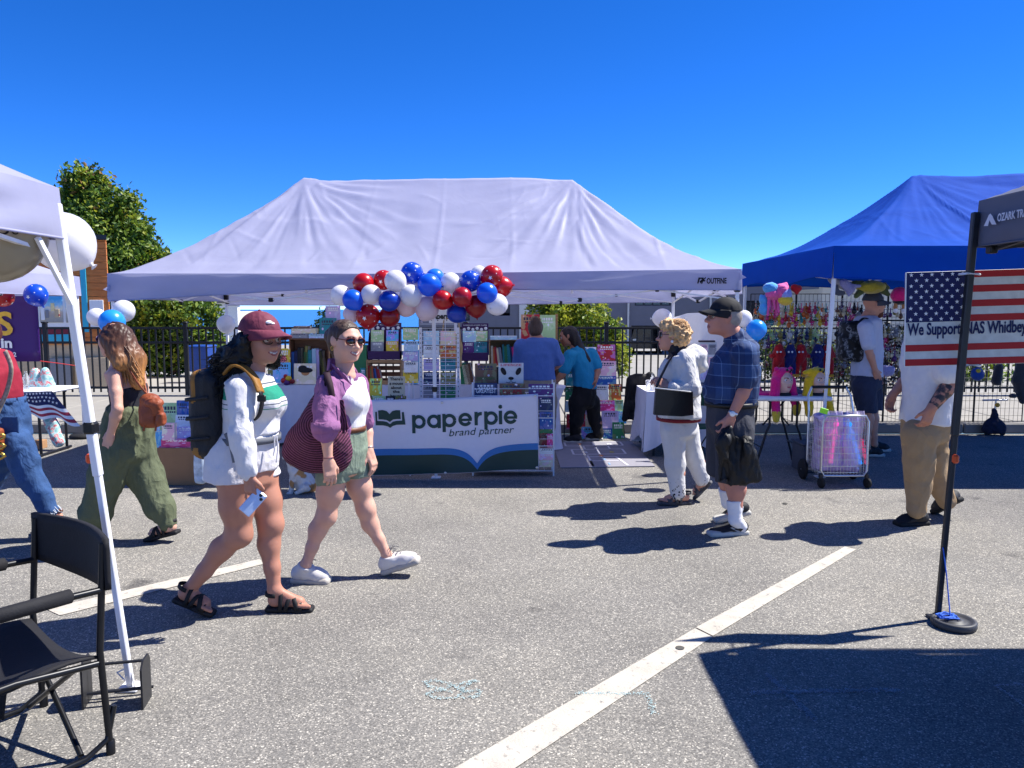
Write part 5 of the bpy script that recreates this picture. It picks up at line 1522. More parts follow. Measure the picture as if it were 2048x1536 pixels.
for (a, b, c_, d, cn, lab) in ((1148, 694, 1193, 724, 'white', 'white framed picture book at the top left of the slanted rack'), (1195, 689, 1231, 721, 'red', 'red picture book at the top of the slanted rack'), (1195, 722, 1233, 752, 'pale pink', 'pale pink ballerina book in the second row of the slanted rack'),
 (1150, 726, 1192, 752, 'pale blue', 'pale blue book second row of the slanted rack behind the turquoise shirt'), (1192, 752, 1233, 770, 'blue', 'blue book in the third row of the slanted rack'), (1132, 746, 1160, 772, 'teal', 'teal book left in the third row of the slanted rack'), (1190, 770, 1217, 800, 'white', 'white flower book in the fourth row of the slanted rack'), (1218, 768, 1243, 800, 'orange', 'orange flower book at the right of the fourth row of the slanted rack'),
 (1131, 776, 1160, 800, 'green', 'green book left in the fourth row of the slanted rack'), (1190, 801, 1230, 823, 'pink', 'pink book with a pale oval, fifth row of the slanted rack'), (1229, 800, 1247, 823, 'pale green', 'pale green book at the right of the fifth row of the slanted rack'), (1131, 802, 1160, 824, 'pale blue', 'pale blue book left in the fifth row of the slanted rack'), (1160, 806, 1190, 832, 'lilac', 'lilac book between the legs of the turquoise shirted woman'),
 (1133, 828, 1171, 858, 'red', 'red book left in the sixth row of the slanted rack'), (1171, 830, 1201, 858, 'cream', 'cream book in the middle of the sixth row of the slanted rack'), (1203, 822, 1238, 857, 'lilac', 'lilac white book in the sixth row of the slanted rack'), (1236, 823, 1253, 847, 'sky blue', 'sky blue book sticking out at the right of the slanted rack'),
 (1163, 854, 1201, 883, 'sky blue', 'sky blue book with an orange animal at the foot of the slanted rack'), (1202, 857, 1225, 883, 'blue', 'blue book in the bottom row of the slanted rack'), (1225, 845, 1249, 883, 'green', 'green and red book at the bottom right of the slanted rack')):
 rbook(a, b, c_, d, slY(d) - .03, cn, lab, GS, t=.014, lean=.2)
# stretch covered stand the turquoise woman leans on
c = A(.52, 8.95, 0)
sp_ = MB().lathe(P(1105, 772, 8.95) * A(1, 1, 0), [(.13, .02), (.085, .2), (.07, .4), (.08, .58), (.14, .72), (.155, .745), (.15, .76), (.0, .765)], 36).build('stretch_cover_table', CLOTHW)
prop(sp_, 'round cocktail table in a stretched white cover under the leaning woman', 'table')
# right side: draped table, chair with black jacket, white cloth
dt = draped_table('white draped table behind the curly haired woman', 1.5, 2.25, 8.5, 9.2, .735, CLOTHW, 9, hem=.06, scallop=.22)
GLASS = M('clear_plastic', '#dfe6ea', .08, var=.0, transm=.9, alpha=.5)
for px, py, h, r, lab in ((1297, 782, .12, .032, 'clear plastic cup at the left corner of the right draped table'), (1305, 781, .19, .03, 'clear plastic bottle at the left corner of the right draped table')):
 p = P(px, py, 8.58); p[2] = .739
 o = MB().lathe(p, [(r * .8, 0), (r, .01), (r, h * .7), (r * .5, h * .85), (r * .45, h)] if h > .15 else [(r * .8, 0), (r * 1.1, h), (r * 1.05, h), (r * .76, .006)], 18).build('plastic_bottle' if h > .15 else 'plastic_cup', GLASS)
 prop(o, lab, 'bottle' if h > .15 else 'cup')
jk = M('black_jacket_cloth', '#0c0c0f', .75, var=.3, bump=.3, bscale=25)
fc = thing('folding_chair', 'black folding chair with a jacket over its back beside the slanted rack', 'chair', G(1280, 880))
x0_ = P(1285, 800, 9.3)[0]
for s in (0, .4):
 MB().tube([(x0_ + s, 9.45, 0), (x0_ + s, 9.25, .85)], .011, 8).build('frame', BMETAL, fc)
 MB().tube([(x0_ + s, 9.15, 0), (x0_ + s, 9.5, .45)], .011, 8).build('frame', BMETAL, fc)
MB().box((x0_ + .2, 9.35, .45), (.4, .38, .025), bev=.008).build('seat', BPLAST, fc)
j = solid('black_jacket', [loft([(P(1285, 752, 9.25), .12, .05), (P(1278, 790, 9.25), .15, .06), (P(1270, 838, 9.22), .10, .05)], A(1, 0, 0), k=.03), rc(P(1262, 760, 9.22), P(1250, 838, 9.2), .05, .035, .03), rc(P(1300, 752, 9.25), P(1316, 800, 9.2), .05, .05, .03), ell(P(1263, 812, 9.2), (.06, .05, .07))], .018, jk, folds=[(.012, (14, 14, 6))])
prop(j, 'black jacket hung over a chair back right of the slanted rack', 'jacket')
gc = thing('folding_chair', 'green and black folding chair half hidden behind the draped table', 'chair', G(1395, 905))
GRC = M('green_chair_cloth', '#1f4a38', .8)
x0_ = P(1378, 850, 8.1)[0]
for s in (0, .3):
 MB().tube([(x0_ + s, 8.3, 0), (x0_ + s, 8.0, .5)], .01, 8).build('frame', BMETAL, gc); MB().tube([(x0_ + s, 7.95, 0), (x0_ + s, 8.35, .8)], .01, 8).build('frame', BMETAL, gc)
MB().box((x0_ + .15, 8.15, .4), (.34, .3, .02), bev=.006).build('seat', GRC, gc); MB().box((x0_ + .15, 8.33, .7), (.34, .02, .2), bev=.006).build('backrest', GRC, gc)
MB().tube([(x0_, 7.98, .06), (x0_ + .3, 8.28, .38)], .008, 6).build('cross_brace', BMETAL, gc)
cw = MB().sheet(lambda u, v: lerp(lerp(P(1344, 636, 10.3), P(1474, 612, 9.3), u), lerp(P(1352, 692, 10.2), P(1470, 704, 9.2), u), v) + A(0, -.05 * math.sin(u * 16 + v * 2), .02 * math.sin(u * 7)), 40, 10).build('white_cloth', WHITE, solid=.004)
prop(cw, 'sunlit white cloth panel hung between the curly haired woman and the man', 'cloth')
ds = thing('card_stand', 'narrow white card stand between the curly haired woman and the man', 'stand', G(1415, 880))
q, w_, h_ = rect(1396, 684, 1434, 790, 9.35)
MB().box(q + A(0, 0, h_ / 2), (w_, .02, h_), bev=.004).build('panel', WMETAL, ds); MB().box(q + A(-.02, -.005, h_ + .01), (w_ * .9, .05, .02)).build('top_bar', M('dark_bar', '#3a2a30', .6), ds)
MB().box(A(q[0], 9.36, q[2] / 2), (.03, .02, q[2])).build('stem', WMETAL, ds); MB().box(A(q[0], 9.36, .012), (.3, .25, .024), bev=.004).build('foot', WMETAL, ds)
for i in range(4):
 for k in range(2): link('card', BK, ds, NAMED[['grey', 'lilac', 'cream', 'pale pink'][(i + k) % 4]])
k = 0
for ch_ in ds.children:
 if ch_.name.startswith('card'):
  ch_.matrix_parent_inverse = Matrix.Translation(-ds.location); ch_.location = Vector(q + A(w_ * (-.23 + .46 * (k % 2)), -.016, h_ * (.06 + .235 * (k // 2)))); ch_.scale = (w_ * .4, .008, h_ * .19); k += 1
# boxes and books stacked at the stall's left end
GL = 'stock stacked at the left of the stall'
def cbox(px0, py0, px1, py1, Y, d, col, label, mat=None, yaw=0.0, ground=False, name='cardboard_box'):
 c, w, h = rect(px0, py0, px1, py1, Y)
 if ground: h += c[2]; c[2] = 0.0
 c_, s_ = math.cos(yaw), math.sin(yaw)
 Rz = np.array([[c_, -s_, 0], [s_, c_, 0], [0, 0, 1]])
 o = thing(name, label, 'box', c, GL)
 m = mat or CARD
 MB().box(c + A(0, d / 2, h / 2), (w, d, h), Rz, bev=.004).build('body', m, o, NAMED.get(col, col) if col else None)
 if m is CARD:
  MB().box(c + A(0, d / 2, h + .001), (.05, d * .98, .002), Rz).build('tape', M('packing_tape', '#b89468', .3), o)
  MB().box(c + A(-w * .0, d / 2, h + .003), (w * .98, .004, .004), Rz).build('flap_edge', M('dark_card', '#6d4f36', .9), o)
 return o
cbox(318, 896, 401, 970, 7.1, .34, None, 'plain brown cardboard box on the ground left of the banner', ground=True)
cbox(262, 900, 320, 975, 7.5, .4, None, 'brown cardboard box in shade behind the green trousers', ground=True)
cbox(318, 893, 397, 912, 7.12, .25, 'pink', 'pink boxed set lying lowest on the brown cardboard box', COVER, name='boxed_set')
cbox(322, 879, 394, 893.5, 7.12, .25, '#c23b74', 'pink boxed set lying second on the brown cardboard box', COVER, name='boxed_set')
rbook(327, 846, 350, 880, 7.13, 'pale pink', 'pale pink box standing on the pink boxed sets at the left', GL, t=.06, lean=.05, cat='box')
rbook(348, 853, 392, 880, 7.2, 'lilac', 'pale lilac and white book leaning back on the pink boxed sets', GL, t=.03, lean=.5)
rbook(350, 830, 384, 862, 7.34, 'white', 'white picture book above the pink boxed sets', GL, t=.03, lean=.3)
rbook(322, 806, 358, 868, 7.46, 'pale green', 'tall pale green landscape book at the back of the stacked stock', GL, t=.04, lean=.05)
rbook(356, 801, 378, 850, 7.46, 'blue', 'tall blue and white book right of the pale landscape one', GL, t=.04, lean=.05)
rbook(378, 806, 392, 850, 7.48, 'white', 'narrow white book right of the tall blue one', GL, t=.04, lean=.05)
cbox(318, 858, 404, 975, 7.47, .35, None, 'large brown carton supporting the tall books', ground=True)
rbook(305, 850, 325, 895, 7.44, 'sky blue', 'sky blue book at the left edge of the stacked stock', GL, t=.03, lean=.1)
tbg = solid('shopping_bag', [rbox(P(405, 930, 6.95), (.05, .09, .16), rad=.03)], .012, [M('pale_print_bag', '#c9d6e0', .6, var=.35, scale=22)], folds=[(.01, (12, 12, 5))])
prop(tbg, 'pale blue printed shopping bag on the ground beside the brown box', 'bag')
# far left stall: purple banner, flag table, floral cloths
PB = M('purple_vinyl', '#3d1466', .45, var=.03)
pb = thing('purple_banner', 'purple banner with a gold S hung at the far left stall', 'banner', P(40, 725, 9.4))
pa, pbb = P(-330, 592, 9.4), P(81, 723, 9.4)
MB().sheet(lambda u, v: A(lerp(pa[0], pbb[0], u), 9.4 + .012 * math.sin(u * 14), lerp(pbb[2], pa[2], v)), 24, 6).build('sheet', PB, pb, solid=.003)
GOLD = M('gold_print', '#e2b23c', .5)
text('S', .39, P(-6, 669, 9.375), A(1, 0, 0), UP, GOLD, pb, bold=.01, fit=.2)
text('in', .165, P(2, 695, 9.375), A(1, 0, 0), UP, PAINTW, pb, bold=.006, fit=.138)
text('2', .075, P(27, 713, 9.375), A(1, 0, 0), UP, PAINTW, pb, bold=.002)
ft = thing('folding_table', 'white folding table with a flag cloth at the far left stall', 'table', G(70, 900))
tx0, tx1 = P(-60, 785, 8.5)[0], P(104, 785, 8.5)[0]
MB().box(((tx0 + tx1) / 2, 8.75, .735), (tx1 - tx0, .62, .035), bev=.012).build('tabletop', WMETAL, ft)
for x in (tx0 + .15, tx1 - .16):
 MB().tube([(x, 8.5, 0), (x, 8.5, .72)], .016, 8).build('leg', BMETAL, ft); MB().tube([(x, 9.0, 0), (x, 9.0, .72)], .016, 8).build('leg', BMETAL, ft)
 MB().tube([(x, 8.42, .02), (x, 9.08, .02)], .016, 8).build('foot_bar', BMETAL, ft)
fl = thing('flag_cloth', 'stars and stripes table cloth hanging off the far left table', 'cloth', P(90, 800, 8.42))
def flg(u, v, out=0):
 a = lerp(P(40, 786, 8.40), P(104, 782, 8.40), u); b = lerp(P(52, 828, 8.40), P(160, 850, 8.36), u ** 1.2)
 return lerp(a, b, v) + A(.0, -.02 * math.sin(u * 15 + v) * v - out, .025 * math.sin(u * 11 + 1) * v)
fs = MB()
for k in range(10):
 v0, v1 = k / 10, (k + 1) / 10
 fs.sheet(lambda u, v, v0=v0, v1=v1: flg(u, lerp(v0, v1, v)), 30, 2, mi=(0 if v0 < .42 else (1 + k % 2)), flip=True)
fs.build('cloth', [NAVY, M('cloth_red', '#a8384a', .8), PAINTW], fl)
st_ = MB()
for i in range(9):
 for k in range(3):
  u, v = .1 + .1 * i, .06 + .14 * k
  c = flg(u, v, .004); st_.add(star_poly(c, .016, A(1, 0, 0), UP, A(0, 0, 0)), [tuple(range(10))[::-1]])
st_.build('star', PAINTW, fl)
FLOR = M('floral_cloth', '#7fa9ad', .8, var=.1)
n, l, b, mx = nodes_of(FLOR)
tc_ = n.new('ShaderNodeTexCoord'); vz = n.new('ShaderNodeTexNoise'); vz.inputs['Scale'].default_value = 17; l.new(tc_.outputs['Object'], vz.inputs['Vector'])
r = ramp(n, [(0, '#2f6a78'), (.42, '#86b3b5'), (.52, '#b9cfcf'), (.58, '#c24a52'), (.63, '#d9a0a0'), (.68, '#7fb0b3')]); l.new(vz.outputs[0], r.inputs[0]); l.new(r.outputs[0], mx.inputs[6])
fcl = solid('floral_cloth', [rc(P(70, 745, 8.9), P(70, 782, 8.9), .05, .08, .04), rc(P(90, 742, 8.9), P(100, 786, 8.9), .045, .07, .04), ell(P(84, 772, 8.9), (.1, .07, .1))], .016, FLOR, folds=[(.02, (12, 12, 5))])
prop(fcl, 'floral cloth heaped over a chair back above the far left table', 'cloth')
fcl2 = solid('floral_cloth', [rc(P(98, 838, 9.0), P(114, 886, 8.9), .06, .05, .03), rc(P(106, 838, 9.0), P(122, 884, 8.9), .05, .04, .03)], .016, FLOR, folds=[(.02, (14, 14, 5))])
prop(fcl2, 'floral cloth hanging to the ground under the far left table', 'cloth')
wb = MB().lathe(A(P(54, 786, 8.6)[0], 8.6, .754), [(.03, 0), (.034, .02), (.034, .13), (.014, .18), (.014, .2)], 16).build('water_bottle', GLASS); prop(wb, 'clear water bottle on the far left table', 'bottle')
cbox(58, 884, 74, 906, 8.9, .2, None, 'small brown box under the far left table', ground=True)
lamp_ = MB().tube([P(80, 722, 9.38), P(120, 727, 9.6), P(162, 733, 9.8)], .005, 5).build('red_string', RED); prop(lamp_, 'red cord tying the purple banner to the tent pole', 'cord')
# people: skeleton in space -> one continuous skin, clothes over it
def skin_mat(name, col):
 m = M(name, col, .5, var=.07, scale=16, bump=.10, bscale=260, spec=.35, sss=.12)
 return m
LIP = {}
class Fig:
 def __init__(s, Y0, skin, lip='#9c4b47', brow='#2a1c16'):
  s.Y0 = Y0; s.skin = skin_mat('skin_' + skin.strip('#'), skin); s.lipm = M('lips_' + lip.strip('#'), lip, .4, var=.05); s.browm = M('brow_' + brow.strip('#'), brow, .7)
  s.pr = []; s.headpr = []; s.arms = []; s.legs = []; s.hands = []
 def J(s, px, py, dy=0.0): return P(px, py, s.Y0 + dy)
 def torso(s, st, lat):
  s.lat = nrm(lat); s.fwd = nrm(np.cross(UP, s.lat)) * -1        # lat points to the person's left
  s.fwd = nrm(np.cross(s.lat, UP))
  s.tor = [(s.J(*q[:3]), q[3], q[4]) for q in st]
  s.pr.append(loft(s.tor, s.lat, k=.04))
 def arm(s, sh, el, wr, sc=1.0, r=(.052, .046, .039, .041, .027)):
  a, b, c = [s.J(*q) for q in (sh, el, wr)]
  f = lerp(b, c, .28)
  s.pr += [rc(a, lerp(a, b, .5), r[0] * sc, r[1] * sc, .03), rc(lerp(a, b, .5), b, r[1] * sc, r[2] * sc, .015), rc(b, f, r[2] * sc, r[3] * sc, .015), rc(f, c, r[3] * sc, r[4] * sc, .015)]
  s.arms.append((a, b, c)); return a, b, c
 def hand(s, wr, end, palm, thumb, curl=.5, spread=1.0, sc=1.0):
  """wr wrist, end where the fingers point, palm the way the palm faces, thumb the side the thumb is on"""
  d = nrm(np.asarray(end) - wr); n = np.asarray(palm, float); n = nrm(n - d * (n @ d))
  t = np.cross(d, n); t = t if t @ np.asarray(thumb, float) > 0 else -t
  R = np.column_stack([t, d, n])
  h = [rbox(wr + d * .048 * sc, A(.039, .05, .0135) * sc, R, rad=.012 * sc, k=.012), rc(wr - d * .01, wr + d * .03 * sc, .024 * sc, .022 * sc, .015)]
  for i, (off, L) in enumerate(((.030, .072), (.010, .080), (-.011, .074), (-.030, .058))):
   p = wr + d * (.092 - abs(off) * .25) * sc + t * off * sc
   dd = nrm(d + t * off * 1.6 * spread); a = 0
   for j, fr in enumerate((.45, .32, .23)):
    a += curl * (.55, .8, .6)[j] * (1 + .12 * i)
    q = p + (dd * math.cos(a) + n * math.sin(a)) * L * fr * sc
    h.append(rc(p, q, (.0092 - .0006 * j) * sc, (.0088 - .0007 * j) * sc, .004)); p = q
  p = wr + d * .028 * sc + t * .030 * sc + n * .006
  q = p + nrm(d * .75 + t * .6 + n * .35) * .040 * sc; w = q + nrm(d * .9 + t * .12 + n * (.25 + curl * .4)) * .032 * sc
  h += [rc(p, q, .014 * sc, .011 * sc, .012), rc(q, w, .0105 * sc, .0085 * sc, .004)]
  s.pr += h; s.hands.append((wr, d)); return d, n, t
 def leg(s, hip, kn, an, sc=1.0, r=(.092, .079, .056, .058, .043, .035), back=None):
  a, b, c = [s.J(*q) for q in (hip, kn, an)]
  ax = nrm(c - b); bk = -s.fwd if back is None else back
  bk = nrm(bk - ax * (bk @ ax))
  cf = lerp(b, c, .30) + bk * .018; lo = lerp(b, c, .66) + bk * .006
  s.pr += [rc(a, lerp(a, b, .5), r[0] * sc, r[1] * sc, .03), rc(lerp(a, b, .5), b, r[1] * sc, r[2] * sc, .04), rc(b, cf, r[2] * sc * .97, r[3] * sc, .05), rc(cf, lo, r[3] * sc, r[4] * sc, .04), rc(lo, c, r[4] * sc, r[5] * sc, .02)]
  s.pr.append(ell(b - bk * .012, .040 * sc, k=.05))
  s.legs.append((a, b, c)); return a, b, c
 def foot(s, an, heel, toe, bare=True, w=.044):
  if not bare:
   d, _, up = basis(heel, toe); L = np.linalg.norm(toe - heel)
   s.pr += [rc(an, heel + d * .07 + up * .03, .032, .024, .02), rc(heel + d * .07 + up * .024, heel + d * L * .6 + up * .012, .024, .018, .02)]; return
  d = nrm(toe - heel); sd = nrm(np.cross(d, UP)); L = np.linalg.norm(toe - heel)
  up = np.cross(sd, d)
  b = heel + d * L * .72
  s.pr += [rc(an, heel + d * .045 + up * .035, .034, .032, .02), rc(heel + d * .04 + up * .032, b + up * .022, .032, .030, .02), rc(an, b + up * .025, .03, .024, .02)]
  for i in range(5):
   o = sd * (.034 - .017 * i); q = b + d * L * (.0 + .02) + o + up * .014
   e = heel + d * L * (.97 - .045 * i * (1 if True else 0)) + o + up * .013
   s.pr.append(rc(q, e, .013 if i == 0 else .0105, .011 if i == 0 else .0085, .004))
 def head(s, px, py, dy, size, F, U=(0, 0, 1), neck=None, neck_r=.056, smile=0.0, nose=1.0, jaw=1.0):
  c = s.J(px, py, dy); F = nrm(F); U = np.asarray(U, float); U = nrm(U - F * (U @ F) * 1.0) if abs(nrm(U) @ F) > .2 else nrm(U)
  F = nrm(F - U * (F @ U)); Lf = np.cross(U, F); z = size
  s.hc, s.hF, s.hU, s.hL, s.hs = c, F, U, Lf, z
  R = np.column_stack([Lf, F, U])
  q = lambda f, l, u: c + (F * f + Lf * l + U * u) * z
  s.hq = q; s.hR = R
  e = lambda f, l, u, r, k=.02, sub=False: ell(q(f, l, u), A(*r) * z, R, k, sub)
  p = [e(-.06, 0, .14, (.335, .43, .36), .05), e(.12, 0, -.12, (.265 * jaw, .30, .36), .05), e(.13, 0, -.29, (.225 * jaw, .25, .17), .04), e(.33, 0, -.41, (.085 * jaw, .08, .075), .035),
   rc(q(.39, 0, .07), q(.50, 0, -.11), .028 * z, .045 * z * nose, .025), e(.505, 0, -.125, (.048 * nose, .05, .042), .012)]
  for sg in (-1, 1):
   p += [e(.44, sg * .055, -.14, (.032, .04, .03), .012), rc(q(.385, sg * .05, .105), q(.29, sg * .22, .10), .034 * z, .03 * z, .03), e(.25, sg * .185, -.08, (.085, .09, .08), .04),
    e(-.02, sg * .335, -.01, (.035, .075, .13), .012), e(-.05, sg * .36, .02, (.02, .06, .09), .01)]
   p += [ell(q(.44, sg * .145, .035), A(.075, .075, .045) * z, R, .03, True)]
  dz = .05 * smile
  for sg in (-1, 1):
   p += [rc(q(.425, 0, -.262), q(.355, sg * (.10 + .03 * smile), -.275 + dz), .026 * z, .016 * z, .012), rc(q(.415, 0, -.312), q(.355, sg * (.09 + .03 * smile), -.285 + dz), .03 * z, .016 * z, .012)]
  if smile:
   for sg in (-1, 1): p.append(e(.27, sg * .19, -.17, (.06, .07, .06), .03))
  nb = s.tor[0][0] if neck is None else s.J(*neck)
  p.append(rc(q(-.10, 0, -.22), nb, neck_r * .98, neck_r * 1.08, .035))
  s.headpr = p; s.neckb = nb; s.smile = smile
  return c
 def lipbrow(s, C):
  z = s.hs; d = (C - s.hc) / z
  f, l, u = d @ s.hF, d @ s.hL, d @ s.hU
  mi = np.zeros(len(C), int)
  up = .05 * s.smile * np.clip(np.abs(l) / .13, 0, 1)
  wl = .105 + .038 * s.smile
  mi[(f > .3) & (np.abs(l) < wl) & (np.abs(u + .287 - up) < .048 * np.sqrt(np.clip(1 - (l / wl) ** 2, 0, 1)))] = 1
  mi[(f > .22) & (np.abs(l) > .055) & (np.abs(l) < .215) & (np.abs(u - .115 - .02 * np.sin((np.abs(l) - .05) * 16)) < .018)] = 2
  if s.smile > .6: mi[(f > .3) & (np.abs(l) < .11) & (np.abs(u + .276 - up) < .014)] = 3
  return mi
 def build(s, label, h=.0075, hh=.0045, base=None, group=None, eyes=True, iris='#3a2416'):
  b = base if base is not None else A(s.tor[-1][0][0], s.Y0, 0)
  s.t = thing('person', label, 'person', b, group)
  nd = nrm(s.neckb - s.hq(-.1, 0, -.3)); cutp = lerp(s.hq(-.1, 0, -.3), s.neckb, .45)
  al = s.pr + s.headpr
  D, o = field(s.pr + [s.headpr[-1]], h, [(cutp - nd * h * .7, -nd)])
  V1, F1 = nets(D, o, h)
  lo = s.hc - s.hs * .75; hi = s.hc + s.hs * .75
  lo = np.minimum(lo, cutp - .05); hi = np.maximum(hi, cutp + .05)
  D, o = field(s.headpr + [p for p in s.pr if p[0] == 'lo'], hh, [(cutp + nd * hh * .7, nd)], lo, hi)
  V2, F2 = nets(D, o, hh)
  mi = np.concatenate([np.zeros(len(F1), int), s.lipbrow(V2[F2].mean(1))])
  V, F = np.concatenate([V1, V2]), np.concatenate([F1, F2 + len(V1)])
  s.body = link('body', fast_mesh('body', V, F, [s.skin, s.lipm, s.browm, M('teeth', '#c9bfb2', .35)], mi), s.t)
  if eyes:
   for sg in (-1, 1):
    e = MB().sphere(s.hq(.345, sg * .145, .03), s.hs * .062, 16, 10, 0)
    e.sphere(s.hq(.372, sg * .147, .03), s.hs * .040, 14, 8, 1)
    e.build('eye', [M('eye_white', '#d8d4ce', .25), M('iris_' + iris.strip('#'), iris, .2)], s.t)
  return s.t
 def wear(s, name, prims, mat, cuts=(), h=.0085, folds=((.010, (10, 10, 6)), (.005, (24, 24, 14))), mif=None, parent=None, post=None):
  return solid(name, prims, h, mat, parent or s.t, cuts, folds, mif=mif, post=post)
 def sleeve(s, i, t, infl=.014, k=.03, loose=1.0):
  """sleeve over arm i down to fraction t of shoulder->wrist (1 = elbow, 2 = wrist); flat open end"""
  a, b, c = s.arms[i]
  rs = [.052 + infl * 1.3, .046 + infl * loose, .040 + infl * loose, .040 + infl * loose, .028 + infl * loose]
  if t <= 1: return [rc(a, lerp(a, b, t), rs[0], lerp(rs[1], rs[2], max(0, t * 2 - 1)) * 1.05, k)]
  return [rc(a, lerp(a, b, .5), rs[0], rs[1], k), rc(lerp(a, b, .5), b, rs[1], rs[2], .015), rc(b, lerp(b, c, min(.3, (t - 1))), rs[2], rs[3], .015)] + ([rc(lerp(b, c, .3), lerp(b, c, t - 1), rs[3], lerp(rs[3], rs[4], (t - 1.3) / .7), .015)] if t > 1.3 else [])
def gap(f, LA, LB, t):
 c = (lerp(LA[0], LA[1], t) + lerp(LB[0], LB[1], t)) / 2 - UP * .04
 return ell(c, A(.007, .3, .08), np.column_stack([f.lat, f.fwd, UP]), .012, True)
def basis(heel, toe, up=None):
 d = nrm(toe - heel); sd = nrm(np.cross(d, UP)); up = np.cross(sd, d); return d, sd, up
def sneaker(par, heel, toe, an, m_up, m_sole, lace=None, w=.046, name='shoe', stripe=None):
 d, sd, up = basis(heel, toe); L = np.linalg.norm(toe - heel)
 R = np.column_stack([d, sd, up])
 b = heel + up * .014
 pr = [rc(b + d * .044 + up * .042, b + d * L * .40 + up * .048, .042, .044, .02), rc(b + d * L * .40 + up * .046, b + d * L * .68 + up * .030, .045, .045, .02), rc(b + d * L * .68 + up * .028, b + d * (L - .046) + up * .022, .045, .039, .02),
  rc(b + d * .048 + up * .04, lerp(b + d * .058 + up * .04, an, .8) + d * .004, .042, .046, .02), rc(b + d * .075 + up * .06, b + d * L * .52 + up * .036, .036, .034, .02)]
 o = solid(name, pr, .006, m_up, par, [(b, -up), (lerp(b + d * .06 + up * .04, an, .92), nrm(an - b - d * .06))], ((.0015, (30, 30, 30)),))
 so = solid('sole', [rbox(heel + d * L * .5 + up * .013, A(L * .5, w * .92, .021), R, rad=.02), rbox(heel + d * L * .70 + up * .013, A(L * .29, w * 1.03, .021), R, rad=.02)], .006, m_sole, o)
 if lace:
  m = MB()
  for i in range(4):
   c = b + d * L * (.42 + .065 * i) + up * (.117 - .014 * i)
   m.tube([c - sd * .026 + up * -.008, c + up * .003, c + sd * .026 + up * -.008], .003, 5)
  c = b + d * L * .40 + up * .124
  for sg in (-1, 1):
   m.tube([c, c + sd * sg * .03 + up * .012 + d * .01, c + sd * sg * .035 - up * .004 + d * .015, c + d * .004], .0025, 5)
   m.tube([c, c + sd * sg * .02 + d * .03, c + sd * sg * .03 + d * .05 - up * .012], .0025, 5)
  m.build('lace', lace, o)
 if stripe:
  for sg in (-1, 1):
   m = MB(); c = b + d * L * .42 + up * .03 + sd * sg * .0445
   m.prism([c - d * .05 - up * .012, c - d * .03 - up * .014, c + d * .03 + up * .02, c + d * .012 + up * .022], sd * sg * .003); m.build('stripe', stripe, o)
 return o
def sandal(par, heel, toe, an, m, w=.046, straps=((.74, 0), (.56, 1), (.16, 2)), name='sandal'):
 d, sd, up = basis(heel, toe); L = np.linalg.norm(toe - heel); R = np.column_stack([d, sd, up])
 bt = heel - up * .028
 o = solid(name, [rbox(bt + d * (L * .5 + .003) + up * .014, A(L * .5 + .008, w * .85, .016), R, rad=.015), ell(bt + d * L * .72 + up * .014, A(L * .28, w * 1.06, .016), R, .012)], .006, m, par)
 def band(f0, f1, h0, wd):
  mm = MB()
  n = 12
  def fn(u, v):
   a = math.pi * u
   return heel + d * L * (lerp(f0, f1, u) + (v - .5) * wd / L) + sd * (math.cos(a) * w * .98) + up * (h0 * math.sin(a) ** .7 - .01)
  mm.sheet(fn, n, 2); return mm.build('strap', m, o, solid=.006)
 band(.76, .70, .046, .028); band(.70, .46, .068, .024); band(.46, .66, .07, .022); band(.34, .34, .10, .02)
 mm = MB()
 q = heel + d * .03 + up * .075
 mm.sheet(lambda u, v: heel + d * (.055 - .062 * math.sin(math.pi * u)) + sd * math.cos(math.pi * u) * .042 + up * (.07 + (v - .5) * .022), 12, 2); mm.build('strap', m, o, solid=.005)
 return o
def cap_hat(s, m, brim_mat=None, infl=.02, band=.11, brim_len=.44, tilt=.0, name='cap', droop=.10):
 z = s.hs; R = s.hR
 c = s.hq(-.06, 0, .16)
 cutn = nrm(-s.hU + s.hF * tilt)
 o = solid(name, [ell(c, A(.335, .43, .40) * z + infl, R)], .0055, m, s.t, [(s.hq(0, 0, band), -s.hU + s.hF * tilt)], folds=((.002, (30, 30, 30)),))
 mm = MB()
 bm = MB()
 def fn(u, v):
  a = (u - .5) * math.pi * 1.0
  r0l, r0f = .345 * z + infl * .9, .41 * z + infl
  l = math.sin(a) * (r0l * (1 - .06 * v)); f = -.06 * z + math.cos(a) * r0f + math.cos(a) ** .8 * brim_len * z * v if math.cos(a) > 0 else -.06 * z
  dr = band * z + .012 - droop * z * v - (math.sin(a) ** 2) * .15 * z * v ** .7
  return s.hc + s.hF * f + s.hL * l + s.hU * dr
 bm.sheet(fn, 24, 6); bm.build('brim', brim_mat or m, o, solid=.007)
 mm.sphere(s.hq(-.06, 0, .16) + s.hU * (.40 * z + infl), .008, 8, 6); mm.build('button', m, o)
 return o
def strands(name, paths, r, m, parent, n=4):
 mb = MB()
 for p in paths: mb.tube(p, [r * (1 if i < len(p) - 1 else .3) for i in range(len(p))], n, caps=False)
 return mb.build(name, m, parent)
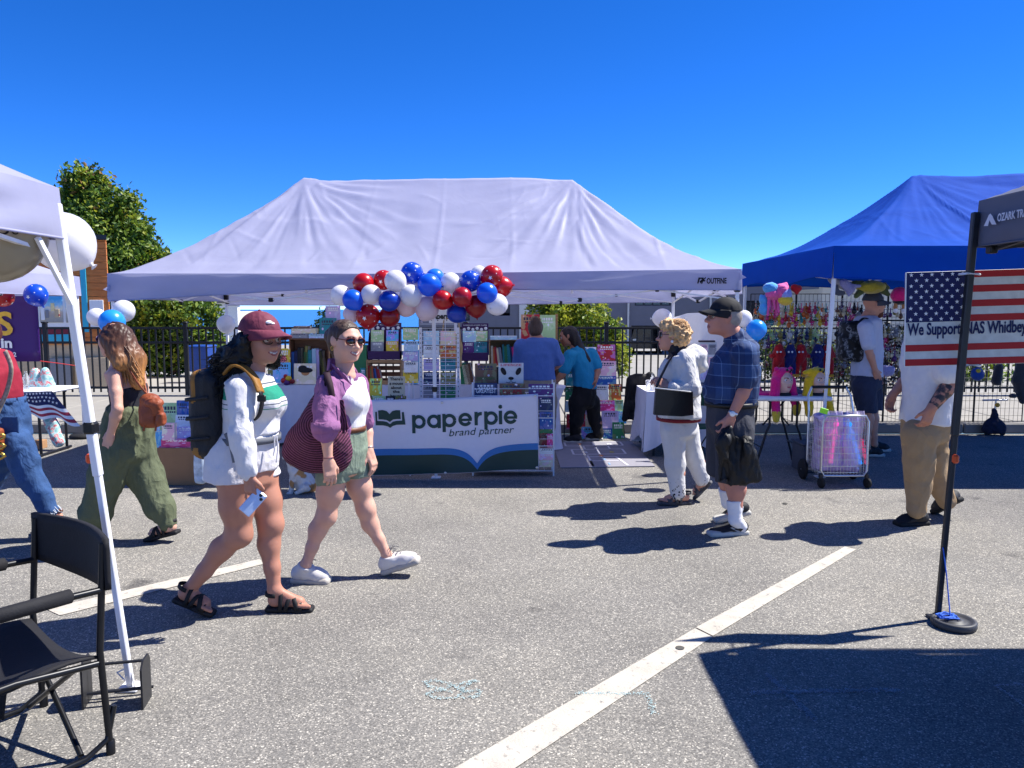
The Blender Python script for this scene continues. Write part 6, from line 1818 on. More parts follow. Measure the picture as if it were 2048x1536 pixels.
def scalp(s, infl=.012, front=.30, lowback=-.25, m=None, h=.006, extra=(), folds=((.004, (40, 40, 14)), (.003, (90, 90, 20))), name='hair', hairline=.20):
 """short or pulled back hair: shell over the cranium, cut along a hairline that runs from forehead to nape"""
 z = s.hs
 c1 = (s.hq(front, 0, hairline), nrm(s.hF * 1.0 - s.hU * .55))
 c2 = (s.hq(-.3, 0, lowback), -s.hU)
 c3 = (s.hq(.02, 0, -.12), nrm(s.hF * .75 - s.hU * .66))
 return solid(name, [ell(s.hq(-.07, 0, .15), A(.335, .43, .36) * z + infl, s.hR, .03), ell(s.hq(-.22, 0, -.08), A(.27, .27, .30) * z + infl, s.hR, .03)] + list(extra), h, m, s.t, [c1, c3] if lowback is None else [c1, c2, c3], folds)
def glasses(s, frame, lens, dark=True, w=.145, rx=.125, ry=.085, name='glasses', f=.44, u=.03):
 z = s.hs
 g = MB();
 t = MB().build('tmp', frame, s.t) if False else None
 pts = []
 for sg in (-1, 1):
  ring = [s.hq(f - .035 * abs(math.cos(a)) * (1 if math.cos(a) * sg > 0 else .2), sg * w + rx * math.cos(a), u + ry * math.sin(a)) for a in np.linspace(0, 2 * math.pi, 21)[:-1]]
  g.tube(ring, .0028 if not dark else .0035, 6, closed=True)
  g.tube([s.hq(f - .03, sg * (w + rx), u + .03), s.hq(f - .22, sg * .315, u + .04), s.hq(-.02, sg * .35, u + .05)], .0025, 6)
 g.tube([s.hq(f, -w + rx * .9, u + .03), s.hq(f + .02, 0, u + .05), s.hq(f, w - rx * .9, u + .03)], .0028, 6)
 o = g.build(name, frame, s.t)
 for sg in (-1, 1):
  ring = [s.hq(f - .035 * abs(math.cos(a)) * (1 if math.cos(a) * sg > 0 else .2), sg * w + rx * .97 * math.cos(a), u + ry * .97 * math.sin(a)) for a in np.linspace(0, 2 * math.pi, 21)[:-1]]
  l = MB(); l.add(ring + [s.hq(f - .006, sg * w, u)], [(i, (i + 1) % 20, 20) for i in range(20)], smooth=True); l.build('lens', lens, o, solid=.002)
 return o
LENSD = M('dark_lens', '#120c0c', .06, spec=.8)
LENSC = M('clear_lens', '#e8ecf0', .03, transm=1.0, alpha=.14, spec=.6)
def ribbon(pts, w, nvec, m, parent, name, th=.004):
 """flat strap along pts, its width across nvec"""
 pts = [np.asarray(p, float) for p in pts]
 q = []
 for i in range(len(pts) - 1):
  p0, p1, p2, p3 = pts[max(i - 1, 0)], pts[i], pts[i + 1], pts[min(i + 2, len(pts) - 1)]
  for t in np.linspace(0, 1, 7)[:-1]: q.append(.5 * (2 * p1 + (p2 - p0) * t + (2 * p0 - 5 * p1 + 4 * p2 - p3) * t * t + (3 * p1 - p0 - 3 * p2 + p3) * t ** 3))
 q.append(pts[-1])
 n = len(q)
 nv = nvec if isinstance(nvec, list) else [nvec] * n
 mb = MB()
 vs = []
 for i, p in enumerate(q):
  t = nrm(q[min(i + 1, n - 1)] - q[max(i - 1, 0)]); s_ = np.asarray(nv[i * len(nv) // n], float); s_ = nrm(s_ - t * (s_ @ t)); vs += [p - s_ * w / 2, p + s_ * w / 2]
 mb.add(vs, [(2 * i, 2 * i + 1, 2 * i + 3, 2 * i + 2) for i in range(n - 1)], smooth=True)
 return mb.build(name, m, parent, solid=th)
# woman in the maroon cap
f = Fig(4.07, '#b07b66', lip='#8a3f3f', brow='#1a1210')
f.torso([(503, 742, 0, .058, .055), (497, 768, 0, .155, .075), (503, 800, 0, .155, .118), (503, 836, 0, .142, .112), (503, 868, 0, .138, .115), (494, 915, 0, .165, .135), (492, 955, 0, .155, .13)], A(.33, .94, 0))
f.lat = nrm(A(.30, .95, 0)); f.fwd = nrm(A(.95, -.30, 0))
a0 = f.arm((482, 783, -.165), (482, 868, -.235), (497, 948, -.235), 1.08)
f.arm((518, 775, .15), (505, 850, .23), (512, 925, .20), 1.05)
d, n, t = f.hand(a0[2], f.J(503, 1000, -.24), (.55, .8, 0), (.8, -.6, 0), curl=.75, sc=1.0)
f.hand(f.arms[1][2], f.J(520, 975, .2), (.2, -.9, 0), (.8, -.3, 0), curl=.6)
LA = f.leg((470, 958, -.085), (478, 1068, -.065), (376, 1182, -.045), 1.0, r=(.095, .085, .060, .056, .043, .034))
LB = f.leg((522, 955, .085), (541, 1048, .05), (549, 1180, .01), 1.0, r=(.095, .083, .060, .055, .043, .034))
h1, t1 = f.J(352, 1196, -.045), f.J(424, 1226, -.06); h2, t2 = G(534, 1222) + UP * .03, G(624, 1221) + UP * .022
h1 = P(352, 1192, 4.02); t1 = G(428, 1232) + UP * .028
f.foot(LA[2], h1, t1); f.foot(LB[2], h2, t2)
f.head(522, 680, 0, .236, (.84, -.54, -.03), (.04, 0, 1), neck_r=.060, smile=.8, jaw=1.08)
w1 = f.build('woman in a maroon cap and white shorts walking with a backpack, holding a phone', .0065, .0045)
W1 = f
zc = lambda py: CAMZ + (618 - py) / FPX * 4.07
STR = coord_band(M('striped_jersey', '#d2d0d2', .85, var=.03, bump=.1, bscale=200), 2, zc(830), zc(755),
    [(0, '#d2d0d2'), (.22, '#3c8a74'), (.245, '#d2d0d2'), (.34, '#4a5560'), (.37, '#d2d0d2'), (.47, '#17836a'), (.77, '#d2d0d2'), (.83, '#4a5560'), (.87, '#d2d0d2')])
JER = M('white_jersey', '#d2d0d2', .85, var=.03, bump=.1, bscale=200)
tp = [loft([(p, a + .014, b + .016) for p, a, b in f.tor[:5]], f.lat, k=.04), ell(f.J(528, 806, -.07), (.085, .085, .08), k=.04), ell(f.J(540, 806, .06), (.085, .085, .08), k=.04)]
sh = f.wear('shirt', tp + [cut(f.J(503, 866, 0), -UP), cut(f.J(503, 737, 0), nrm(UP + f.fwd * .35))] + f.sleeve(0, 1.93, .016, loose=1.15) + f.sleeve(1, 1.9, .014), [STR, JER], h=.0075,
   mif=lambda C: (np.minimum(np.linalg.norm(np.cross(C - f.arms[0][0], nrm(f.arms[0][1] - f.arms[0][0])), axis=1), np.linalg.norm(np.cross(C - f.arms[0][1], nrm(f.arms[0][2] - f.arms[0][1])), axis=1)) < .085) & (np.linalg.norm(C - f.tor[2][0], axis=1) > .12) | (C[:, 1] > 4.07 + .15))
SHW = M('white_sweat_shorts', '#d0cdd0', .85, var=.04, bump=.15, bscale=120)
f.wear('shorts', [loft([(p, a + .012, b + .014) for p, a, b in f.tor[4:]], f.lat, k=.04), cut(f.J(500, 938, 0), -UP), rc(LA[0] + UP * .03, lerp(LA[0], LA[1], .16), .112, .120, .015), rc(LB[0] + f.fwd * .0, lerp(LB[0], LB[1], .16), .108, .108, .015), gap(f, LA, LB, .2), rc(f.J(450, 905, -.05), f.J(446, 950, -.06), .10, .10, .05)], SHW, [(f.J(500, 858, 0), UP), (f.J(500, 955, 0), -UP)], h=.0075, folds=((.007, (12, 12, 5)), (.003, (30, 30, 14))))
ds_ = MB(); ds_.tube([f.J(553, 872, -.08), f.J(556, 895, -.085), f.J(553, 925, -.09)], .004, 5); ds_.tube([f.J(549, 872, -.085), f.J(549, 900, -.09), f.J(547, 912, -.095)], .004, 5); ds_.build('drawstring', SHW, w1)
MAR = M('maroon_twill', '#6d2b3f', .75, var=.08, bump=.1, bscale=250)
cp = cap_hat(f, MAR, infl=.022, band=.185, brim_len=.46, tilt=-.06, droop=.10)
lg_ = MB(); q0 = f.hq(.37, -.05, .40); lg_.sphere(f.hq(.345, -.08, .405), (.02, .02, .011), 12, 8); lg_.sphere(f.hq(.36, -.02, .385), (.018, .018, .008), 12, 8); lg_.build('emblem', PAINTW, cp)
glasses(f, M('dark_frame', '#19191c', .3), LENSC, dark=False, rx=.135, ry=.10)
HB = M('black_wavy_hair', '#0b090a', .5, var=.4, spec=.3, bump=.3, bscale=90)
hr = solid('hair', [ell(f.hq(-.10, 0, .06), A(.365, .42, .40) * f.hs, f.hR, .03), rc(f.J(500, 690, -.03), f.J(472, 722, -.02), .078, .092, .04), rc(f.J(472, 722, -.02), f.J(440, 768, -.02), .092, .07, .04), rc(f.J(440, 768, -.02), f.J(424, 806, 0), .07, .035, .03), rc(f.hq(-.05, .33, -.05), f.J(548, 728, .13), .05, .03, .03), rc(f.hq(.04, -.335, .06), f.hq(-.1, -.36, -.3), .035, .04, .02)], .007, HB, w1,
  [(f.hq(.10, 0, 0), nrm(f.hF - f.hU * .15)), (f.hq(0, 0, .15), f.hU)], folds=((.014, (22, 22, 22)), (.008, (45, 45, 45))))
rr = random.Random(4)
ps_ = []
for i in range(420):
 k = rr.random()
 st = f.hq(rr.uniform(-.45, .02), rr.uniform(-.42, -.1) if k < .75 else rr.uniform(0, .4), rr.uniform(-.25, .14))
 en = f.J(rr.uniform(408, 462), rr.uniform(720, 815), rr.uniform(-.13, .08)) if k < .8 else f.J(rr.uniform(535, 556), rr.uniform(712, 738), .12)
 ph, am = rr.uniform(0, 6), rr.uniform(.008, .02)
 mid = lerp(st, en, .5) + A(.02, -.03, -.01)
 pa = []
 for t_ in np.linspace(0, 1, 12):
  p = (1 - t_) ** 2 * st + 2 * t_ * (1 - t_) * mid + t_ * t_ * en
  pa.append(p + A(math.sin(ph + t_ * 17), math.cos(ph * 2 + t_ * 15), math.sin(ph + t_ * 13) * .5) * am * t_)
 ps_.append(pa)
strands('hair_strands', ps_, .0036, HB, hr)
strands('loose_strands', [[p + A(rr.gauss(0, .02), rr.gauss(0, .02), rr.gauss(0, .012)) * min(1, i / 4) for i, p in enumerate(pa)] for pa in ps_[:260]], .0014, HB, hr)
BLKS = M('black_sandal_webbing', '#131316', .7, var=.2)
sandal(w1, h1, t1, LA[2], BLKS); sandal(w1, h2, t2, LB[2], BLKS)
MB().sphere(f.hq(-.02, -.37, -.15), (.006, .004, .006), 8, 6).build('earring', STEEL, w1)
ph_ = thing('phone', 'pale blue phone held at the side of the woman in the maroon cap', 'phone', f.J(507, 1004, -.25))
pc0 = f.J(506, 1005, -.262); ux = nrm(A(.62, -.1, .78)); uy = nrm(A(-.72, .25, .62)); uy = nrm(uy - ux * (uy @ ux)); uz = np.cross(ux, uy)
ux, uy = nrm(A(.75, 0, -.66)), nrm(A(.62, .25, .74)); uy = nrm(uy - ux * (uy @ ux)); uz = np.cross(ux, uy); Rp = np.column_stack([ux, uy, uz])
MB().box(pc0, (.068, .135, .009), Rp, bev=.004).build('body', M('pale_blue_phone', '#b9cbe6', .2, coat=.5), ph_)
sgn = -1 if uz[1] > 0 else 1
MB().box(pc0 + uy * .045 + ux * .013 + uz * sgn * .005, (.032, .034, .004), Rp, bev=.002).build('camera_bump', M('pale_blue_phone', '#b9cbe6'), ph_)
for a_, b_ in ((.006, .052), (.02, .038)): MB().lathe(pc0 + uy * b_ + ux * a_ + uz * sgn * .006, [(.0085, 0), (.0085, .003), (.006, .0035)], 14, axis=uz * sgn).build('lens', BPLAST, ph_)
MUS = M('mustard_nylon', '#8f611f', .65, var=.12, bump=.15, bscale=160); BKN = M('black_nylon', '#15151a', .6, var=.25, bump=.2, bscale=140); GRW = M('grey_webbing', '#5d6068', .7)
bp = thing('backpack', 'mustard and black hiking backpack worn by the woman in the maroon cap', 'backpack', f.J(425, 815, 0))
Rb = np.column_stack([f.fwd, f.lat, UP])
bt_ = lambda a, b, c: f.J(434, 826, 0) + f.fwd * a + f.lat * b + UP * c
solid('pack_body', [rbox(bt_(0, 0, 0), (.085, .135, .235), Rb, rad=.06), rbox(bt_(-.05, 0, -.06), (.06, .11, .16), Rb, rad=.05, k=.03), ell(bt_(.0, 0, .185), (.085, .11, .05), Rb, k=.04)], .009, [MUS, BKN], bp, folds=((.006, (13, 13, 8)),),
 mif=lambda C: (((C - bt_(0, 0, 0)) @ f.fwd < -.055) & (np.abs(C[:, 2] - bt_(0, 0, 0)[2]) < .19)) | ((np.abs(C[:, 2] - bt_(0, 0, 0)[2] + .05) < .12) & ((C - bt_(0, 0, 0)) @ f.fwd > -.115)) | (((C - bt_(0, 0, 0)) @ f.fwd > -.02)) | (((C - bt_(0, 0, 0)) @ f.fwd > .03)))
for k in (-.11, .0, .1): ribbon([bt_(.06, -.140, k), bt_(-.02, -.147, k - .01), bt_(-.10, -.12, k - .02), bt_(-.122, 0, k - .02)], .018, UP, BKN, bp, 'compression_strap')
S1 = [f.J(452, 748, -.10), f.J(468, 731, -.125), f.J(490, 736, -.14), f.J(510, 757, -.175), f.J(521, 785, -.20)]
ribbon(S1, .05, f.lat, MUS, bp, 'shoulder_strap', .012)
ribbon([f.J(521, 783, -.203), f.J(524, 806, -.205), f.J(512, 838, -.19), f.J(470, 858, -.16)], .03, f.lat, BKN, bp, 'strap_webbing', .005)
MB().box(f.J(523, 797, -.215), (.045, .014, .035), bev=.005).build('buckle', BPLAST, bp)
ribbon([f.J(474, 740, .08), f.J(500, 738, .1), f.J(530, 757, .10), f.J(545, 782, .07)], .045, f.lat, MUS, bp, 'shoulder_strap', .01)
wst = lambda a, r: lerp(f.tor[4][0], f.tor[5][0], .16) + (f.lat * math.sin(a) * (.158 + r) + f.fwd * math.cos(a) * (.14 + r))
ribbon([wst(a, .008) for a in np.linspace(-2.6, 2.6, 15)], .034, UP, GRW, bp, 'hip_belt', .006)
ribbon([f.J(452, 866, -.19), f.J(462, 890, -.2), f.J(470, 925, -.205)], .028, f.fwd, GRW, bp, 'loose_strap', .004)
# woman in the purple shirt
f = Fig(4.58, '#cf9f8a', lip='#a85a58', brow='#4a3428')
f.torso([(692, 750, 0, .048, .05), (684, 768, 0, .14, .07), (690, 800, 0, .13, .105), (692, 850, 0, .112, .09), (686, 898, 0, .15, .118), (684, 935, 0, .14, .112)], A(.5, .86, 0))
f.arm((656, 780, -.14), (652, 858, -.29), (657, 922, -.30), .86)
f.arm((712, 772, .10), (733, 852, .13), (739, 903, .05), .84)
f.hand(f.arms[0][2], f.J(663, 972, -.31), (-.5, .8, 0), (.9, -.3, 0), curl=.5, sc=.95)
f.hand(f.arms[1][2], f.J(752, 945, .03), (-.7, .3, 0), (.6, -.7, .2), curl=.55, sc=.95)
LA = f.leg((668, 938, -.07), (652, 1032, -.06), (612, 1128, -.075), .92, r=(.095, .082, .055, .054, .040, .032))
LB = f.leg((708, 930, .07), (731, 1018, .06), (774, 1110, .06), .88, r=(.095, .08, .055, .054, .040, .032))
h1, t1 = G(583, 1163), G(661, 1165); h2, t2 = G(764, 1150) + UP * .005, P(841, 1122, 4.64)
f.foot(LA[2], h1 + UP * .02, t1 + UP * .02, False); f.foot(LB[2], h2 + UP * .02, t2 + UP * .02, False)
f.head(691, 683, 0, .242, (.74, -.67, -.02), (.06, 0, 1), neck_r=.052, smile=1.0)
w2 = f.build('smiling woman in sunglasses and an open purple shirt, carrying a crochet bag', .0065, .0045)
TEE = M('white_tee', '#d8d6d9', .85, var=.03, bump=.08, bscale=220)
f.wear('tee', [loft([(p, a + .010, b + .012) for p, a, b in f.tor[:4]], f.lat, k=.04), ell(f.J(705, 806, -.09), (.072, .072, .07), k=.035), ell(f.J(714, 804, .03), (.072, .072, .07), k=.035), cut(f.J(690, 855, 0), -UP), cut(f.J(690, 744, 0), nrm(UP + f.fwd * .3))] + f.sleeve(1, .55, .012), TEE, h=.0075, folds=((.004, (14, 14, 7)),))
PSH = M('purple_cotton', '#8d5c86', .85, var=.08, scale=14, bump=.2, bscale=160)
a_, b_, c_ = f.arms[0]
jk_ = [loft([(p - f.fwd * .012, a + .034, b + .028) for p, a, b in f.tor[:5]], f.lat, k=.04), cut(f.J(690, 875, 0), -UP), cut(f.J(690, 741, 0), nrm(UP + f.fwd * .25)), cut(f.J(699, 800, -.10), nrm(f.fwd * .95 + f.lat * .28)),
 rc(a_, lerp(a_, b_, .5), .076, .080, .03), rc(lerp(a_, b_, .5), lerp(b_, c_, .0), .080, .074, .02), cut(lerp(b_, c_, -.04), nrm(c_ - b_) * 1.0) if False else rc(b_, b_ + (c_ - b_) * .02, .078, .076, .01)]
ps = f.wear('open_shirt', jk_ + [rc(f.arms[1][0], lerp(f.arms[1][0], f.arms[1][1], .9), .07, .06, .02)], PSH, h=.0075, folds=((.013, (9, 9, 5)), (.006, (20, 20, 9)), (.003, (40, 40, 20))))
MB().lathe(b_ + (c_ - b_) * .0 - nrm(c_ - b_) * .012, [(.060, .03), (.080, .03), (.084, .0), (.080, -.03), (.07, -.03)], 20, axis=nrm(b_ - c_)).build('cuff', PSH, ps)
col = MB()
for sg, p in ((-1, [(668, 738, -.07), (680, 748, -.10), (697, 762, -.10)]), (1, [(700, 740, .08), (708, 750, .07), (712, 764, .03)])):
 pts = [f.J(*q) for q in p]
 col.sheet(lambda u, v, pts=pts, sg=sg: lerp(lerp(pts[0], pts[1], min(1, u * 2)), pts[2], max(0, u * 2 - 1)) + UP * (.035 * (1 - v) - .02 * v) + (f.fwd * .02 - f.lat * sg * .0) * v - f.lat * .02 * (1 - v) * -sg, 8, 3)
col.sheet(lambda u, v: f.hq(-.1, 0, -.62) + f.lat * math.cos(math.pi * (u - .0)) * -.075 - f.fwd * (.02 + .055 * math.sin(math.pi * u)) + UP * (.045 * (1 - v) - .025 * v) - f.fwd * .012 * v, 12, 3)
col.build('collar', PSH, ps, solid=.006)
DEN = M('sage_denim', '#7c8a78', .85, var=.12, scale=40, bump=.2, bscale=200)
f.wear('shorts', [loft([(p, a + .010, b + .012) for p, a, b in [(lerp(f.tor[3][0], f.tor[4][0], .1), .118, .098)] + f.tor[4:]], f.lat, k=.04), cut(f.J(690, 945, 0), -UP), rc(LA[0] + UP * .02, lerp(LA[0], LA[1], .19), .106, .100, .015), rc(LB[0], lerp(LB[0], LB[1], .24), .104, .096, .015), gap(f, LA, LB, .22), cut(f.J(700, 958, 0), nrm(-UP + A(.1, 0, 0)))], DEN, h=.007, folds=((.006, (13, 13, 6)), (.003, (34, 34, 15))))
BRN = M('brown_leather', '#6b3d26', .5, var=.2, bump=.15, bscale=120)
wst2 = lambda a, r: lerp(f.tor[3][0], f.tor[4][0], .14) + (f.lat * math.sin(a) * (.122 + r) + f.fwd * math.cos(a) * (.104 + r))
ribbon([wst2(a, .008) for a in np.linspace(-3, 3, 15)], .03, UP, BRN, w2, 'belt', .005)
HBR = M('brown_hair', '#45332a', .5, var=.35, scale=60, spec=.4, bump=.4, bscale=120, stretch=(1, 1, .4))
hr = scalp(f, .007, front=.27, hairline=.30, lowback=-.34, m=HBR, extra=[ell(f.hq(-.50, 0, .10), .055, k=.03)])
rr = random.Random(9); pp = []
for i in range(150):
 l = rr.uniform(-.32, .32); st = f.hq(.26 - abs(l) * .45, l, .40 - abs(l) * .25 - max(0, abs(l) - .26) * 3)
 en = f.hq(-.48, rr.uniform(-.12, .12), .10 + rr.uniform(-.12, .12)); mid = f.hq(-.15, l * 1.12, .54 - abs(l) * .45)
 pp.append([(1 - t) ** 2 * st + 2 * t * (1 - t) * mid + t * t * en for t in np.linspace(0, 1, 8)])
strands('hair_strands', pp, .003, HBR, hr)
glasses(f, M('tortoise_frame', '#5a1f1c', .25), LENSD, rx=.135, ry=.082, name='sunglasses')
er = MB(); er.tube([f.hq(-.02 + .05 * math.cos(a), -.37, -.17 + .05 * math.sin(a)) for a in np.linspace(0, 6.2, 14)], .0025, 5, closed=True); er.build('earring', M('gold_metal', '#c9a04e', .3, metal=.9), w2)
for k in range(2):
 br = MB(); c_, d_ = f.arms[k][2], nrm(f.arms[k][2] - f.arms[k][1]); br.lathe(c_ - d_ * .02, [(.030, -.002), (.033, 0), (.030, .002)], 16, axis=d_); br.build('bracelet', M('rose_band', '#7d4650', .5) if k == 0 else STEEL, w2)
SNW = M('white_leather', '#cfcac6', .5, var=.05); SNS = M('white_rubber', '#aca69d', .6, var=.06)
sneaker(w2, h1, t1, LA[2], SNW, SNS, M('grey_lace', '#5a5a5e', .8), w=.048); sneaker(w2, h2, t2, LB[2], SNW, SNS, M('grey_lace', '#5a5a5e'), w=.048)
for L_, hh in ((LA, h1), (LB, h2)): pass
def crochet():
 m = M('plum_crochet', '#55263f', .85, var=.2, scale=60)
 n, l, b, mx = nodes_of(m)
 tc = n.new('ShaderNodeTexCoord'); mp = n.new('ShaderNodeMapping')
 c = P(640, 845, 4.40); mp.inputs['Location'].default_value = (-c[0], -c[1], -c[2]); l.new(tc.outputs['Object'], mp.inputs[0])
 w = n.new('ShaderNodeTexWave'); w.wave_type = 'RINGS'; w.rings_direction = 'Y'; w.inputs['Scale'].default_value = 22; w.inputs['Distortion'].default_value = 2.5; w.inputs['Detail'].default_value = 2; w.inputs['Detail Scale'].default_value = 30
 l.new(mp.outputs[0], w.inputs[0])
 r = ramp(n, [(0, '#2a0f1f'), (.45, '#5a2842'), (1, '#87496a')]); l.new(w.outputs[0], r.inputs[0]); l.new(r.outputs[0], mx.inputs[6])
 bp_ = n.new('ShaderNodeBump'); bp_.inputs['Strength'].default_value = .7; bp_.inputs['Distance'].default_value = .008; l.new(w.outputs[0], bp_.inputs['Height']); l.new(bp_.outputs[0], b.inputs['Normal'])
 return m
CRO = crochet()
tt_ = thing('tote_bag', 'large plum crochet shoulder bag on the arm of the woman in sunglasses', 'bag', P(635, 950, 4.4))
J2 = lambda px, py, dy: P(px, py, 4.58 + dy)
solid('bag_body', [ell(J2(630, 896, -.17), (.172, .066, .150), k=.05), rc(J2(626, 868, -.17), J2(652, 768, -.17), .115, .030, .06), ell(J2(674, 900, -.16), (.085, .055, .14), k=.05), rc(J2(600, 880, -.17), J2(584, 905, -.17), .06, .05, .06)], .008, CRO, tt_, folds=((.006, (9, 9, 9)), (.003, (40, 40, 40))))
ribbon([J2(668, 830, -.22), J2(662, 780, -.235), J2(655, 752, -.185), J2(652, 748, -.10), J2(648, 790, -.05)], .035, A(.9, .3, 0), M('dark_plum_strap', '#2a1220', .8, var=.2), tt_, 'strap', .01)
ribbon([J2(620, 845, -.20), J2(640, 790, -.22), J2(654, 756, -.19)], .03, A(.7, .1, .4), M('dark_plum_strap', '#2a1220'), tt_, 'strap', .01)
ts = MB()
for i in range(14): ts.tube([J2(683 + rr.uniform(-3, 3), 800, -.255), J2(686 + rr.uniform(-6, 6), 836, -.26), J2(688 + rr.uniform(-9, 9), 862 + rr.uniform(-6, 6), -.26)], .004, 4)
ts.build('tassel', CRO, tt_)
# long haired woman in olive trousers
f = Fig(5.32, '#cf9f8a', brow='#4a3428')
f.torso([(240, 722, 0, .048, .05), (246, 742, 0, .135, .068), (256, 775, 0, .122, .09), (258, 815, 0, .108, .085), (256, 862, 0, .15, .12), (253, 900, 0, .14, .12)], A(-.48, -.88, 0))
f.arm((229, 750, -.12), (235, 818, -.2), (221, 868, -.17), .88)
f.arm((276, 745, .12), (292, 805, .16), (282, 858, .14), .88)
f.hand(f.arms[0][2], f.J(211, 905, -.16), (.2, 1, 0), (-.9, 0, 0), curl=.3)
f.hand(f.arms[1][2], f.J(272, 895, .12), (-.5, -.5, 0), (-.5, .6, 0), curl=.5)
LA = f.leg((236, 905, -.08), (194, 985, -.07), (188, 1062, -.04)); LB = f.leg((274, 902, .07), (303, 982, .06), (338, 1052, .02))
h1, t1 = G(196, 1078), G(146, 1082); t2, h2 = G(292, 1082), P(356, 1066, 5.34)
f.foot(LA[2], h1 + UP * .03, t1 + UP * .024); f.foot(LB[2], h2 + UP * .02, t2 + UP * .03)
f.head(229, 680, 0, .235, (-.94, .3, -.05), (0, 0, 1), neck_r=.048)
w0 = f.build('woman with long brown hair in olive trousers, seen from behind', .008, .006)
CAMT = M('black_grey_top', '#23232b', .8, var=.5, scale=16)
f.wear('top', [loft([(p, a + .010, b + .011) for p, a, b in f.tor[1:4]], f.lat, k=.03), cut(f.J(256, 829, 0), -UP), cut(f.J(252, 772, 0), nrm(UP + f.lat * .1))], CAMT, folds=((.003, (20, 20, 8)),))
OLV = M('olive_cotton', '#596048', .85, var=.1, scale=12, bump=.2, bscale=150)
tr = f.wear('trousers', [loft([(p, a + .02, b + .022) for p, a, b in [(lerp(f.tor[3][0], f.tor[4][0], .15), .122, .1)] + f.tor[4:]], f.lat, k=.05), rc(LA[0], lerp(LA[0], LA[1], .6), .128, .118, .05), rc(lerp(LA[0], LA[1], .6), lerp(LA[1], LA[2], .55), .115, .102, .05), rc(lerp(LA[1], LA[2], .55), lerp(LA[1], LA[2], .92), .102, .055, .03),
   rc(LB[0], lerp(LB[0], LB[1], .6), .125, .112, .05), rc(lerp(LB[0], LB[1], .6), lerp(LB[1], LB[2], .5), .108, .094, .05), rc(lerp(LB[1], LB[2], .5), lerp(LB[1], LB[2], .92), .094, .055, .03)], OLV, h=.009, folds=((.018, (10, 10, 3)), (.010, (20, 20, 5)), (.004, (34, 34, 14))))
for L_ in (LA, LB): MB().lathe(lerp(L_[1], L_[2], .93), [(.05, -.03), (.06, -.02), (.06, .02), (.05, .03)], 18, axis=nrm(L_[2] - L_[1])).build('cuff', OLV, tr)
wst3 = lambda a: lerp(f.tor[3][0], f.tor[4][0], .14) + (f.lat * math.sin(a) * .146 + f.fwd * math.cos(a) * .125)
ribbon([wst3(a) for a in np.linspace(-3.1, 3.1, 17)], .045, UP, OLV, tr, 'waistband', .008)
def ombre():
 m = M('ombre_hair', '#5a3c2a', .45, var=.3, scale=70, spec=.4, bump=.3, bscale=90, stretch=(1, 1, .15))
 z0 = CAMZ + (618 - 770) / FPX * 5.32; z1 = CAMZ + (618 - 640) / FPX * 5.32
 return coord_band(m, 2, z0, z1, [(0, '#c08a4e'), (.3, '#a4713f'), (.55, '#6a452e'), (.8, '#42291f'), (1, '#3a241c')], 'LINEAR')
OMB = ombre()
hr = solid('hair', [ell(f.hq(-.08, 0, .13), A(.355, .45, .40) * f.hs, f.hR, .03), rc(f.hq(-.20, 0, -.1), f.J(262, 720, -.02), .10, .088, .05), rc(f.J(262, 720, -.02), f.J(276, 768, -.06), .088, .04, .04), rc(f.hq(-.02, .30, .05), f.J(240, 728, -.11), .05, .045, .04)], .008, OMB, w0, [(f.hq(.14, 0, .1), nrm(f.hF - f.hU * .3))], folds=((.008, (40, 40, 5)), (.005, (70, 70, 8))))
rr = random.Random(12); pp = []
for i in range(170):
 a = rr.uniform(-.6, 3.7); st = f.hq(-.06 - .36 * math.sin(a), .34 * math.cos(a), rr.uniform(-.1, .25)); en = f.J(rr.uniform(236, 292), rr.uniform(745, 778), rr.uniform(-.13, .02)); mid = lerp(st, en, .45) + A(.02, -.02, .03)
 pp.append([(1 - t) ** 2 * st + 2 * t * (1 - t) * mid + t * t * en for t in np.linspace(0, 1, 8)])
strands('hair_strands', pp, .0032, OMB, hr)
glasses(f, M('violet_frame', '#3a1f5a', .3), M('violet_lens', '#2c1840', .1), name='sunglasses')
SLB = M('black_slide', '#151418', .7, var=.2)
for hh, tt, an in ((h1, t1, LA[2]), (h2, t2, LB[2])): sandal(w0, hh + UP * .025, tt + UP * .025, an, SLB)
TAN = M('tan_leather', '#8a4426', .5, var=.25, scale=18, bump=.25, bscale=70)
lb_ = thing('leather_backpack', 'small tan leather backpack on the back of the woman in olive trousers', 'backpack', f.J(303, 822, -.12))
solid('bag_body', [rbox(f.J(303, 830, -.14), (.075, .07, .085), rad=.05, k=.03), ell(f.J(300, 800, -.14), (.07, .065, .05), k=.03)], .009, TAN, lb_, folds=((.008, (18, 18, 10)),))
solid('flap', [ell(f.J(308, 806, -.18), (.062, .05, .04), k=.02), rbox(f.J(313, 818, -.2), (.03, .02, .05), rad=.018, k=.02)], .008, TAN, lb_, folds=((.004, (24, 24, 24)),))
solid('pocket', [rbox(f.J(322, 838, -.19), (.03, .035, .045), rad=.02)], .008, TAN, lb_, folds=((.004, (24, 24, 24)),))
ribbon([f.J(242, 716, -.08), f.J(262, 745, -.12), f.J(280, 772, -.12), f.J(296, 790, -.13)], .012, A(.5, 0, .6), TAN, lb_, 'strap', .005)
ribbon([f.J(285, 735, .06), f.J(289, 765, -.02), f.J(294, 792, -.1)], .012, A(1, 0, 0), TAN, lb_, 'strap', .005)
for s_ in (0, 1): MB().tube([f.J(290 + 22 * s_, 845, -.2), f.J(287 + 24 * s_, 862, -.2)], .007, 6).build('tassel', TAN, lb_)
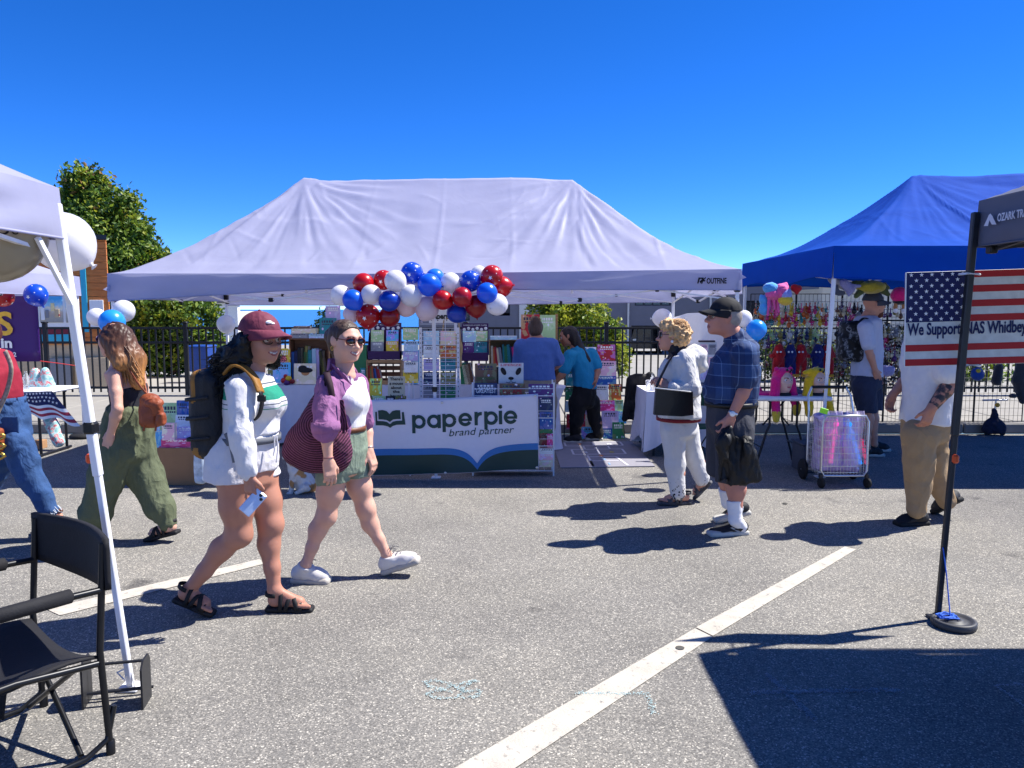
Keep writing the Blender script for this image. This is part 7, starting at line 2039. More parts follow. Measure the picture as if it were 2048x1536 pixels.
# woman in red at the left edge
f = Fig(5.5, '#c98f78', brow='#4a2a20')
f.torso([(-30, 694, 0, .05, .05), (-20, 716, 0, .155, .08), (-6, 752, 0, .145, .11), (4, 795, 0, .125, .098), (12, 842, 0, .15, .12), (18, 882, 0, .14, .115)], A(-.25, -.96, 0))
f.arm((-22, 728, -.16), (-42, 792, -.2), (-70, 838, -.2)); f.arm((5, 722, .15), (-10, 785, .2), (-50, 820, .15))
f.hand(f.arms[0][2], f.J(-92, 860, -.2), (0, 1, 0), (-1, 0, .3)); f.hand(f.arms[1][2], f.J(-72, 840, .15), (0, -1, 0), (-1, 0, .3))
LA = f.leg((34, 888, -.08), (62, 955, -.08), (103, 1026, -.08), .82); LB = f.leg((14, 888, .08), (-30, 975, .06), (-55, 1060, .0), .82)
t1, h1 = G(74, 1062), P(122, 1040, 5.42); h2, t2 = G(-45, 1072), G(-105, 1075)
f.foot(LA[2], h1 + UP * .0, t1 + UP * .03); f.foot(LB[2], h2 + UP * .03, t2 + UP * .025)
f.head(-42, 652, 0, .235, (-.95, .2, -.1))
w3 = f.build('woman in a red top and jeans, only partly inside the left edge', .009, .008)
REDC = M('crimson_knit', '#8e1730', .85, var=.06, bump=.12, bscale=180)
f.wear('top', [loft([(p, a + .014, b + .014) for p, a, b in f.tor[:4]], f.lat, k=.04), cut(f.J(6, 808, 0), -UP), cut(f.J(-12, 700, 0), UP)] + f.sleeve(0, 1.2, .014) + f.sleeve(1, 1.2, .014), REDC, h=.01)
JEA = M('blue_denim', '#2a4a78', .85, var=.22, scale=10, bump=.25, bscale=170)
jn = f.wear('jeans', [loft([(p, a + .012, b + .014) for p, a, b in [(f.tor[3][0], .13, .102)] + f.tor[4:]], f.lat, k=.05), rc(LA[0], lerp(LA[0], LA[1], .6), .108, .09, .04), rc(lerp(LA[0], LA[1], .6), LA[1], .09, .08, .03), rc(LA[1], lerp(LA[1], LA[2], .9), .086, .064, .03), rc(LB[0], lerp(LB[0], LB[1], .6), .122, .10, .04), rc(lerp(LB[0], LB[1], .6), LB[1], .10, .085, .03), rc(LB[1], lerp(LB[1], LB[2], .9), .085, .062, .03)], JEA, [(f.J(6, 800, 0), UP)], h=.009, folds=((.012, (8, 8, 7)), (.006, (18, 18, 14)), (.003, (40, 40, 30))))
fr = MB(); rr = random.Random(3); ax = nrm(LA[2] - LA[1]); e = lerp(LA[1], LA[2], .9); x_ = nrm(np.cross(ax, UP)); y_ = np.cross(ax, x_)
for i in range(40):
 a = rr.uniform(0, 6.3); p = e + (x_ * math.cos(a) + y_ * math.sin(a)) * .06; fr.tube([p, p + ax * rr.uniform(.03, .06) + A(rr.uniform(-.015, .015), 0, 0)], .0025, 4)
fr.build('frayed_hem', M('pale_threads', '#c9cfd8', .9), jn)
wst4 = lambda a: f.tor[3][0] + UP * -.02 + (f.lat * math.sin(a) * .158 + f.fwd * math.cos(a) * .130)
ribbon([wst4(a) for a in np.linspace(-3.1, 3.1, 17)], .045, UP, JEA, jn, 'waistband', .008)
MB().box(f.J(22, 850, -.13), (.11, .01, .12), bev=.004).build('back_pocket', JEA, jn)
AUB = M('auburn_hair', '#54261c', .5, var=.35, scale=60, bump=.4, bscale=90)
scalp(f, .014, m=AUB, h=.009, extra=[ell(f.J(-22, 668, 0), .075, k=.04), rc(f.hq(-.3, 0, -.1), f.J(-16, 692, -.03), .07, .04, .04)], lowback=-.5)
sandal(w3, h1 + UP * .0, t1 + UP * .025, LA[2], BRN); sandal(w3, h2 + UP * .03, t2 + UP * .03, LB[2], BRN)
cb_ = thing('crossbody_bag', 'gold chained bag slung on a patterned strap over the woman in red', 'bag', f.J(0, 890, -.2))
ribbon([f.J(10, 702, -.10), f.J(22, 735, -.145), f.J(16, 775, -.155), f.J(0, 815, -.16), f.J(-14, 850, -.19)], .032, A(.8, 0, .5), M('patterned_strap', '#8f8276', .8, var=.5, scale=45), cb_, 'strap', .006)
solid('bag_body', [rbox(f.J(-16, 880, -.2), (.075, .04, .085), rad=.025)], .01, TAN, cb_)
gch = MB(); gch.tube([f.J(2 + 8 * math.sin(i * 1.1), 868 + i * 3.4, -.24) for i in range(16)], .011, 6); gch.build('chain', M('gold_metal', '#c9a04e'), cb_)
# man in the blue plaid shirt
f = Fig(5.62, '#bd8270', lip='#93584e', brow='#8d8479')
f.torso([(1472, 676, 0, .06, .062), (1482, 700, 0, .19, .095), (1470, 735, 0, .185, .155), (1461, 785, 0, .175, .172), (1462, 812, 0, .165, .155), (1458, 850, 0, .165, .14)], A(.04, -1, 0))
f.arm((1489, 708, -.19), (1494, 770, -.225), (1462, 834, -.225), 1.08); f.arm((1478, 706, .19), (1462, 770, .24), (1432, 825, .2), 1.05)
f.hand(f.arms[0][2], f.J(1448, 872, -.225), (-.3, .9, 0), (-.9, -.1, .2), curl=.9, sc=1.08)
f.hand(f.arms[1][2], f.J(1420, 862, .2), (.0, -1, 0), (-1, 0, 0), curl=.6, sc=1.05)
LA = f.leg((1468, 858, -.09), (1466, 952, -.10), (1471, 1040, -.12), 1.12); LB = f.leg((1452, 855, .09), (1446, 938, .12), (1456, 1006, .2), 1.1)
h1, t1 = G(1495, 1067), G(1416, 1071); t2, h2 = G(1428, 1044), P(1501, 1026, 5.86)
f.foot(LA[2], h1 + UP * .02, t1 + UP * .02, False); f.foot(LB[2], h2 + UP * .02, t2 + UP * .02, False)
f.head(1447, 635, 0, .25, (-.99, -.1, -.06), (.06, 0, 1), neck_r=.066, nose=1.25, jaw=1.05)
m1 = f.build('older man in a blue plaid shirt, dark shorts and a black cap, walking', .0075, .0055)
def plaid():
 m = M('blue_plaid', '#23406f', .8, var=.08, bump=.12, bscale=180)
 n, l, b, mx = nodes_of(m)
 tc = n.new('ShaderNodeTexCoord'); sx = n.new('ShaderNodeSeparateXYZ'); l.new(tc.outputs['Object'], sx.inputs[0])
 def stripe(ax, per, wd, ph):
  a = n.new('ShaderNodeMath'); a.operation = 'MULTIPLY_ADD'; a.inputs[1].default_value = 1 / per; a.inputs[2].default_value = ph; l.new(sx.outputs[ax], a.inputs[0])
  fr_ = n.new('ShaderNodeMath'); fr_.operation = 'FRACT'; l.new(a.outputs[0], fr_.inputs[0])
  c = n.new('ShaderNodeMath'); c.operation = 'LESS_THAN'; c.inputs[1].default_value = wd; l.new(fr_.outputs[0], c.inputs[0]); return c
 col = None
 for ax, per, wd, ph, cc, fac in ((2, .16, .42, .1, '#16284f', .6), (0, .16, .42, .3, '#16284f', .6), (2, .085, .055, .2, '#8fb0d8', .24), (0, .085, .055, .4, '#8fb0d8', .22)):
  st = stripe(ax, per, wd, ph)
  mm = n.new('ShaderNodeMix'); mm.data_type = 'RGBA'
  ml = n.new('ShaderNodeMath'); ml.operation = 'MULTIPLY'; ml.inputs[1].default_value = fac; l.new(st.outputs[0], ml.inputs[0]); l.new(ml.outputs[0], mm.inputs['Factor'])
  if col is None: mm.inputs[6].default_value = (*lin('#23406f'), 1)
  else: l.new(col, mm.inputs[6])
  mm.inputs[7].default_value = (*lin(cc), 1); col = mm.outputs[2]
 l.new(col, mx.inputs[6]); return m
PLD = plaid()
a_, b_, c_ = f.arms[0]; a2, b2, c2 = f.arms[1]
sh = f.wear('shirt', [loft([(p, a + .018, b + .02) for p, a, b in f.tor[:5]] + [(f.J(1460, 822, 0), .195, .178)], f.lat, k=.05), cut(f.J(1460, 806, 0), -UP), cut(f.J(1476, 668, 0), nrm(UP + f.fwd * .35)), rc(f.J(1478, 690, 0), f.J(1472, 674, 0), .085, .074, .03), rc(a_, lerp(a_, b_, .80), .088, .084, .03), cut(lerp(a_, b_, .83), nrm(b_ - a_)) if False else rc(a_, lerp(a_, b_, .5), .088, .086, .03), rc(a2, lerp(a2, b2, .8), .085, .08, .03)], PLD, h=.009, folds=((.010, (8, 8, 5)), (.005, (19, 19, 10))))
MB().lathe(f.J(1470, 680, 0), [(.066, -.03), (.078, -.035), (.082, .01), (.07, .035), (.064, .03)], 22, axis=nrm(UP - f.fwd * .25)).build('collar', PLD, sh)
CHA = M('charcoal_cotton', '#3b3c44', .85, var=.1, bump=.15, bscale=150)
so = f.wear('shorts', [loft([(p, a + .012, b + .014) for p, a, b in f.tor[4:]], f.lat, k=.05), rc(LA[0], lerp(LA[0], LA[1], 1.0), .14, .125, .05), rc(LB[0], lerp(LB[0], LB[1], 1.0), .14, .122, .04)], CHA, [(f.J(1458, 804, 0), UP), (f.J(1460, 957, 0), -UP)], h=.009, folds=((.012, (8, 8, 4)), (.005, (20, 20, 9))))
wst5 = lambda a: f.tor[4][0] + UP * .02 + (f.lat * math.sin(a) * .195 + f.fwd * math.cos(a) * .19)
ribbon([wst5(a) for a in np.linspace(-3.1, 3.1, 17)], .035, UP, BPLAST, m1, 'belt', .006)
CAPB = M('black_twill', '#17171b', .8, var=.15)
cp = cap_hat(f, CAPB, infl=.012, band=.17, brim_len=.36, tilt=-.10, droop=.09)
GRH = M('grey_hair', '#9a8f86', .7, var=.2, bump=.3, bscale=150)
solid('hair', [ell(f.hq(-.08, 0, .12), A(.335, .43, .36) * f.hs + .006, f.hR, .02), ell(f.hq(-.22, 0, -.05), A(.27, .27, .28) * f.hs + .005, f.hR, .03)], .007, GRH, m1, [(f.hq(-.02, 0, 0), nrm(f.hF - f.hU * .1)), (f.hq(0, 0, -.24), -f.hU), (f.hq(0, 0, .2), f.hU)])
glasses(f, M('thin_frame', '#5a5048', .3), LENSC, dark=False, rx=.11, ry=.075)
WSO = M('white_sock', '#e2e0e2', .9, var=.03, bump=.2, bscale=200)
for L_, hh, tt in ((LA, h1, t1), (LB, h2, t2)):
 solid('sock', [rc(lerp(L_[1], L_[2], .48), L_[2], .060, .047, .02), rc(L_[2], lerp(L_[2], hh, .5), .047, .042, .02)], .007, WSO, m1, [(lerp(L_[1], L_[2], .55), nrm(L_[1] - L_[2]))], ((.002, (40, 40, 60)),))
 sneaker(m1, hh, tt, lerp(L_[2], hh, .35), M('black_mesh', '#1b1b1f', .7, var=.3), M('pale_sole', '#b9b6ae', .6), None, w=.052, stripe=M('silver_patch', '#9b9da3', .4))
wa = MB(); d_ = nrm(c_ - b_); wa.lathe(c_ - d_ * .03, [(.031, -.011), (.035, -.011), (.035, .011), (.031, .011)], 20, axis=d_); o = wa.build('watch', STEEL, m1)
MB().lathe(c_ - d_ * .03 + A(-.012, -.034, 0), [(.016, -.003), (.02, 0), (.018, .006), (.0, .006)], 16, axis=A(-.2, -1, .1)).build('dial', PAINTW, o)
jk2 = solid('held_jacket', [loft([(f.J(1453, 858, -.25), .035, .022), (f.J(1464, 888, -.255), .085, .036), (f.J(1480, 922, -.255), .125, .040), (f.J(1487, 962, -.25), .120, .034)], A(1, 0, 0), k=.03), rc(f.J(1448, 880, -.27), f.J(1441, 962, -.27), .038, .03, .025), rc(f.J(1490, 890, -.26), f.J(1512, 955, -.26), .05, .035, .03)], .010, M('black_shell_jacket', '#0d0d10', .55, var=.3), None, folds=((.03, (12, 12, 4)), (.012, (30, 30, 9))))
prop(jk2, 'black jacket hanging from the hand of the man in plaid', 'jacket')
# curly haired woman in a white jacket
f = Fig(6.42, '#c9917c', lip='#9a4a48', brow='#8a6a4a')
f.torso([(1354, 694, 0, .048, .05), (1360, 714, 0, .15, .085), (1355, 745, 0, .15, .125), (1355, 790, 0, .15, .13), (1357, 832, 0, .165, .14), (1359, 862, 0, .15, .13)], A(-.2, -.97, 0))
f.arm((1371, 724, -.15), (1382, 778, -.2), (1338, 776, -.22)); f.arm((1352, 722, .15), (1350, 776, .17), (1324, 770, .0))
f.hand(f.arms[0][2], f.J(1316, 762, -.2), (.1, .8, -.5), (0, 0, 1), curl=.8); f.hand(f.arms[1][2], f.J(1308, 758, -.04), (.1, -.6, -.6), (0, 0, 1), curl=.8)
LA = f.leg((1347, 860, -.06), (1350, 928, -.06), (1356, 988, -.06), .88); LB = f.leg((1371, 858, .07), (1386, 912, .07), (1406, 962, .05), .88)
h1, t1 = G(1380, 1008), G(1317, 1010); t2, h2 = G(1386, 1000), P(1420, 968, 6.5)
f.foot(LA[2], h1 + UP * .03, t1 + UP * .025); f.foot(LB[2], h2 + UP * .0, t2 + UP * .03)
f.head(1344, 672, 0, .235, (-.96, .18, -.05), neck_r=.05)
w4 = f.build('older woman with curly blonde hair in a white jacket and white trousers', .008, .006)
WJ = M('white_jacket_cloth', '#cfcdcb', .7, var=.03, bump=.12, bscale=120)
a_, b_, c_ = f.arms[0]; a2, b2, c2 = f.arms[1]
f.wear('turtleneck', [rc(f.hq(-.1, 0, -.38), f.tor[0][0], .064, .07, .02), loft([(p, a + .008, b + .01) for p, a, b in f.tor[:3]], f.lat)], BKN, [(f.J(1354, 720, 0), -UP)])
jw = f.wear('jacket', [loft([(p - f.fwd * .01, a + .04, b + .04) for p, a, b in f.tor[1:5]], f.lat, k=.05), cut(f.J(1357, 833, 0), -UP), cut(f.J(1354, 706, 0), nrm(UP + f.fwd * .5)), rc(a_, b_, .085, .08, .03), rc(b_, lerp(b_, c_, .85), .08, .055, .03), rc(a2, b2, .08, .075, .03), rc(b2, lerp(b2, c2, .85), .075, .05, .03), ell(f.J(1388, 712, .0), (.10, .14, .09), k=.04), ell(f.J(1400, 728, .0), (.07, .12, .07), k=.03)], WJ, h=.009, folds=((.014, (9, 9, 6)), (.006, (20, 20, 14))))
wst6 = lambda a: f.J(1357, 836, 0) + (f.lat * math.sin(a) * .208 + f.fwd * math.cos(a) * .182)
ribbon([wst6(a) for a in np.linspace(-3.13, 3.13, 21)], .03, UP, M('dark_red_trim', '#7a1420', .7), jw, 'hem_band', .008)
def lace():
 m = M('white_trousers', '#cecccb', .85, var=.03)
 n, l, b, mx = nodes_of(m)
 tc = n.new('ShaderNodeTexCoord'); v = n.new('ShaderNodeTexVoronoi'); v.inputs['Scale'].default_value = 42; l.new(tc.outputs['Object'], v.inputs['Vector'])
 sx = n.new('ShaderNodeSeparateXYZ'); l.new(tc.outputs['Object'], sx.inputs[0])
 mr = n.new('ShaderNodeMapRange'); mr.inputs['From Min'].default_value = .30; mr.inputs['From Max'].default_value = .08; mr.inputs['To Min'].default_value = 0; mr.inputs['To Max'].default_value = .42; l.new(sx.outputs[2], mr.inputs['Value'])
 lt = n.new('ShaderNodeMath'); lt.operation = 'LESS_THAN'; l.new(v.outputs['Distance'], lt.inputs[0]); l.new(mr.outputs[0], lt.inputs[1])
 mm = n.new('ShaderNodeMix'); mm.data_type = 'RGBA'; l.new(lt.outputs[0], mm.inputs['Factor']); mm.inputs[6].default_value = (*lin('#cecccb'), 1); mm.inputs[7].default_value = (*lin('#1d1d22'), 1); l.new(mm.outputs[2], mx.inputs[6]); return m
f.wear('trousers', [loft([(p, a + .01, b + .012) for p, a, b in f.tor[4:]], f.lat, k=.05), rc(LA[0], LA[1], .112, .08, .04), rc(LA[1], lerp(LA[1], LA[2], .95), .084, .064, .03), rc(LB[0], LB[1], .112, .08, .04), rc(LB[1], lerp(LB[1], LB[2], .92), .084, .064, .03)], lace(), h=.0085, folds=((.006, (12, 12, 8)),))
BLN = M('blonde_curls', '#cfa877', .6, var=.3, scale=50, bump=.5, bscale=80)
hr = solid('hair', [ell(f.hq(-.14, 0, .14), A(.42, .50, .43) * f.hs, f.hR, .03), ell(f.hq(-.28, 0, -.08), A(.36, .31, .32) * f.hs, f.hR, .05), ell(f.hq(.18, 0, .40), A(.33, .22, .16) * f.hs, f.hR, .05)], .007, BLN, w4, [(f.hq(.20, 0, .04), nrm(f.hF * .8 - f.hU * .62))], folds=((.022, (34, 34, 34)), (.012, (70, 70, 70))))
rr = random.Random(2); pp = []
for i in range(800):
 d = nrm(A(rr.gauss(0, 1), rr.gauss(0, 1), rr.gauss(.3, 1))); p = f.hq(-.18, 0, .10) + (f.hF * d[0] * .48 + f.hL * d[1] * .42 + f.hU * d[2] * .46) * f.hs
 if (p - f.hq(.18, 0, .1)) @ nrm(f.hF * .8 - f.hU * .6) > 0: continue
 e1 = nrm(np.cross(d, A(rr.random(), rr.random(), rr.random()))); e2 = np.cross(d, e1); r_ = rr.uniform(.008, .016)
 pp.append([p + (e1 * math.cos(t * 5.5) + e2 * math.sin(t * 5.5)) * r_ + d * t * .014 for t in np.linspace(0, 1, 7)])
strands('hair_curls', pp, .0026, BLN, hr)
glasses(f, BPLAST, LENSD, name='sunglasses', rx=.13, ry=.09)
MB().sphere(f.hq(.0, .38, -.18), .012, 10, 8).build('earring', PAINTW, w4)
for hh, tt, an in ((h1, t1, LA[2]), (h2, t2, LB[2])): sandal(w4, hh + UP * .03, tt + UP * .028, an, M('black_grey_sandal', '#4a4a4e', .7, var=.8, scale=22))
for L_ in (LA, LB): solid('sock', [rc(lerp(L_[1], L_[2], .85), L_[2], .045, .04, .02)], .008, WSO, w4)
hb = thing('handbag', 'black leather handbag hanging before the curly haired woman', 'handbag', f.J(1345, 830, -.26))
LEA = M('black_leather', '#121216', .3, var=.15, bump=.1, bscale=90, coat=.2)
MB().prism([f.J(1310, 774, -.24), f.J(1382, 782, -.24), f.J(1384, 828, -.24), f.J(1360, 831, -.24), f.J(1306, 828, -.24)], A(0, -.06, 0)).build('bag_body', LEA, hb)
MB().tube([f.J(1310, 776, -.30), f.J(1345, 780, -.305), f.J(1382, 784, -.30)], .006, 6).build('zip', STEEL, hb)
ribbon([f.J(1312, 776, -.26), f.J(1326, 745, -.2), f.J(1345, 712, -.12), f.J(1366, 706, -.04)], .022, A(.7, 0, .6), LEA, hb, 'strap', .006)
ribbon([f.J(1382, 784, -.26), f.J(1390, 750, -.2), f.J(1380, 716, -.1)], .02, A(.7, .2, .3), LEA, hb, 'strap', .006)
# bearded man with a backpack at the toy stall
f = Fig(8.45, '#c48d76', brow='#5a3020')
f.torso([(1739, 629, 0, .058, .06), (1735, 644, 0, .185, .095), (1733, 668, 0, .18, .125), (1734, 718, 0, .165, .13), (1733, 752, 0, .165, .13), (1734, 772, 0, .15, .12)], A(-.1, 1, 0))
f.arm((1731, 655, -.19), (1738, 702, -.23), (1751, 742, -.2)); f.arm((1738, 655, .19), (1745, 702, .22), (1754, 742, .18))
f.hand(f.arms[0][2], f.J(1758, 762, -.16), (.1, 1, 0), (1, 0, .2), curl=.3); f.hand(f.arms[1][2], f.J(1758, 762, .15), (.1, -1, 0), (1, 0, .2), curl=.3)
LA = f.leg((1728, 775, -.09), (1735, 838, -.09), (1734, 893, -.09)); LB = f.leg((1740, 775, .09), (1745, 838, .1), (1749, 888, .1))
h1, t1 = G(1727, 912), G(1768, 912); h2, t2 = G(1740, 902), G(1780, 902)
f.foot(LA[2], h1 + UP * .02, t1 + UP * .02, False); f.foot(LB[2], h2 + UP * .02, t2 + UP * .02, False)
f.head(1748, 609, 0, .24, (1, .06, -.02), neck_r=.06)
m3 = f.build('bearded man in a pale blue tee and navy shorts standing at the toy stall', .009, .007, eyes=False)
LBT = M('pale_blue_tee', '#b9bfd4', .85, var=.04, bump=.1, bscale=150)
a_, b_, c_ = f.arms[0]; a2, b2, c2 = f.arms[1]
f.wear('tee', [loft([(p, a + .016, b + .018) for p, a, b in f.tor[:4]] + [(f.J(1734, 765, 0), .182, .15)], f.lat, k=.05), cut(f.J(1734, 752, 0), -UP), cut(f.J(1739, 632, 0), UP), rc(a_, lerp(a_, b_, .72), .08, .075, .03), rc(a2, lerp(a2, b2, .72), .08, .075, .03)], LBT, h=.01)
NVS = M('navy_cotton', '#2c3247', .85, var=.1)
f.wear('shorts', [loft([(p, a + .014, b + .014) for p, a, b in f.tor[4:]], f.lat, k=.05), rc(LA[0], LA[1], .125, .105, .04), rc(LB[0], LB[1], .125, .105, .04)], NVS, [(f.J(1734, 742, 0), UP), (f.J(1734, 822, 0), -UP)], h=.01)
cap_hat(f, M('slate_twill', '#3d4250', .8, var=.12), infl=.012, band=.13, brim_len=.40, tilt=-.08)
BRD = M('ginger_beard', '#5e2f20', .7, var=.35, scale=60, bump=.5, bscale=80)
solid('beard', [ell(f.hq(.20, 0, -.34), A(.22, .24, .20) * f.hs, f.hR, .03), ell(f.hq(.28, 0, -.48), A(.13, .16, .13) * f.hs, f.hR, .03), ell(f.hq(.12, 0, -.22), A(.275, .2, .16) * f.hs, f.hR, .03)], .007, BRD, m3, [(f.hq(.05, 0, -.2), nrm(-f.hF + f.hU * .2)), (f.hq(.4, 0, -.22), nrm(f.hU + f.hF * .3))], folds=((.006, (40, 40, 40)),))
glasses(f, BPLAST, LENSD, name='sunglasses', rx=.13, ry=.085)
for hh, tt, L_ in ((h1, t1, LA), (h2, t2, LB)): sneaker(m3, hh, tt, lerp(L_[2], hh, .3), M('black_mesh', '#1b1b1f'), M('pale_sole', '#b9b6ae'))
pr = MB()
for px, py, w_ in ((1757, 668, .02), (1759, 680, .015), (1760, 695, .02), (1760, 712, .016)): pr.box(f.J(px, py, -.07), (.004, .02 + w_, .06), bev=.001)
pr.build('chest_print', INK, m3)
cb = thing('backpack', 'grey camouflage backpack on the bearded man at the toy stall', 'backpack', f.J(1700, 680, 0))
CAMO = M('grey_camouflage', '#3a3d44', .75, var=.3)
n, l, b, mx = nodes_of(CAMO)
tc_ = n.new('ShaderNodeTexCoord'); vz = n.new('ShaderNodeTexNoise'); vz.inputs['Scale'].default_value = 17; vz.inputs['Detail'].default_value = 3; l.new(tc_.outputs['Object'], vz.inputs['Vector'])
r = ramp(n, [(0, '#0e0f12'), (.47, '#15161a'), (.5, '#33363c'), (.56, '#5d6168'), (.61, '#8a8d92'), (.64, '#1c1d22')], 'CONSTANT'); l.new(vz.outputs[0], r.inputs[0]); l.new(r.outputs[0], mx.inputs[6])
solid('pack_body', [rbox(f.J(1702, 682, 0), (.10, .15, .22), rad=.06, k=.03), rbox(f.J(1690, 694, 0), (.07, .12, .14), rad=.05, k=.03)], .012, CAMO, cb, folds=((.010, (12, 12, 8)),))
for sg in (-.12, .12): ribbon([f.J(1714, 650, sg), f.J(1728, 636, sg), f.J(1746, 648, sg * 1.1), f.J(1752, 675, sg * 1.2)], .05, A(0, 1, 0), BKN, cb, 'shoulder_strap', .01)
# man in the white tee whose head the flag sign hides
f = Fig(5.82, '#b97e66')
f.torso([(1862, 640, 0, .065, .065), (1862, 668, 0, .2, .10), (1860, 708, 0, .195, .135), (1857, 780, 0, .18, .145), (1853, 838, 0, .18, .145), (1849, 870, 0, .165, .13)], A(.2, -.97, 0))
f.arm((1888, 692, -.20), (1902, 766, -.26), (1862, 818, -.29), 1.15, r=(.058, .052, .043, .046, .03)); f.arm((1832, 692, .19), (1816, 755, .2), (1785, 790, .12), 1.05)
f.hand(f.arms[0][2], f.J(1848, 856, -.29), (-.2, .9, .1), (-.9, -.2, .2), curl=.8, sc=1.1); f.hand(f.arms[1][2], f.J(1774, 826, .1), (.3, -.9, .1), (-.9, 0, .1), curl=.8, sc=1.05)
LA = f.leg((1838, 870, -.10), (1838, 940, -.09), (1834, 1018, -.09), 1.1); LB = f.leg((1862, 868, .09), (1868, 935, .09), (1893, 996, .06), 1.1)
h1, t1 = G(1855, 1048), G(1791, 1051); t2, h2 = G(1868, 1027), P(1924, 1000, 5.9)
f.foot(LA[2], h1 + UP * .02, t1 + UP * .02, False); f.foot(LB[2], h2 + UP * .02, t2 + UP * .02, False)
f.head(1850, 600, 0, .245, (-.95, -.2, 0), neck_r=.064)
m4 = f.build('man in a white tee and khaki trousers, his head behind the flag sign', .0075, .008)
a_, b_, c_ = f.arms[0]; a2, b2, c2 = f.arms[1]
f.wear('tee', [loft([(p, a + .018, b + .02) for p, a, b in f.tor[:4]] + [(f.J(1852, 840, 0), .205, .175)], f.lat, k=.05), cut(f.J(1855, 845, 0), nrm(-UP + A(-.08, 0, 0))), cut(f.J(1862, 644, 0), UP), rc(a_, lerp(a_, b_, .75), .095, .092, .03), rc(a2, lerp(a2, b2, .6), .09, .085, .03)], M('white_tee', '#d8d6d9'), h=.009, folds=((.014, (8, 8, 4)), (.006, (18, 18, 9))))
solid('dark_sleeve', [rc(lerp(a2, b2, .55), lerp(a2, b2, 1.0), .075, .062, .02)], .009, BKN, m4)
KHA = M('khaki_cotton', '#a08563', .85, var=.08, scale=12, bump=.15, bscale=150)
f.wear('trousers', [loft([(p, a + .012, b + .014) for p, a, b in f.tor[3:]], f.lat, k=.05), rc(LA[0], lerp(LA[0], LA[1], .7), .125, .108, .04), rc(lerp(LA[0], LA[1], .7), LA[1], .108, .098, .03), rc(LA[1], lerp(LA[1], LA[2], .97), .098, .075, .03), rc(LB[0], lerp(LB[0], LB[1], .7), .125, .108, .04), rc(lerp(LB[0], LB[1], .7), LB[1], .108, .098, .03), rc(LB[1], lerp(LB[1], LB[2], 1.08), .098, .072, .03)], KHA, [(f.J(1850, 830, 0), UP)], h=.0085, folds=((.014, (9, 9, 6)), (.007, (19, 19, 15))))
for hh, tt, L_ in ((h1, t1, LA), (h2, t2, LB)): sneaker(m4, hh, tt, lerp(L_[2], hh, .3), M('black_mesh', '#1b1b1f'), RUBBER, w=.052)
def tattoo():
 m = M('tattooed_skin', '#b97e66', .5)
 n, l, b, mx = nodes_of(m)
 tc = n.new('ShaderNodeTexCoord'); v = n.new('ShaderNodeTexNoise'); v.inputs['Scale'].default_value = 26; v.inputs['Detail'].default_value = 5; l.new(tc.outputs['Object'], v.inputs['Vector'])
 r = ramp(n, [(.44, '#b97e66'), (.5, '#6b5148'), (.58, '#3a3436')]); l.new(v.outputs[0], r.inputs[0]); l.new(r.outputs[0], mx.inputs[6]); return m
solid('tattoo', [rc(b_, lerp(b_, c_, .28), .0498, .0537, .015), rc(lerp(b_, c_, .28), lerp(b_, c_, .85), .0537, .0392, .015)], .007, tattoo(), m4, [(lerp(b_, c_, .12), nrm(b_ - c_))], ridged=False)
solid('hair', [ell(f.hq(-.07, 0, .15), A(.335, .43, .36) * f.hs + .012, f.hR, .03)], .01, HBR, m4, [(f.hq(.2, 0, .2), nrm(f.hF - f.hU * .5)), (f.hq(0, 0, -.1), -f.hU)])
# the two women at the book stall
f = Fig(8.85, '#b97f6a')
f.torso([(1072, 672, 0, .055, .055), (1073, 686, 0, .185, .10), (1074, 708, 0, .195, .135), (1074, 742, 0, .19, .145), (1075, 775, 0, .21, .16), (1075, 800, 0, .19, .14)], A(-1, .06, 0))
f.arm((1042, 692, -.02), (1036, 735, .06), (1052, 752, .26)); f.arm((1104, 692, -.02), (1119, 726, .04), (1100, 742, .25))
f.hand(f.arms[0][2], f.J(1060, 752, .36), (0, 0, -1), (1, 0, 0)); f.hand(f.arms[1][2], f.J(1092, 740, .34), (0, 0, -1), (-1, 0, 0))
LA = f.leg((1057, 800, 0), (1057, 850, -.02), (1058, 892, .02)); LB = f.leg((1093, 800, 0), (1093, 850, -.02), (1092, 892, .02))
for L_ in (LA, LB):
 q = A(L_[2][0], L_[2][1], .0); f.foot(L_[2], q + A(0, -.06, .03), q + A(0, .18, .02), False)
f.head(1071, 660, .03, .215, (.05, 1, -.25), neck_r=.055)
b1_ = f.build('woman in a cornflower blue tee with her back turned, hair in a bun', .0095, .008, eyes=False)
BLT = M('cornflower_tee', '#4a68a8', .85, var=.06, bump=.1, bscale=150)
a_, b_, c_ = f.arms[0]; a2, b2, c2 = f.arms[1]
f.wear('tee', [loft([(p, a + .016, b + .018) for p, a, b in f.tor[:4]] + [(f.J(1075, 776, 0), .228, .18)], f.lat, k=.05), cut(f.J(1075, 759, 0), -UP), cut(f.J(1072, 675, 0), UP), rc(a_, lerp(a_, b_, .8), .085, .08, .03), rc(a2, lerp(a2, b2, .8), .085, .08, .03)], BLT, h=.0105)
f.wear('trousers', [loft([(p, a + .012, b + .014) for p, a, b in f.tor[3:]], f.lat, k=.05), rc(LA[0], LA[1], .125, .1, .04), rc(LA[1], lerp(LA[1], LA[2], .95), .1, .075, .03), rc(LB[0], LB[1], .125, .1, .04), rc(LB[1], lerp(LB[1], LB[2], .95), .1, .075, .03)], M('stone_cotton', '#8b8378', .85, var=.08), [(f.J(1075, 746, 0), UP)], h=.011)
DBL = M('dark_blonde_hair', '#7a5636', .5, var=.45, scale=50, bump=.5, bscale=70)
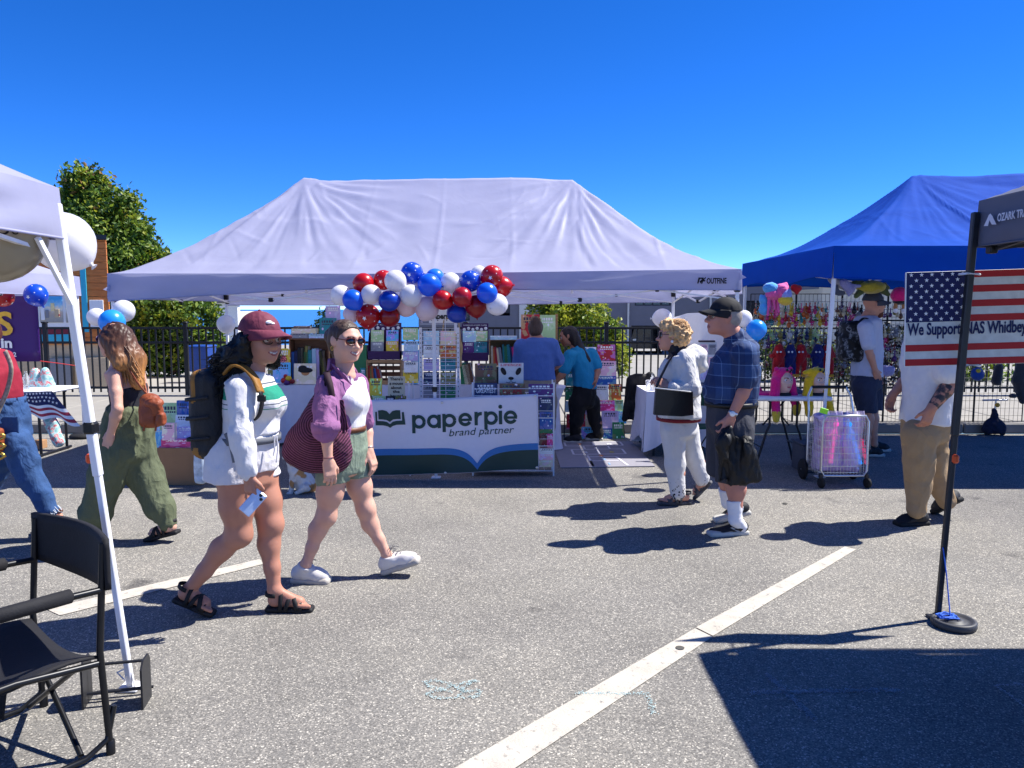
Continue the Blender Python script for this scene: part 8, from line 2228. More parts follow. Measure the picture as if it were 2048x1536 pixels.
scalp(f, .014, m=HBR, h=.008, extra=[ell(f.hq(-.38, 0, .40), .052, k=.03)], lowback=-.42, front=.34)
solid('hair_bun', [ell(f.hq(-.34, 0, .44), A(.06, .05, .05), k=.02), ell(f.hq(-.26, .1, .50), .032, k=.02)], .008, DBL, b1_, folds=((.008, (40, 40, 40)),))
for L_ in (LA, LB):
 q = A(L_[2][0], L_[2][1], 0); sneaker(b1_, q + A(0, -.07, 0), q + A(0, .19, 0), L_[2], M('black_mesh', '#1b1b1f'), M('pale_sole', '#b9b6ae'))
f = Fig(9.5, '#a8745c')
f.torso([(1149, 690, 0, .05, .052), (1157, 706, 0, .16, .085), (1161, 726, 0, .155, .115), (1168, 760, 0, .15, .12), (1169, 786, 0, .165, .135), (1168, 806, 0, .15, .12)], A(-.35, -.94, 0))
f.arm((1140, 712, -.15), (1127, 746, -.2), (1109, 766, -.2)); f.arm((1182, 708, .13), (1196, 738, .08), (1192, 758, -.06))
f.hand(f.arms[0][2], f.J(1102, 771, -.2), (0, 0, -1), (0, 1, 0), curl=.3); f.hand(f.arms[1][2], f.J(1190, 770, -.08), (-1, 0, 0), (0, -1, 0))
LA = f.leg((1155, 806, -.09), (1153, 842, -.08), (1150, 870, -.04), .85); LB = f.leg((1183, 804, .09), (1190, 840, .09), (1197, 866, .06), .85)
h1, t1 = G(1164, 886), G(1126, 885); h2, t2 = G(1206, 880), G(1170, 880)
f.foot(LA[2], h1 + UP * .02, t1 + UP * .02, False); f.foot(LB[2], h2 + UP * .02, t2 + UP * .02, False)
f.head(1136, 672, .0, .225, (-.86, .1, -.42), (-.3, 0, 1), neck_r=.05)
b2_ = f.build('woman in a turquoise tee and black trousers leaning over the stretch covered table', .0095, .008)
TQT = M('turquoise_tee', '#1581ab', .85, var=.06, bump=.1, bscale=150)
a_, b_, c_ = f.arms[0]; a2, b2, c2 = f.arms[1]
f.wear('tee', [loft([(p, a + .015, b + .017) for p, a, b in f.tor[:4]] + [(f.J(1170, 790, 0), .178, .15)], f.lat, k=.05), cut(f.J(1168, 774, 0), nrm(-UP + A(-.15, 0, 0))), cut(f.J(1149, 693, 0), nrm(UP - A(.4, 0, 0))), rc(a_, lerp(a_, b_, .8), .078, .072, .03), rc(a2, lerp(a2, b2, .8), .078, .072, .03)], TQT, h=.0105)
f.wear('trousers', [loft([(p, a + .01, b + .012) for p, a, b in f.tor[3:]], f.lat, k=.05), rc(LA[0], LA[1], .11, .078, .04), rc(LA[1], lerp(LA[1], LA[2], 1.0), .082, .062, .03), rc(LB[0], LB[1], .11, .078, .04), rc(LB[1], lerp(LB[1], LB[2], 1.0), .082, .062, .03)], M('black_cotton', '#101014', .85, var=.2), [(f.J(1168, 758, 0), UP)], h=.011)
DKH = M('dark_brown_hair', '#1d1412', .5, var=.4, scale=50, bump=.4, bscale=80)
solid('hair', [ell(f.hq(-.08, 0, .12), A(.365, .46, .40) * f.hs, f.hR, .03), rc(f.hq(-.25, 0, -.05), f.J(1160, 700, -.02), .085, .06, .04), rc(f.J(1160, 700, -.04), f.J(1178, 722, -.09), .06, .025, .03)], .009, DKH, b2_, [(f.hq(.18, 0, .1), nrm(f.hF - f.hU * .35))], folds=((.008, (30, 30, 12)),))
for hh, tt, L_ in ((h1, t1, LA), (h2, t2, LB)): sneaker(b2_, hh, tt, lerp(L_[2], hh, .2), M('black_mesh', '#1b1b1f'), M('pale_sole', '#b9b6ae'))
# small dog
def dogcoat():
 m = M('dog_coat', '#d6cfc6', .85, var=.15, bump=.5, bscale=70)
 n, l, b, mx = nodes_of(m)
 tc = n.new('ShaderNodeTexCoord'); v = n.new('ShaderNodeTexNoise'); v.inputs['Scale'].default_value = 6.5; l.new(tc.outputs['Object'], v.inputs['Vector'])
 r = ramp(n, [(.50, '#d8d2ca'), (.54, '#b98a58'), (.7, '#a4703c')]); l.new(v.outputs[0], r.inputs[0]); l.new(r.outputs[0], mx.inputs[6]); return m
DG = dogcoat(); D_ = lambda px, py, dy=0: P(px, py, 6.85 + dy)
dg = thing('dog', 'small white and tan dog sitting beside the two walking women', 'dog', D_(600, 985))
dp = [rc(D_(612, 966), D_(594, 940), .085, .07, .04), rc(D_(594, 940), D_(584, 922, -.01), .07, .05, .03), ell(D_(612, 972, .03), (.095, .10, .065), k=.03), ell(D_(580, 908, -.02), (.05, .048, .045), k=.02), rc(D_(576, 911, -.03), D_(568, 915, -.04), .026, .018, .015),
 rc(D_(588, 945, -.06), D_(584, 966, -.07), .028, .02, .02), rc(D_(584, 966, -.07), D_(583, 985, -.07), .02, .019, .01), rc(D_(586, 945, .06), D_(583, 966, .05), .028, .02, .02), rc(D_(583, 966, .05), D_(582, 983, .05), .02, .019, .01), rc(D_(582, 986, -.07), D_(577, 987, -.08), .018, .015, .01), rc(D_(581, 983, .05), D_(576, 984, .04), .018, .015, .01),
 rc(D_(612, 975, -.09), D_(600, 982, -.10), .04, .022, .02), rc(D_(600, 984, -.10), D_(592, 986, -.11), .02, .016, .01), rc(D_(612, 972, .12), D_(600, 980, .12), .04, .022, .02), rc(D_(624, 980, .02), D_(640, 984, .06), .022, .012, .02),
 ell(D_(588, 907, -.06), (.014, .012, .032), k=.01), ell(D_(586, 907, .03), (.014, .012, .032), k=.01)]
solid('body', dp, .007, DG, dg, folds=((.005, (35, 35, 20)), (.003, (80, 80, 50))))
MB().sphere(D_(567, 914, -.045), .009, 10, 8).build('nose', BPLAST, dg)
for dy in (-.05, -.01): MB().sphere(D_(574, 906, dy - .01), .006, 8, 6).build('eye', BPLAST, dg)
# toy stall under the blue canopy
GYR = 10.25
def grid_panel(px0, px1, py0, Y, label, zb=.02, n=11, lower_gap=True):
 a, b = P(px0, py0, Y), P(px1, py0, Y)
 x0, x1, zt = a[0], b[0], a[2]
 t = thing('wire_grid_panel', label, 'display', ((x0 + x1) / 2, Y, 0), 'black wire grid panels of the toy stall')
 for x in (x0, x1): MB().tube([(x, Y, 0), (x, Y, zt)], .007, 6).build('frame', BMETAL, t)
 for z in (zb, zt): MB().tube([(x0, Y, z), (x1, Y, z)], .006, 6).build('frame', BMETAL, t)
 m = MB()
 for i in range(1, n): m.tube([(x0 + (x1 - x0) * i / n, Y, zb), (x0 + (x1 - x0) * i / n, Y, zt)], .0028, 4, caps=False)
 k = int((zt - zb) / .1)
 for i in range(1, k): m.tube([(x0, Y + .004, zb + (zt - zb) * i / k), (x1, Y + .004, zb + (zt - zb) * i / k)], .0028, 4, caps=False)
 o = m.build('grid_wires', BMETAL, t); o['kind'] = 'stuff'
 return x0, x1, zt
for i, (a, b, lab) in enumerate(((1502, 1592, 'leftmost black wire grid panel at the toy stall, plush felt toys hung low'), (1594, 1684, 'second black wire grid panel, behind the white tent pole'), (1686, 1776, 'black wire grid panel behind the bearded man'), (1778, 1868, 'black wire grid panel left of and behind the flag sign'), (1870, 1960, 'black wire grid panel below the right of the flag sign'), (1962, 2060, 'rightmost black wire grid panel at the picture edge'))):
 grid_panel(a, b, 588, GYR, lab)
MB_h = [MB().tube([P(1500, py, GYR - .03), P(2060, py, GYR - .03)], .012, 6).build('hanging_rail', BMETAL) for py in (641,)]
prop(MB_h[0], 'thick black rail running along the toy stall grid below the top row', 'rail')
KM = M('toy_plastic', '#ffffff', .35, var=.05, obcol=True, coat=.2)
kinds = []
for kd in range(4):
 m = MB()
 m.tube([A(.012 * math.cos(a), 0, .012 * math.sin(a) - .012) for a in np.linspace(0, 2 * math.pi, 9)[:-1]], .002, 4, closed=True, mi=1)
 m.box((0, 0, -.05), (.008 if kd % 2 else .016, .004, .055), bev=.001, mi=0)
 if kd == 0: m.sphere((0, 0, -.10), (.022, .016, .026), 8, 6); m.sphere((0, 0, -.066), (.016, .013, .014), 8, 6)
 if kd == 1: m.box((0, 0, -.10), (.04, .012, .045), bev=.006); m.sphere((.012, -.008, -.09), .006, 6, 5, mi=2); m.sphere((-.012, -.008, -.09), .006, 6, 5, mi=2)
 if kd == 2: m.lathe((0, 0, -.135), [(.004, 0), (.02, .015), (.024, .035), (.014, .055), (.004, .06)], 8); m.sphere((0, -.012, -.10), .008, 6, 5, mi=2)
 if kd == 3:
  m.sphere((0, 0, -.095), (.02, .014, .02), 8, 6)
  for sx in (-1, 1): m.sphere((sx * .017, 0, -.075), .009, 6, 5); m.sphere((sx * .008, -.012, -.092), .004, 6, 4, mi=2)
 kinds.append(m.mesh('keychain', [KM, STEEL, PAINTW]))
rr = random.Random(21)
KC = {'upper': ['green', 'yellow', 'orange', 'red', 'orange', 'pink', 'cream', 'teal'], 'second': ['grey', 'olive', 'navy', 'pale green', 'purple', 'white', 'brown', 'teal'], 'dense': ['dark red', 'brown', 'cream', 'grey', 'purple', 'pink', 'olive', 'black']}
def krow(px0, px1, step, py, where, pal, g, size=1.0):
 x = px0; row = []
 while x < px1:
  row.append((x, pal[rr.randrange(len(pal))], rr.randrange(4)))
  x += step * rr.uniform(.8, 1.2)
 nm = lambda r: f"{r[1]} {('two ball', 'square', 'bell', 'eared')[r[2]]}"
 for i, r in enumerate(row):
  o = link('keychain_toy', kinds[r[2]], None, NAMED[r[1]])
  o.location = Vector(P(r[0], py + rr.uniform(-1.5, 1.5), GYR - .035 - rr.uniform(0, .04))); s_ = size * rr.uniform(.85, 1.25); o.scale = (s_, s_, s_)
  o.rotation_euler = (rr.uniform(-.1, .1), rr.uniform(-.12, .12), rr.uniform(-.8, .8))
  L = nm(row[i - 1]) + ' one' if i else 'row end'; R_ = nm(row[i + 1]) + ' one' if i < len(row) - 1 else 'row end'
  opts = [f'{nm(r)} keychain, {where}'] if sum(nm(q) == nm(r) for q in row) == 1 else [f'{nm(r)} keychain right of {L}, {where}', f'{nm(r)} keychain left of {R_}, {where}', f'{nm(r)} keychain between {L} and {R_}, {where}']
  prop(o, uniq(*opts), 'keychain', g)
krow(1512, 1660, 8.5, 601, 'topmost row left of pole', KC['upper'], 'keychains of the top row left', 1.35)
krow(1508, 1660, 7.5, 619, 'above the rail left of pole', KC['upper'], 'keychains above the rail left', 1.25)
krow(1675, 1720, 6, 598, 'topmost row by bearded man', KC['dense'], 'keychains of the top row right', 1.3)
krow(1675, 1728, 6, 617, 'above the rail by bearded man', KC['dense'], 'keychains above the rail right', 1.3)
krow(1512, 1658, 9, 650, 'just below the rail', KC['second'], 'keychains below the rail left', 1.4)
krow(1510, 1658, 8, 669, 'second row below rail', KC['second'], 'keychains in the second row below the rail', 1.3)
krow(1762, 1815, 6.5, 612, 'beside bearded face', KC['dense'], 'keychains right of the bearded man', 1.1)
ORD = ('top', 'second', 'third', 'fourth', 'fifth', 'lowest')
for j, py in enumerate((648, 664, 680, 696, 712, 728)):
 krow(1674, 1704 if py > 630 else 1715, 7, py, f'{ORD[j]} row left of the backpack', KC['dense'], f'keychains left of the backpack, row {j + 1}', 1.2)
 krow(1764, 1812, 7, py, f'{ORD[j]} row right of bearded man', KC['dense'], f'keychains right of the man, row {j + 1}', 1.2)
sm_ = MB()
for i in range(1500):
 px = rr.choice((rr.uniform(1676, 1830), rr.uniform(1512, 1700), rr.uniform(1760, 1815))); py = rr.uniform(650, 772) if px > 1672 else rr.uniform(690, 760)
 c = P(px, py, GYR - .02); h_ = rr.uniform(.016, .035)
 sm_.box(c, (rr.uniform(.01, .026), .012, h_), bev=.003, mi=rr.choice((0, 0, 0, 1, 2, 3, 4)))
o = sm_.build('trinkets', [BPLAST, STEEL, M('trinket_red', '#6d1f2a', .4), M('trinket_brown', '#4d3a30', .5), M('trinket_cream', '#b5aa98', .5)]); prop(o, kind='stuff')
FUZ = lambda nm, c: M('plush_' + nm, c, .95, var=.15, scale=60, bump=.5, bscale=70, sheen=.3)
def long_plush(px, col, mat, label, sc=1.0):
 K = lambda dx, py, dy=0: P(px + dx * sc, py, 10.12 + dy)
 t = thing('plush_toy', label, 'plush toy', K(0, 752), 'long felt plush hung on the lower grid')
 solid('body', [rc(K(0, 696), K(0, 706), .055, .075, .03), rc(K(0, 708), K(-2, 722), .075, .06, .03), rc(K(-6, 722), K(-9, 748), .036, .034, .015), rc(K(6, 722), K(6, 748), .036, .034, .015), ell(K(-14, 712), (.03, .04, .03), k=.02), ell(K(14, 712), (.03, .04, .03), k=.02)], .012, mat, t, folds=((.008, (30, 30, 20)),))
 em = MB()
 for s in (-3.5, 3.5): em.sphere(K(s, 704, -.075), .014, 8, 6)
 em.build('eye', PAINTW, t)
 MB().sphere(K(0, 691), (.02, .02, .035), 10, 7).build('tuft', M('tuft_yellow', '#d9a53a', .8), t)
 for s in (-9, 6): MB().sphere(K(s, 751, -.02), (.04, .05, .022), 10, 7).build('foot', M('tuft_yellow', '#d9a53a'), t)
for px, col, lab in ((1558, 'r', 'red long legged felt plush hung at the left of the lower grid'), (1581, 'b', 'blue felt plush between the two red ones on the lower grid'), (1602, 'r', 'red felt plush with an orange tuft, between the two blue ones'), (1636, 'b', 'blue felt plush just left of the white tent pole'), (1656, 'r', 'red felt plush mostly hidden behind the white tent pole')):
 long_plush(px, col, FUZ('red', '#b3121f') if col == 'r' else FUZ('blue', '#16246b'), lab)
def soft(label, parts, Y, name='hanging_plush', extra=None, group='plush toys hung along the blue canopy edge'):
 c = P(parts[0][0], parts[0][1], Y)
 t = thing(name, label, 'plush toy', c, group)
 for nm, mat, prims in extra or []: solid(nm, prims, .011, mat, t, folds=((.006, (30, 30, 30)),))
 return t
Q = lambda px, py, dy=0: P(px, py, 7.9 + dy)
SKY, PNK, YEL = FUZ('sky', '#4f9fe0'), FUZ('pink', '#d9589c'), FUZ('yellow', '#d8bd3e')
t = soft('pink and blue jellyfish plush hanging at the left end of the blue canopy', [(1545, 580)], 7.9, extra=[('cap', SKY, [ell(Q(1541, 576), (.075, .07, .06))]), ('skirt', PNK, [ell(Q(1545, 588), (.07, .07, .05))] + [rc(Q(1538 + 4.5 * i, 592, (i % 2) * .04), Q(1536 + 5.5 * i + 2 * math.sin(i), 630 - (i % 3) * 6, (i % 2) * .05), .016, .012) for i in range(5)])])
soft('round pink, blue and yellow ball plush hanging beside the jellyfish', [(1570, 590)], 7.9, extra=[('upper_body', PNK, [ell(Q(1563, 583), (.085, .08, .08)), ell(Q(1571, 573), (.03, .02, .045))]), ('face', FUZ('lilac', '#8e9ce0'), [ell(Q(1571, 588, -.03), (.065, .06, .06))]), ('lower_body', YEL, [ell(Q(1570, 600, -.01), (.075, .08, .055))])])
soft('small blue bear plush hanging lowest at the left end of the blue canopy', [(1528, 610)], 7.95, extra=[('body', SKY, [ell(Q(1528, 618, .05), (.055, .05, .065)), ell(Q(1527, 600, .05), (.045, .045, .045)), ell(Q(1522, 592, .05), .018), ell(Q(1533, 592, .05), .018)])])
soft('red heart plush hanging right of the round ball plush', [(1592, 577)], 7.95, extra=[('body', FUZ('red', '#b3121f'), [ell(Q(1588, 575), (.035, .03, .035)), ell(Q(1597, 577), (.035, .03, .035)), rc(Q(1592, 578), Q(1594, 588), .035, .012)])])
soft('grey and lavender dolphin plush hanging right of the white pole', [(1700, 575)], 8.2, extra=[('body', FUZ('lavender', '#8f93c9'), [rc(P(1688, 566, 8.2), P(1700, 578, 8.2), .045, .05), rc(P(1700, 578, 8.2), P(1698, 592, 8.2), .045, .012), ell(P(1710, 572, 8.2), (.07, .02, .02))]), ('tail', FUZ('slate', '#4d5568'), [ell(P(1680, 586, 8.22), (.06, .02, .03)), ell(P(1674, 578, 8.22), (.02, .02, .05))])])
soft('grey shark plush hanging just right of the white pole top', [(1678, 565)], 8.2, extra=[('body', FUZ('grey', '#9a9ca6'), [rc(P(1662, 560, 8.25), P(1682, 568, 8.25), .035, .045), rc(P(1682, 568, 8.25), P(1690, 582, 8.25), .04, .01)])])
soft('green and yellow turtle plush hanging over the bearded man', [(1740, 575)], 8.3, extra=[('shell', FUZ('olive_yellow', '#b3a638'), [ell(P(1742, 574, 8.3), (.15, .12, .07))]), *[('limb', FUZ('dark_green', '#4f5d34'), [q]) for q in (rc(P(1724, 580, 8.3), P(1712, 592, 8.28), .04, .025), rc(P(1765, 580, 8.3), P(1776, 588, 8.28), .04, .025), rc(P(1722, 568, 8.3), P(1708, 566, 8.3), .04, .03), rc(P(1768, 570, 8.3), P(1776, 576, 8.3), .03, .02))]])
PT = lambda px, py, dy=0: P(px, py, 8.0 + dy)
soft('hot pink fuzzy plush with white feet hanging left of the flag sign', [(1797, 590)], 8.0, extra=[('body', FUZ('hot_pink', '#c9146e'), [ell(PT(1799, 590), (.085, .08, .085))]), ('middle', FUZ('black', '#1d1d22'), [ell(PT(1799, 604), (.065, .06, .03))]), *[('leg', FUZ('tan', '#a9784d'), [rc(PT(x, 608), PT(x, 616), .022)]) for x in (1791, 1807)], *[('foot', FUZ('white', '#dcdce4'), [ell(PT(x, 621), (.022, .03, .03))]) for x in (1791, 1807)]])
R8 = lambda px, py, dy=0: P(px, py, 10.1 + dy)
soft('lavender seashell plush on the lower grid right of the bearded man', [(1775, 740)], 10.1, group=None, extra=[('body', FUZ('pale_lavender', '#a9a4cf'), [ell(R8(1775, 742), (.09, .06, .075)), ell(R8(1768, 736), .04), ell(R8(1784, 738), .04)])])
soft('dark grey furry plush hung under the flag sign', [(1995, 745)], 10.1, group=None, extra=[('body', FUZ('dark_grey', '#3d3d42'), [rc(R8(1998, 735), R8(1993, 762), .05, .06), ell(R8(1994, 765), (.05, .04, .03))])])
soft('blue rounded plush bag hung under the flag sign beside the grey leg', [(1960, 745)], 10.1, group=None, extra=[('body', FUZ('mid_blue', '#2a4f9c'), [ell(R8(1955, 748), (.09, .05, .09))]), ('patch', YEL, [ell(R8(1957, 742, -.04), (.035, .02, .03))])])
soft('shaggy dark grey boa hung at the right picture edge', [(2040, 770)], 9.6, group=None, extra=[('body', FUZ('dark_grey', '#3d3d42'), [rc(P(2046, 720, 9.6), P(2040, 760, 9.6), .06, .09), rc(P(2040, 760, 9.6), P(2046, 800, 9.6), .09, .05), ell(P(2026, 792, 9.6), (.05, .04, .03))])])
tt = thing('folding_table', 'white topped folding table with the hat mannequins at the toy stall', 'table', G(1580, 930))
TX0, TX1, TY = P(1498, 792, 7.85)[0], P(1662, 792, 7.85)[0], 7.8
MB().box(((TX0 + TX1) / 2, TY + .3, .735), (TX1 - TX0, .62, .045), bev=.015).build('tabletop', WMETAL, tt)
for x, s in ((TX0 + .18, 1), (TX1 - .28, -1)):
 for y in (TY + .08, TY + .52):
  MB().tube([(x + .05 * s, y, .71), (x + .05 * s, y, .45), (x + .02 * s, y, .38), (x - .06 * s, y, .1), (x - .08 * s, y, 0)], .013, 8).build('leg', BMETAL, tt)
 MB().tube([(x - .02 * s, TY + .08, .22), (x - .02 * s, TY + .52, .22)], .01, 6).build('leg_bar', BMETAL, tt)
 MB().tube([(x + .05 * s, TY + .3, .42), (x + .3 * s, TY + .3, .71)], .009, 6).build('brace', BMETAL, tt)
HSK = M('mannequin_skin', '#d9b3a2', .35, var=.03)
def mannequin(px, py, hat, tip, label, ears, side):
 z = .225
 c = P(px, py, 7.95); c[2] = .76 + .155
 g = Fig(7.95, '#d9b3a2', lip='#b0505c', brow='#4a382e'); g.skin = HSK
 t = thing('mannequin_head', label, 'mannequin head', A(c[0], c[1], .76), 'mannequin heads with animal hats')
 g.tor = [(A(c[0], c[1], .79), .05, .05)]; g.t = t
 F = nrm(A(.25 if side > 0 else .35, -1, 0))
 g.J = lambda a, b, d=0: c
 g.head(0, 0, 0, z, F, (0, 0, 1))
 D, o = field(g.headpr, .006, [(A(c[0], c[1], .775), -UP)])
 V, FF = nets(D, o, .006)
 link('head', fast_mesh('head', V, FF, [HSK, g.lipm, g.browm, HSK], g.lipbrow(V[FF].mean(1))), t)
 for sg in (-1, 1):
  e = MB().sphere(g.hq(.352, sg * .145, .03), z * .055, 12, 8, 0); e.sphere(g.hq(.378, sg * .145, .03), z * .036, 10, 7, 1); e.build('eye', [PAINTW, INK], t)
 MB().lathe(A(c[0], c[1], .7585), [(.085, 0), (.085, .02), (.07, .03)], 22).build('base', BPLAST, t)
 ht = thing('animal_hat', label.replace('mannequin head wearing a', '').replace(' pale ', ' ').strip() + ', on the mannequin', 'hat', c + UP * .15, 'animal hats with long paws')
 q = g.hq
 pr = [ell(q(-.06, 0, .16), A(.40, .50, .44) * z, g.hR, .03), ell(q(-.15, 0, -.1), A(.40, .38, .40) * z, g.hR, .04)]
 for sg in (-1, 1):
  pr += [rc(q(.02, sg * .42, -.05), q(.06, sg * .50, -.7), .05, .048, .03), rc(q(.06, sg * .50, -.7), q(.30, sg * .56, -1.2 - .25 * (sg * side > 0)), .048, .044, .02)]
  if ears == 'flat': pr.append(ell(q(.0, sg * .38, .50), A(.14, .10, .12) * z, g.hR, .02))
  else: pr.append(rc(q(-.02, sg * .32, .42), q(-.05, sg * .62, .35), .03, .022, .02))
 solid('hat_body', pr + [ell(q(.36, 0, -.02), A(.30, .34, .42) * z, g.hR, .02, True)], .009, hat, ht, folds=((.004, (30, 30, 30)),))
 for sg in (-1, 1):
  e_ = q(.30, sg * .56, -1.2 - .25 * (sg * side > 0)); solid('paw', [rc(e_, e_ + A(0, 0, -.07), .046, .036, .02)], .009, tip, ht)
 em = MB(); em.sphere(q(.40, .12, .50), .013, 8, 6); em.sphere(q(.40, -.12, .50), .013, 8, 6); em.build('eye', BPLAST, ht)
 MB().sphere(q(.46, 0, .42), .012, 8, 6).build('nose', BPLAST, ht)
HPK = FUZ('bright_pink', '#e0187a')
mannequin(1566, 772, HPK, FUZ('yellow', '#d8bd3e'), 'mannequin head wearing a bright pink animal hat with yellow paws', 'flat', -1)
mannequin(1633, 770, FUZ('bright_yellow', '#e6bb1e'), FUZ('bright_yellow', '#e6bb1e'), 'mannequin head wearing a bright yellow animal hat', 'side', 1)
hp = solid('folded_hat', [ell(P(1528, 788, 8.0), (.11, .09, .03)), ell(P(1510, 780, 8.05), (.07, .07, .05))], .011, HPK, None, folds=((.01, (18, 18, 18)),)); prop(hp, 'pink plush hat lying folded at the left of the white table', 'hat')
bp_ = solid('folded_hat', [ell(P(1600, 786, 8.15), (.16, .09, .035)), ell(P(1580, 778, 8.2), (.1, .08, .03))], .012, FUZ('steel_blue', '#4a5f86'), None, folds=((.012, (18, 18, 18)),)); prop(bp_, 'steel blue plush hats heaped between the two mannequins', 'hat')
np_ = solid('folded_hat', [ell(P(1505, 760, 8.2), (.08, .07, .06)), ell(P(1512, 748, 8.2), (.05, .05, .04))], .011, FUZ('magenta', '#8c2a6b'), None, folds=((.01, (18, 18, 18)),)); prop(np_, 'magenta plush hat behind the man in plaid at the table end', 'hat')
ct = thing('shopping_trolley', 'two wheeled wire shopping trolley with light up toy swords', 'trolley', G(1690, 975))
cz = 7.05
fl_, fr_ = G(1640, 975), G(1742, 975)
y0 = fl_[1]; x0, x1 = P(1641, 960, y0)[0], P(1733, 960, y0)[0]; zb = .11; ztop = P(1640, 832, y0)[2]
y1 = y0 + .34
m = MB()
fr0 = [A(x0 + .03, y0 - .0, zb), A(x0, y0 - .0, zb + .05), A(x0 + .004, y0, ztop - .05), A(x0 + .03, y0, ztop), A(x1 - .03, y0, ztop), A(x1 - .004, y0, ztop - .05), A(x1, y0, zb + .05), A(x1 - .03, y0, zb)]
m.tube(fr0, .011, 8, closed=True); m.build('front_frame', STEEL, ct)
hz = P(1640, 775, y1)[2]
for x in (x0, x1): MB().tube([A(x, y1, zb - .02), A(x, y1, ztop), A(x + (.0 if x == x0 else -.02), y1 + .03, hz - .08), A(x + (.04 if x == x0 else -.06), y1 + .05, hz)], .011, 8).build('rear_frame', STEEL, ct)
MB().tube([A(x0 + .04, y1 + .05, hz), A(x1 - .06, y1 + .05, hz)], .015, 8).build('handle', BPLAST, ct)
wm = MB()
for z in np.linspace(zb + .03, ztop - .05, 9):
 wm.tube([A(x0, y0, z), A(x1, y0, z), A(x1, y1, z), A(x0, y1, z)], .003, 5, closed=True)
for i in range(1, 14): wm.tube([A(lerp(x0, x1, i / 14), y0 + .003, zb), A(lerp(x0, x1, i / 14), y0 + .003, ztop)], .0022, 4, caps=False)
for i in range(1, 9):
 for x in (x0, x1): wm.tube([A(x, lerp(y0, y1, i / 9), zb), A(x, lerp(y0, y1, i / 9), ztop - .05)], .0022, 4, caps=False)
for i in range(1, 12): wm.tube([A(lerp(x0, x1, i / 12), y0, zb), A(lerp(x0, x1, i / 12), y1, zb)], .0025, 4, caps=False)
wm.build('basket_wires', STEEL, ct)
for x in (x0, x1):
 m = MB(); m.box(A(x, y0, zb - .0), (.03, .05, .05), bev=.008); m.build('caster_fork', GMETAL, ct)
 w_ = MB(); w_.lathe(A(x, y0 - .02, .048), [(.02, -.014), (.044, -.014), (.048, -.006), (.048, .006), (.044, .014), (.02, .014)], 18, axis=A(1, .25, 0)); w_.build('caster_wheel', RUBBER, ct)
 w_ = MB(); w_.lathe(A(x - (.03 if x == x0 else -.03), y1 + .02, .1), [(.03, -.016), (.09, -.018), (.1, -.01), (.1, .01), (.09, .018), (.03, .016)], 24, axis=A(1, 0, 0)); w_.build('rear_wheel', RUBBER, ct)
MB().tube([A(x0 - .05, y1 + .02, .1), A(x1 + .05, y1 + .02, .1)], .008, 6).build('axle', STEEL, ct)
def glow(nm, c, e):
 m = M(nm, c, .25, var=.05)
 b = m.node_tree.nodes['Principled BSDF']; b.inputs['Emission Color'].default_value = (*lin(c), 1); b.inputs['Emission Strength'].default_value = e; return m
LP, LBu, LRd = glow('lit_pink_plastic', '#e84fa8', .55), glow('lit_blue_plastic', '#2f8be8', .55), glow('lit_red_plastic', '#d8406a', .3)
def sword(pa, pb, mat, label, Y):
 a, b = P(*pa, Y), P(*pb, Y); d = nrm(b - a); L = np.linalg.norm(b - a)
 t = thing('toy_sword', label, 'toy', a, 'light up toy swords in the shopping trolley')
 sd = nrm(np.cross(d, A(0, 1, 0)))
 m = MB()
 for i in range(14): m.lathe(a + d * L * (.04 + .042 * i), [(.012, 0), (.019, L * .010), (.019, L * .026), (.012, L * .037)], 10, axis=d)
 m.build('blade', mat, t)
 MB().prism([a + d * L * .62 + sd * .06, a + d * L * .68 + sd * .03, a + d * L * .76 + sd * .014, a + d * L * .76 - sd * .014, a + d * L * .68 - sd * .03, a + d * L * .62 - sd * .06, a + d * L * .65], A(0, .025, 0)).build('guard', mat, t)
 MB().lathe(a + d * L * .74, [(.012, 0), (.014, L * .1), (.028, L * .14), (.016, L * .2), (.004, L * .26)], 10, axis=d).build('grip', mat, t)
sword((1661, 930), (1674, 838), LP, 'pink light up toy sword in the shopping trolley', y0 + .07)
sword((1722, 932), (1696, 838), LBu, 'blue light up toy sword in the shopping trolley', y0 + .07)
sword((1734, 930), (1722, 876), LRd, 'short red light up sword at the right side of the trolley', y0 + .12)
sword((1646, 925), (1647, 860), LRd, 'dim red sword at the left side of the trolley', y0 + .2)
BAGM = M('clear_bag_film', '#d9c4ea', .12, var=.3, scale=9, alpha=.62, spec=.9, bump=.9, bscale=16)
krow(1512, 1660, 8, 609, 'between the two top rows', KC['upper'], 'keychains between the top rows', 1.2)
krow(1512, 1660, 8, 628, 'touching the rail from above', KC['upper'], 'keychains touching the rail', 1.2)
krow(1676, 1726, 6, 606, 'upper middle by bearded man', KC['dense'], 'keychains upper middle by the man', 1.3)
krow(1676, 1726, 6, 627, 'touching rail by bearded man', KC['dense'], 'keychains touching the rail by the man', 1.3)
krow(1512, 1660, 8, 659, 'between the two rows below rail', KC['second'], 'keychains between the rows below the rail', 1.3)
for xa, xb, lab in ((1650, 1686, 'clear plastic bag round the pink toy sword'), (1688, 1730, 'clear plastic bag round the blue toy sword')):
 bgm = MB(); pa_, pb_ = P(xa, 934, y0 + .04), P(xb, 822, y0 + .04)
 bgm.sheet(lambda u, v: A(lerp(pa_[0], pb_[0], u) + .01 * math.sin(v * 9), y0 + .035 + .05 * abs(u - .5) + .012 * math.sin(u * 14 + v * 5), lerp(pa_[2], pb_[2], v)), 12, 14)
 o = bgm.build('clear_bag', BAGM); prop(o, lab, 'bag', 'clear bags in the shopping trolley')
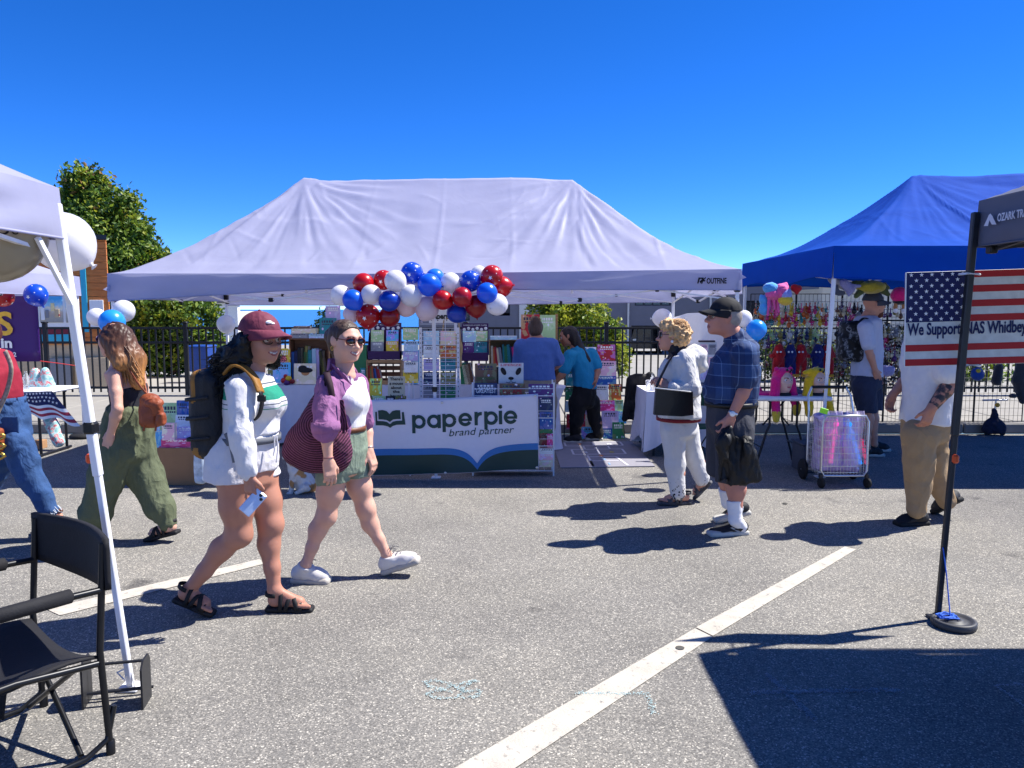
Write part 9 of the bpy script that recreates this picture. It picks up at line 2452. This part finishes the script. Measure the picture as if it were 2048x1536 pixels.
bun = solid('wrapping_bundle', [rbox(A((x0 + x1) / 2, (y0 + y1) / 2 + .04, (zb + ztop) / 2), A((x1 - x0) / 2 - .02, .10, (ztop - zb) / 2 - .01), rad=.03)], .014, M('iridescent_film', '#b9a3d6', .15, var=.45, scale=11, spec=.9, bump=1.0, bscale=18, coat=.6), None, folds=((.02, (13, 13, 13)), (.01, (28, 28, 28))))
prop(bun, 'crumpled shiny lilac wrapping filling the trolley behind the toy swords', 'wrapping')
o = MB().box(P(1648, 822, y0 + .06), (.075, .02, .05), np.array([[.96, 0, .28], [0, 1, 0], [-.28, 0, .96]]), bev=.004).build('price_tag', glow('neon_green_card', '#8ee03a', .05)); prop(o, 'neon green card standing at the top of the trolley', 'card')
bxx = thing('storage_box', 'grey storage box on the ground behind the shopping trolley', 'box', G(1630, 950))
c_ = G(1633, 955); MB().box(c_ + A(.08, .35, .14), (.3, .3, .28), bev=.012).build('body', M('grey_plastic', '#4d4d55', .6), bxx); MB().box(c_ + A(.08, .35, .29), (.32, .32, .025), bev=.008).build('lid', M('grey_plastic', '#4d4d55'), bxx)
tb = thing('toy_scooter', 'small dark toy standing at the foot of the grid near the right edge', 'toy', G(1985, 860))
c_ = P(1987, 858, 10.0); c_[2] = 0
DKB = M('dark_blue_plush', '#23263a', .9, var=.3, bump=.3, bscale=60)
solid('body', [ell(c_ + A(0, 0, .12), (.13, .09, .11)), ell(c_ + A(-.08, 0, .08), (.07, .07, .07)), ell(c_ + A(.09, 0, .09), (.07, .07, .08)), rc(c_ + A(.01, 0, .2), c_ + A(.0, 0, .32), .05, .035)], .012, DKB, tb, folds=((.01, (20, 20, 20)),))
MB().tube([c_ + A(0, 0, .3), c_ + A(.01, 0, .45)], .012, 7).build('stem', STEEL, tb); MB().tube([c_ + A(-.17, 0, .46), c_ + A(.16, 0, .465)], .012, 7).build('handlebar', STEEL, tb)
MB().sphere(c_ + A(.02, -.02, .40), .03, 10, 8).build('flower', M('tuft_yellow', '#d9a53a', .8), tb)
for s in (-.1, .1): MB().lathe(c_ + A(s, -.03, .035), [(.035, -.012), (.035, .012)], 12, axis=A(0, 1, 0)).build('wheel', RUBBER, tb)
for nm_, st_, sc_ in (('striped_jersey', .55, 10), ('white_jersey', .6, 10), ('white_sweat_shorts', .5, 11), ('white_tee', .5, 9), ('purple_cotton', 1.2, 9), ('sage_denim', .5, 14), ('olive_cotton', .9, 9), ('crimson_knit', .4, 8), ('blue_denim', .7, 12), ('blue_plaid', .6, 8), ('charcoal_cotton', .6, 8), ('white_jacket_cloth', .8, 9),
 ('white_trousers', .6, 12), ('pale_blue_tee', .6, 8), ('navy_cotton', .6, 8), ('khaki_cotton', .7, 10), ('cornflower_tee', .6, 7), ('turquoise_tee', .6, 7), ('stone_cotton', .6, 8), ('black_cotton', .6, 8), ('black_shell_jacket', .9, 9), ('black_jacket_cloth', .8, 8), ('white_tablecloth', .35, 5), ('black_nylon', .4, 14), ('mustard_nylon', .4, 12), ('tan_leather', .5, 14), ('maroon_twill', .3, 14), ('canopy_fabric', .10, 2.2), ('blue_canopy_fabric', .12, 2.2)):
 if nm_ in MATS: wrinkle(MATS[nm_], st_ * (1 if 'canopy' in nm_ else .5), sc_ * (1 if 'canopy' in nm_ else .75))
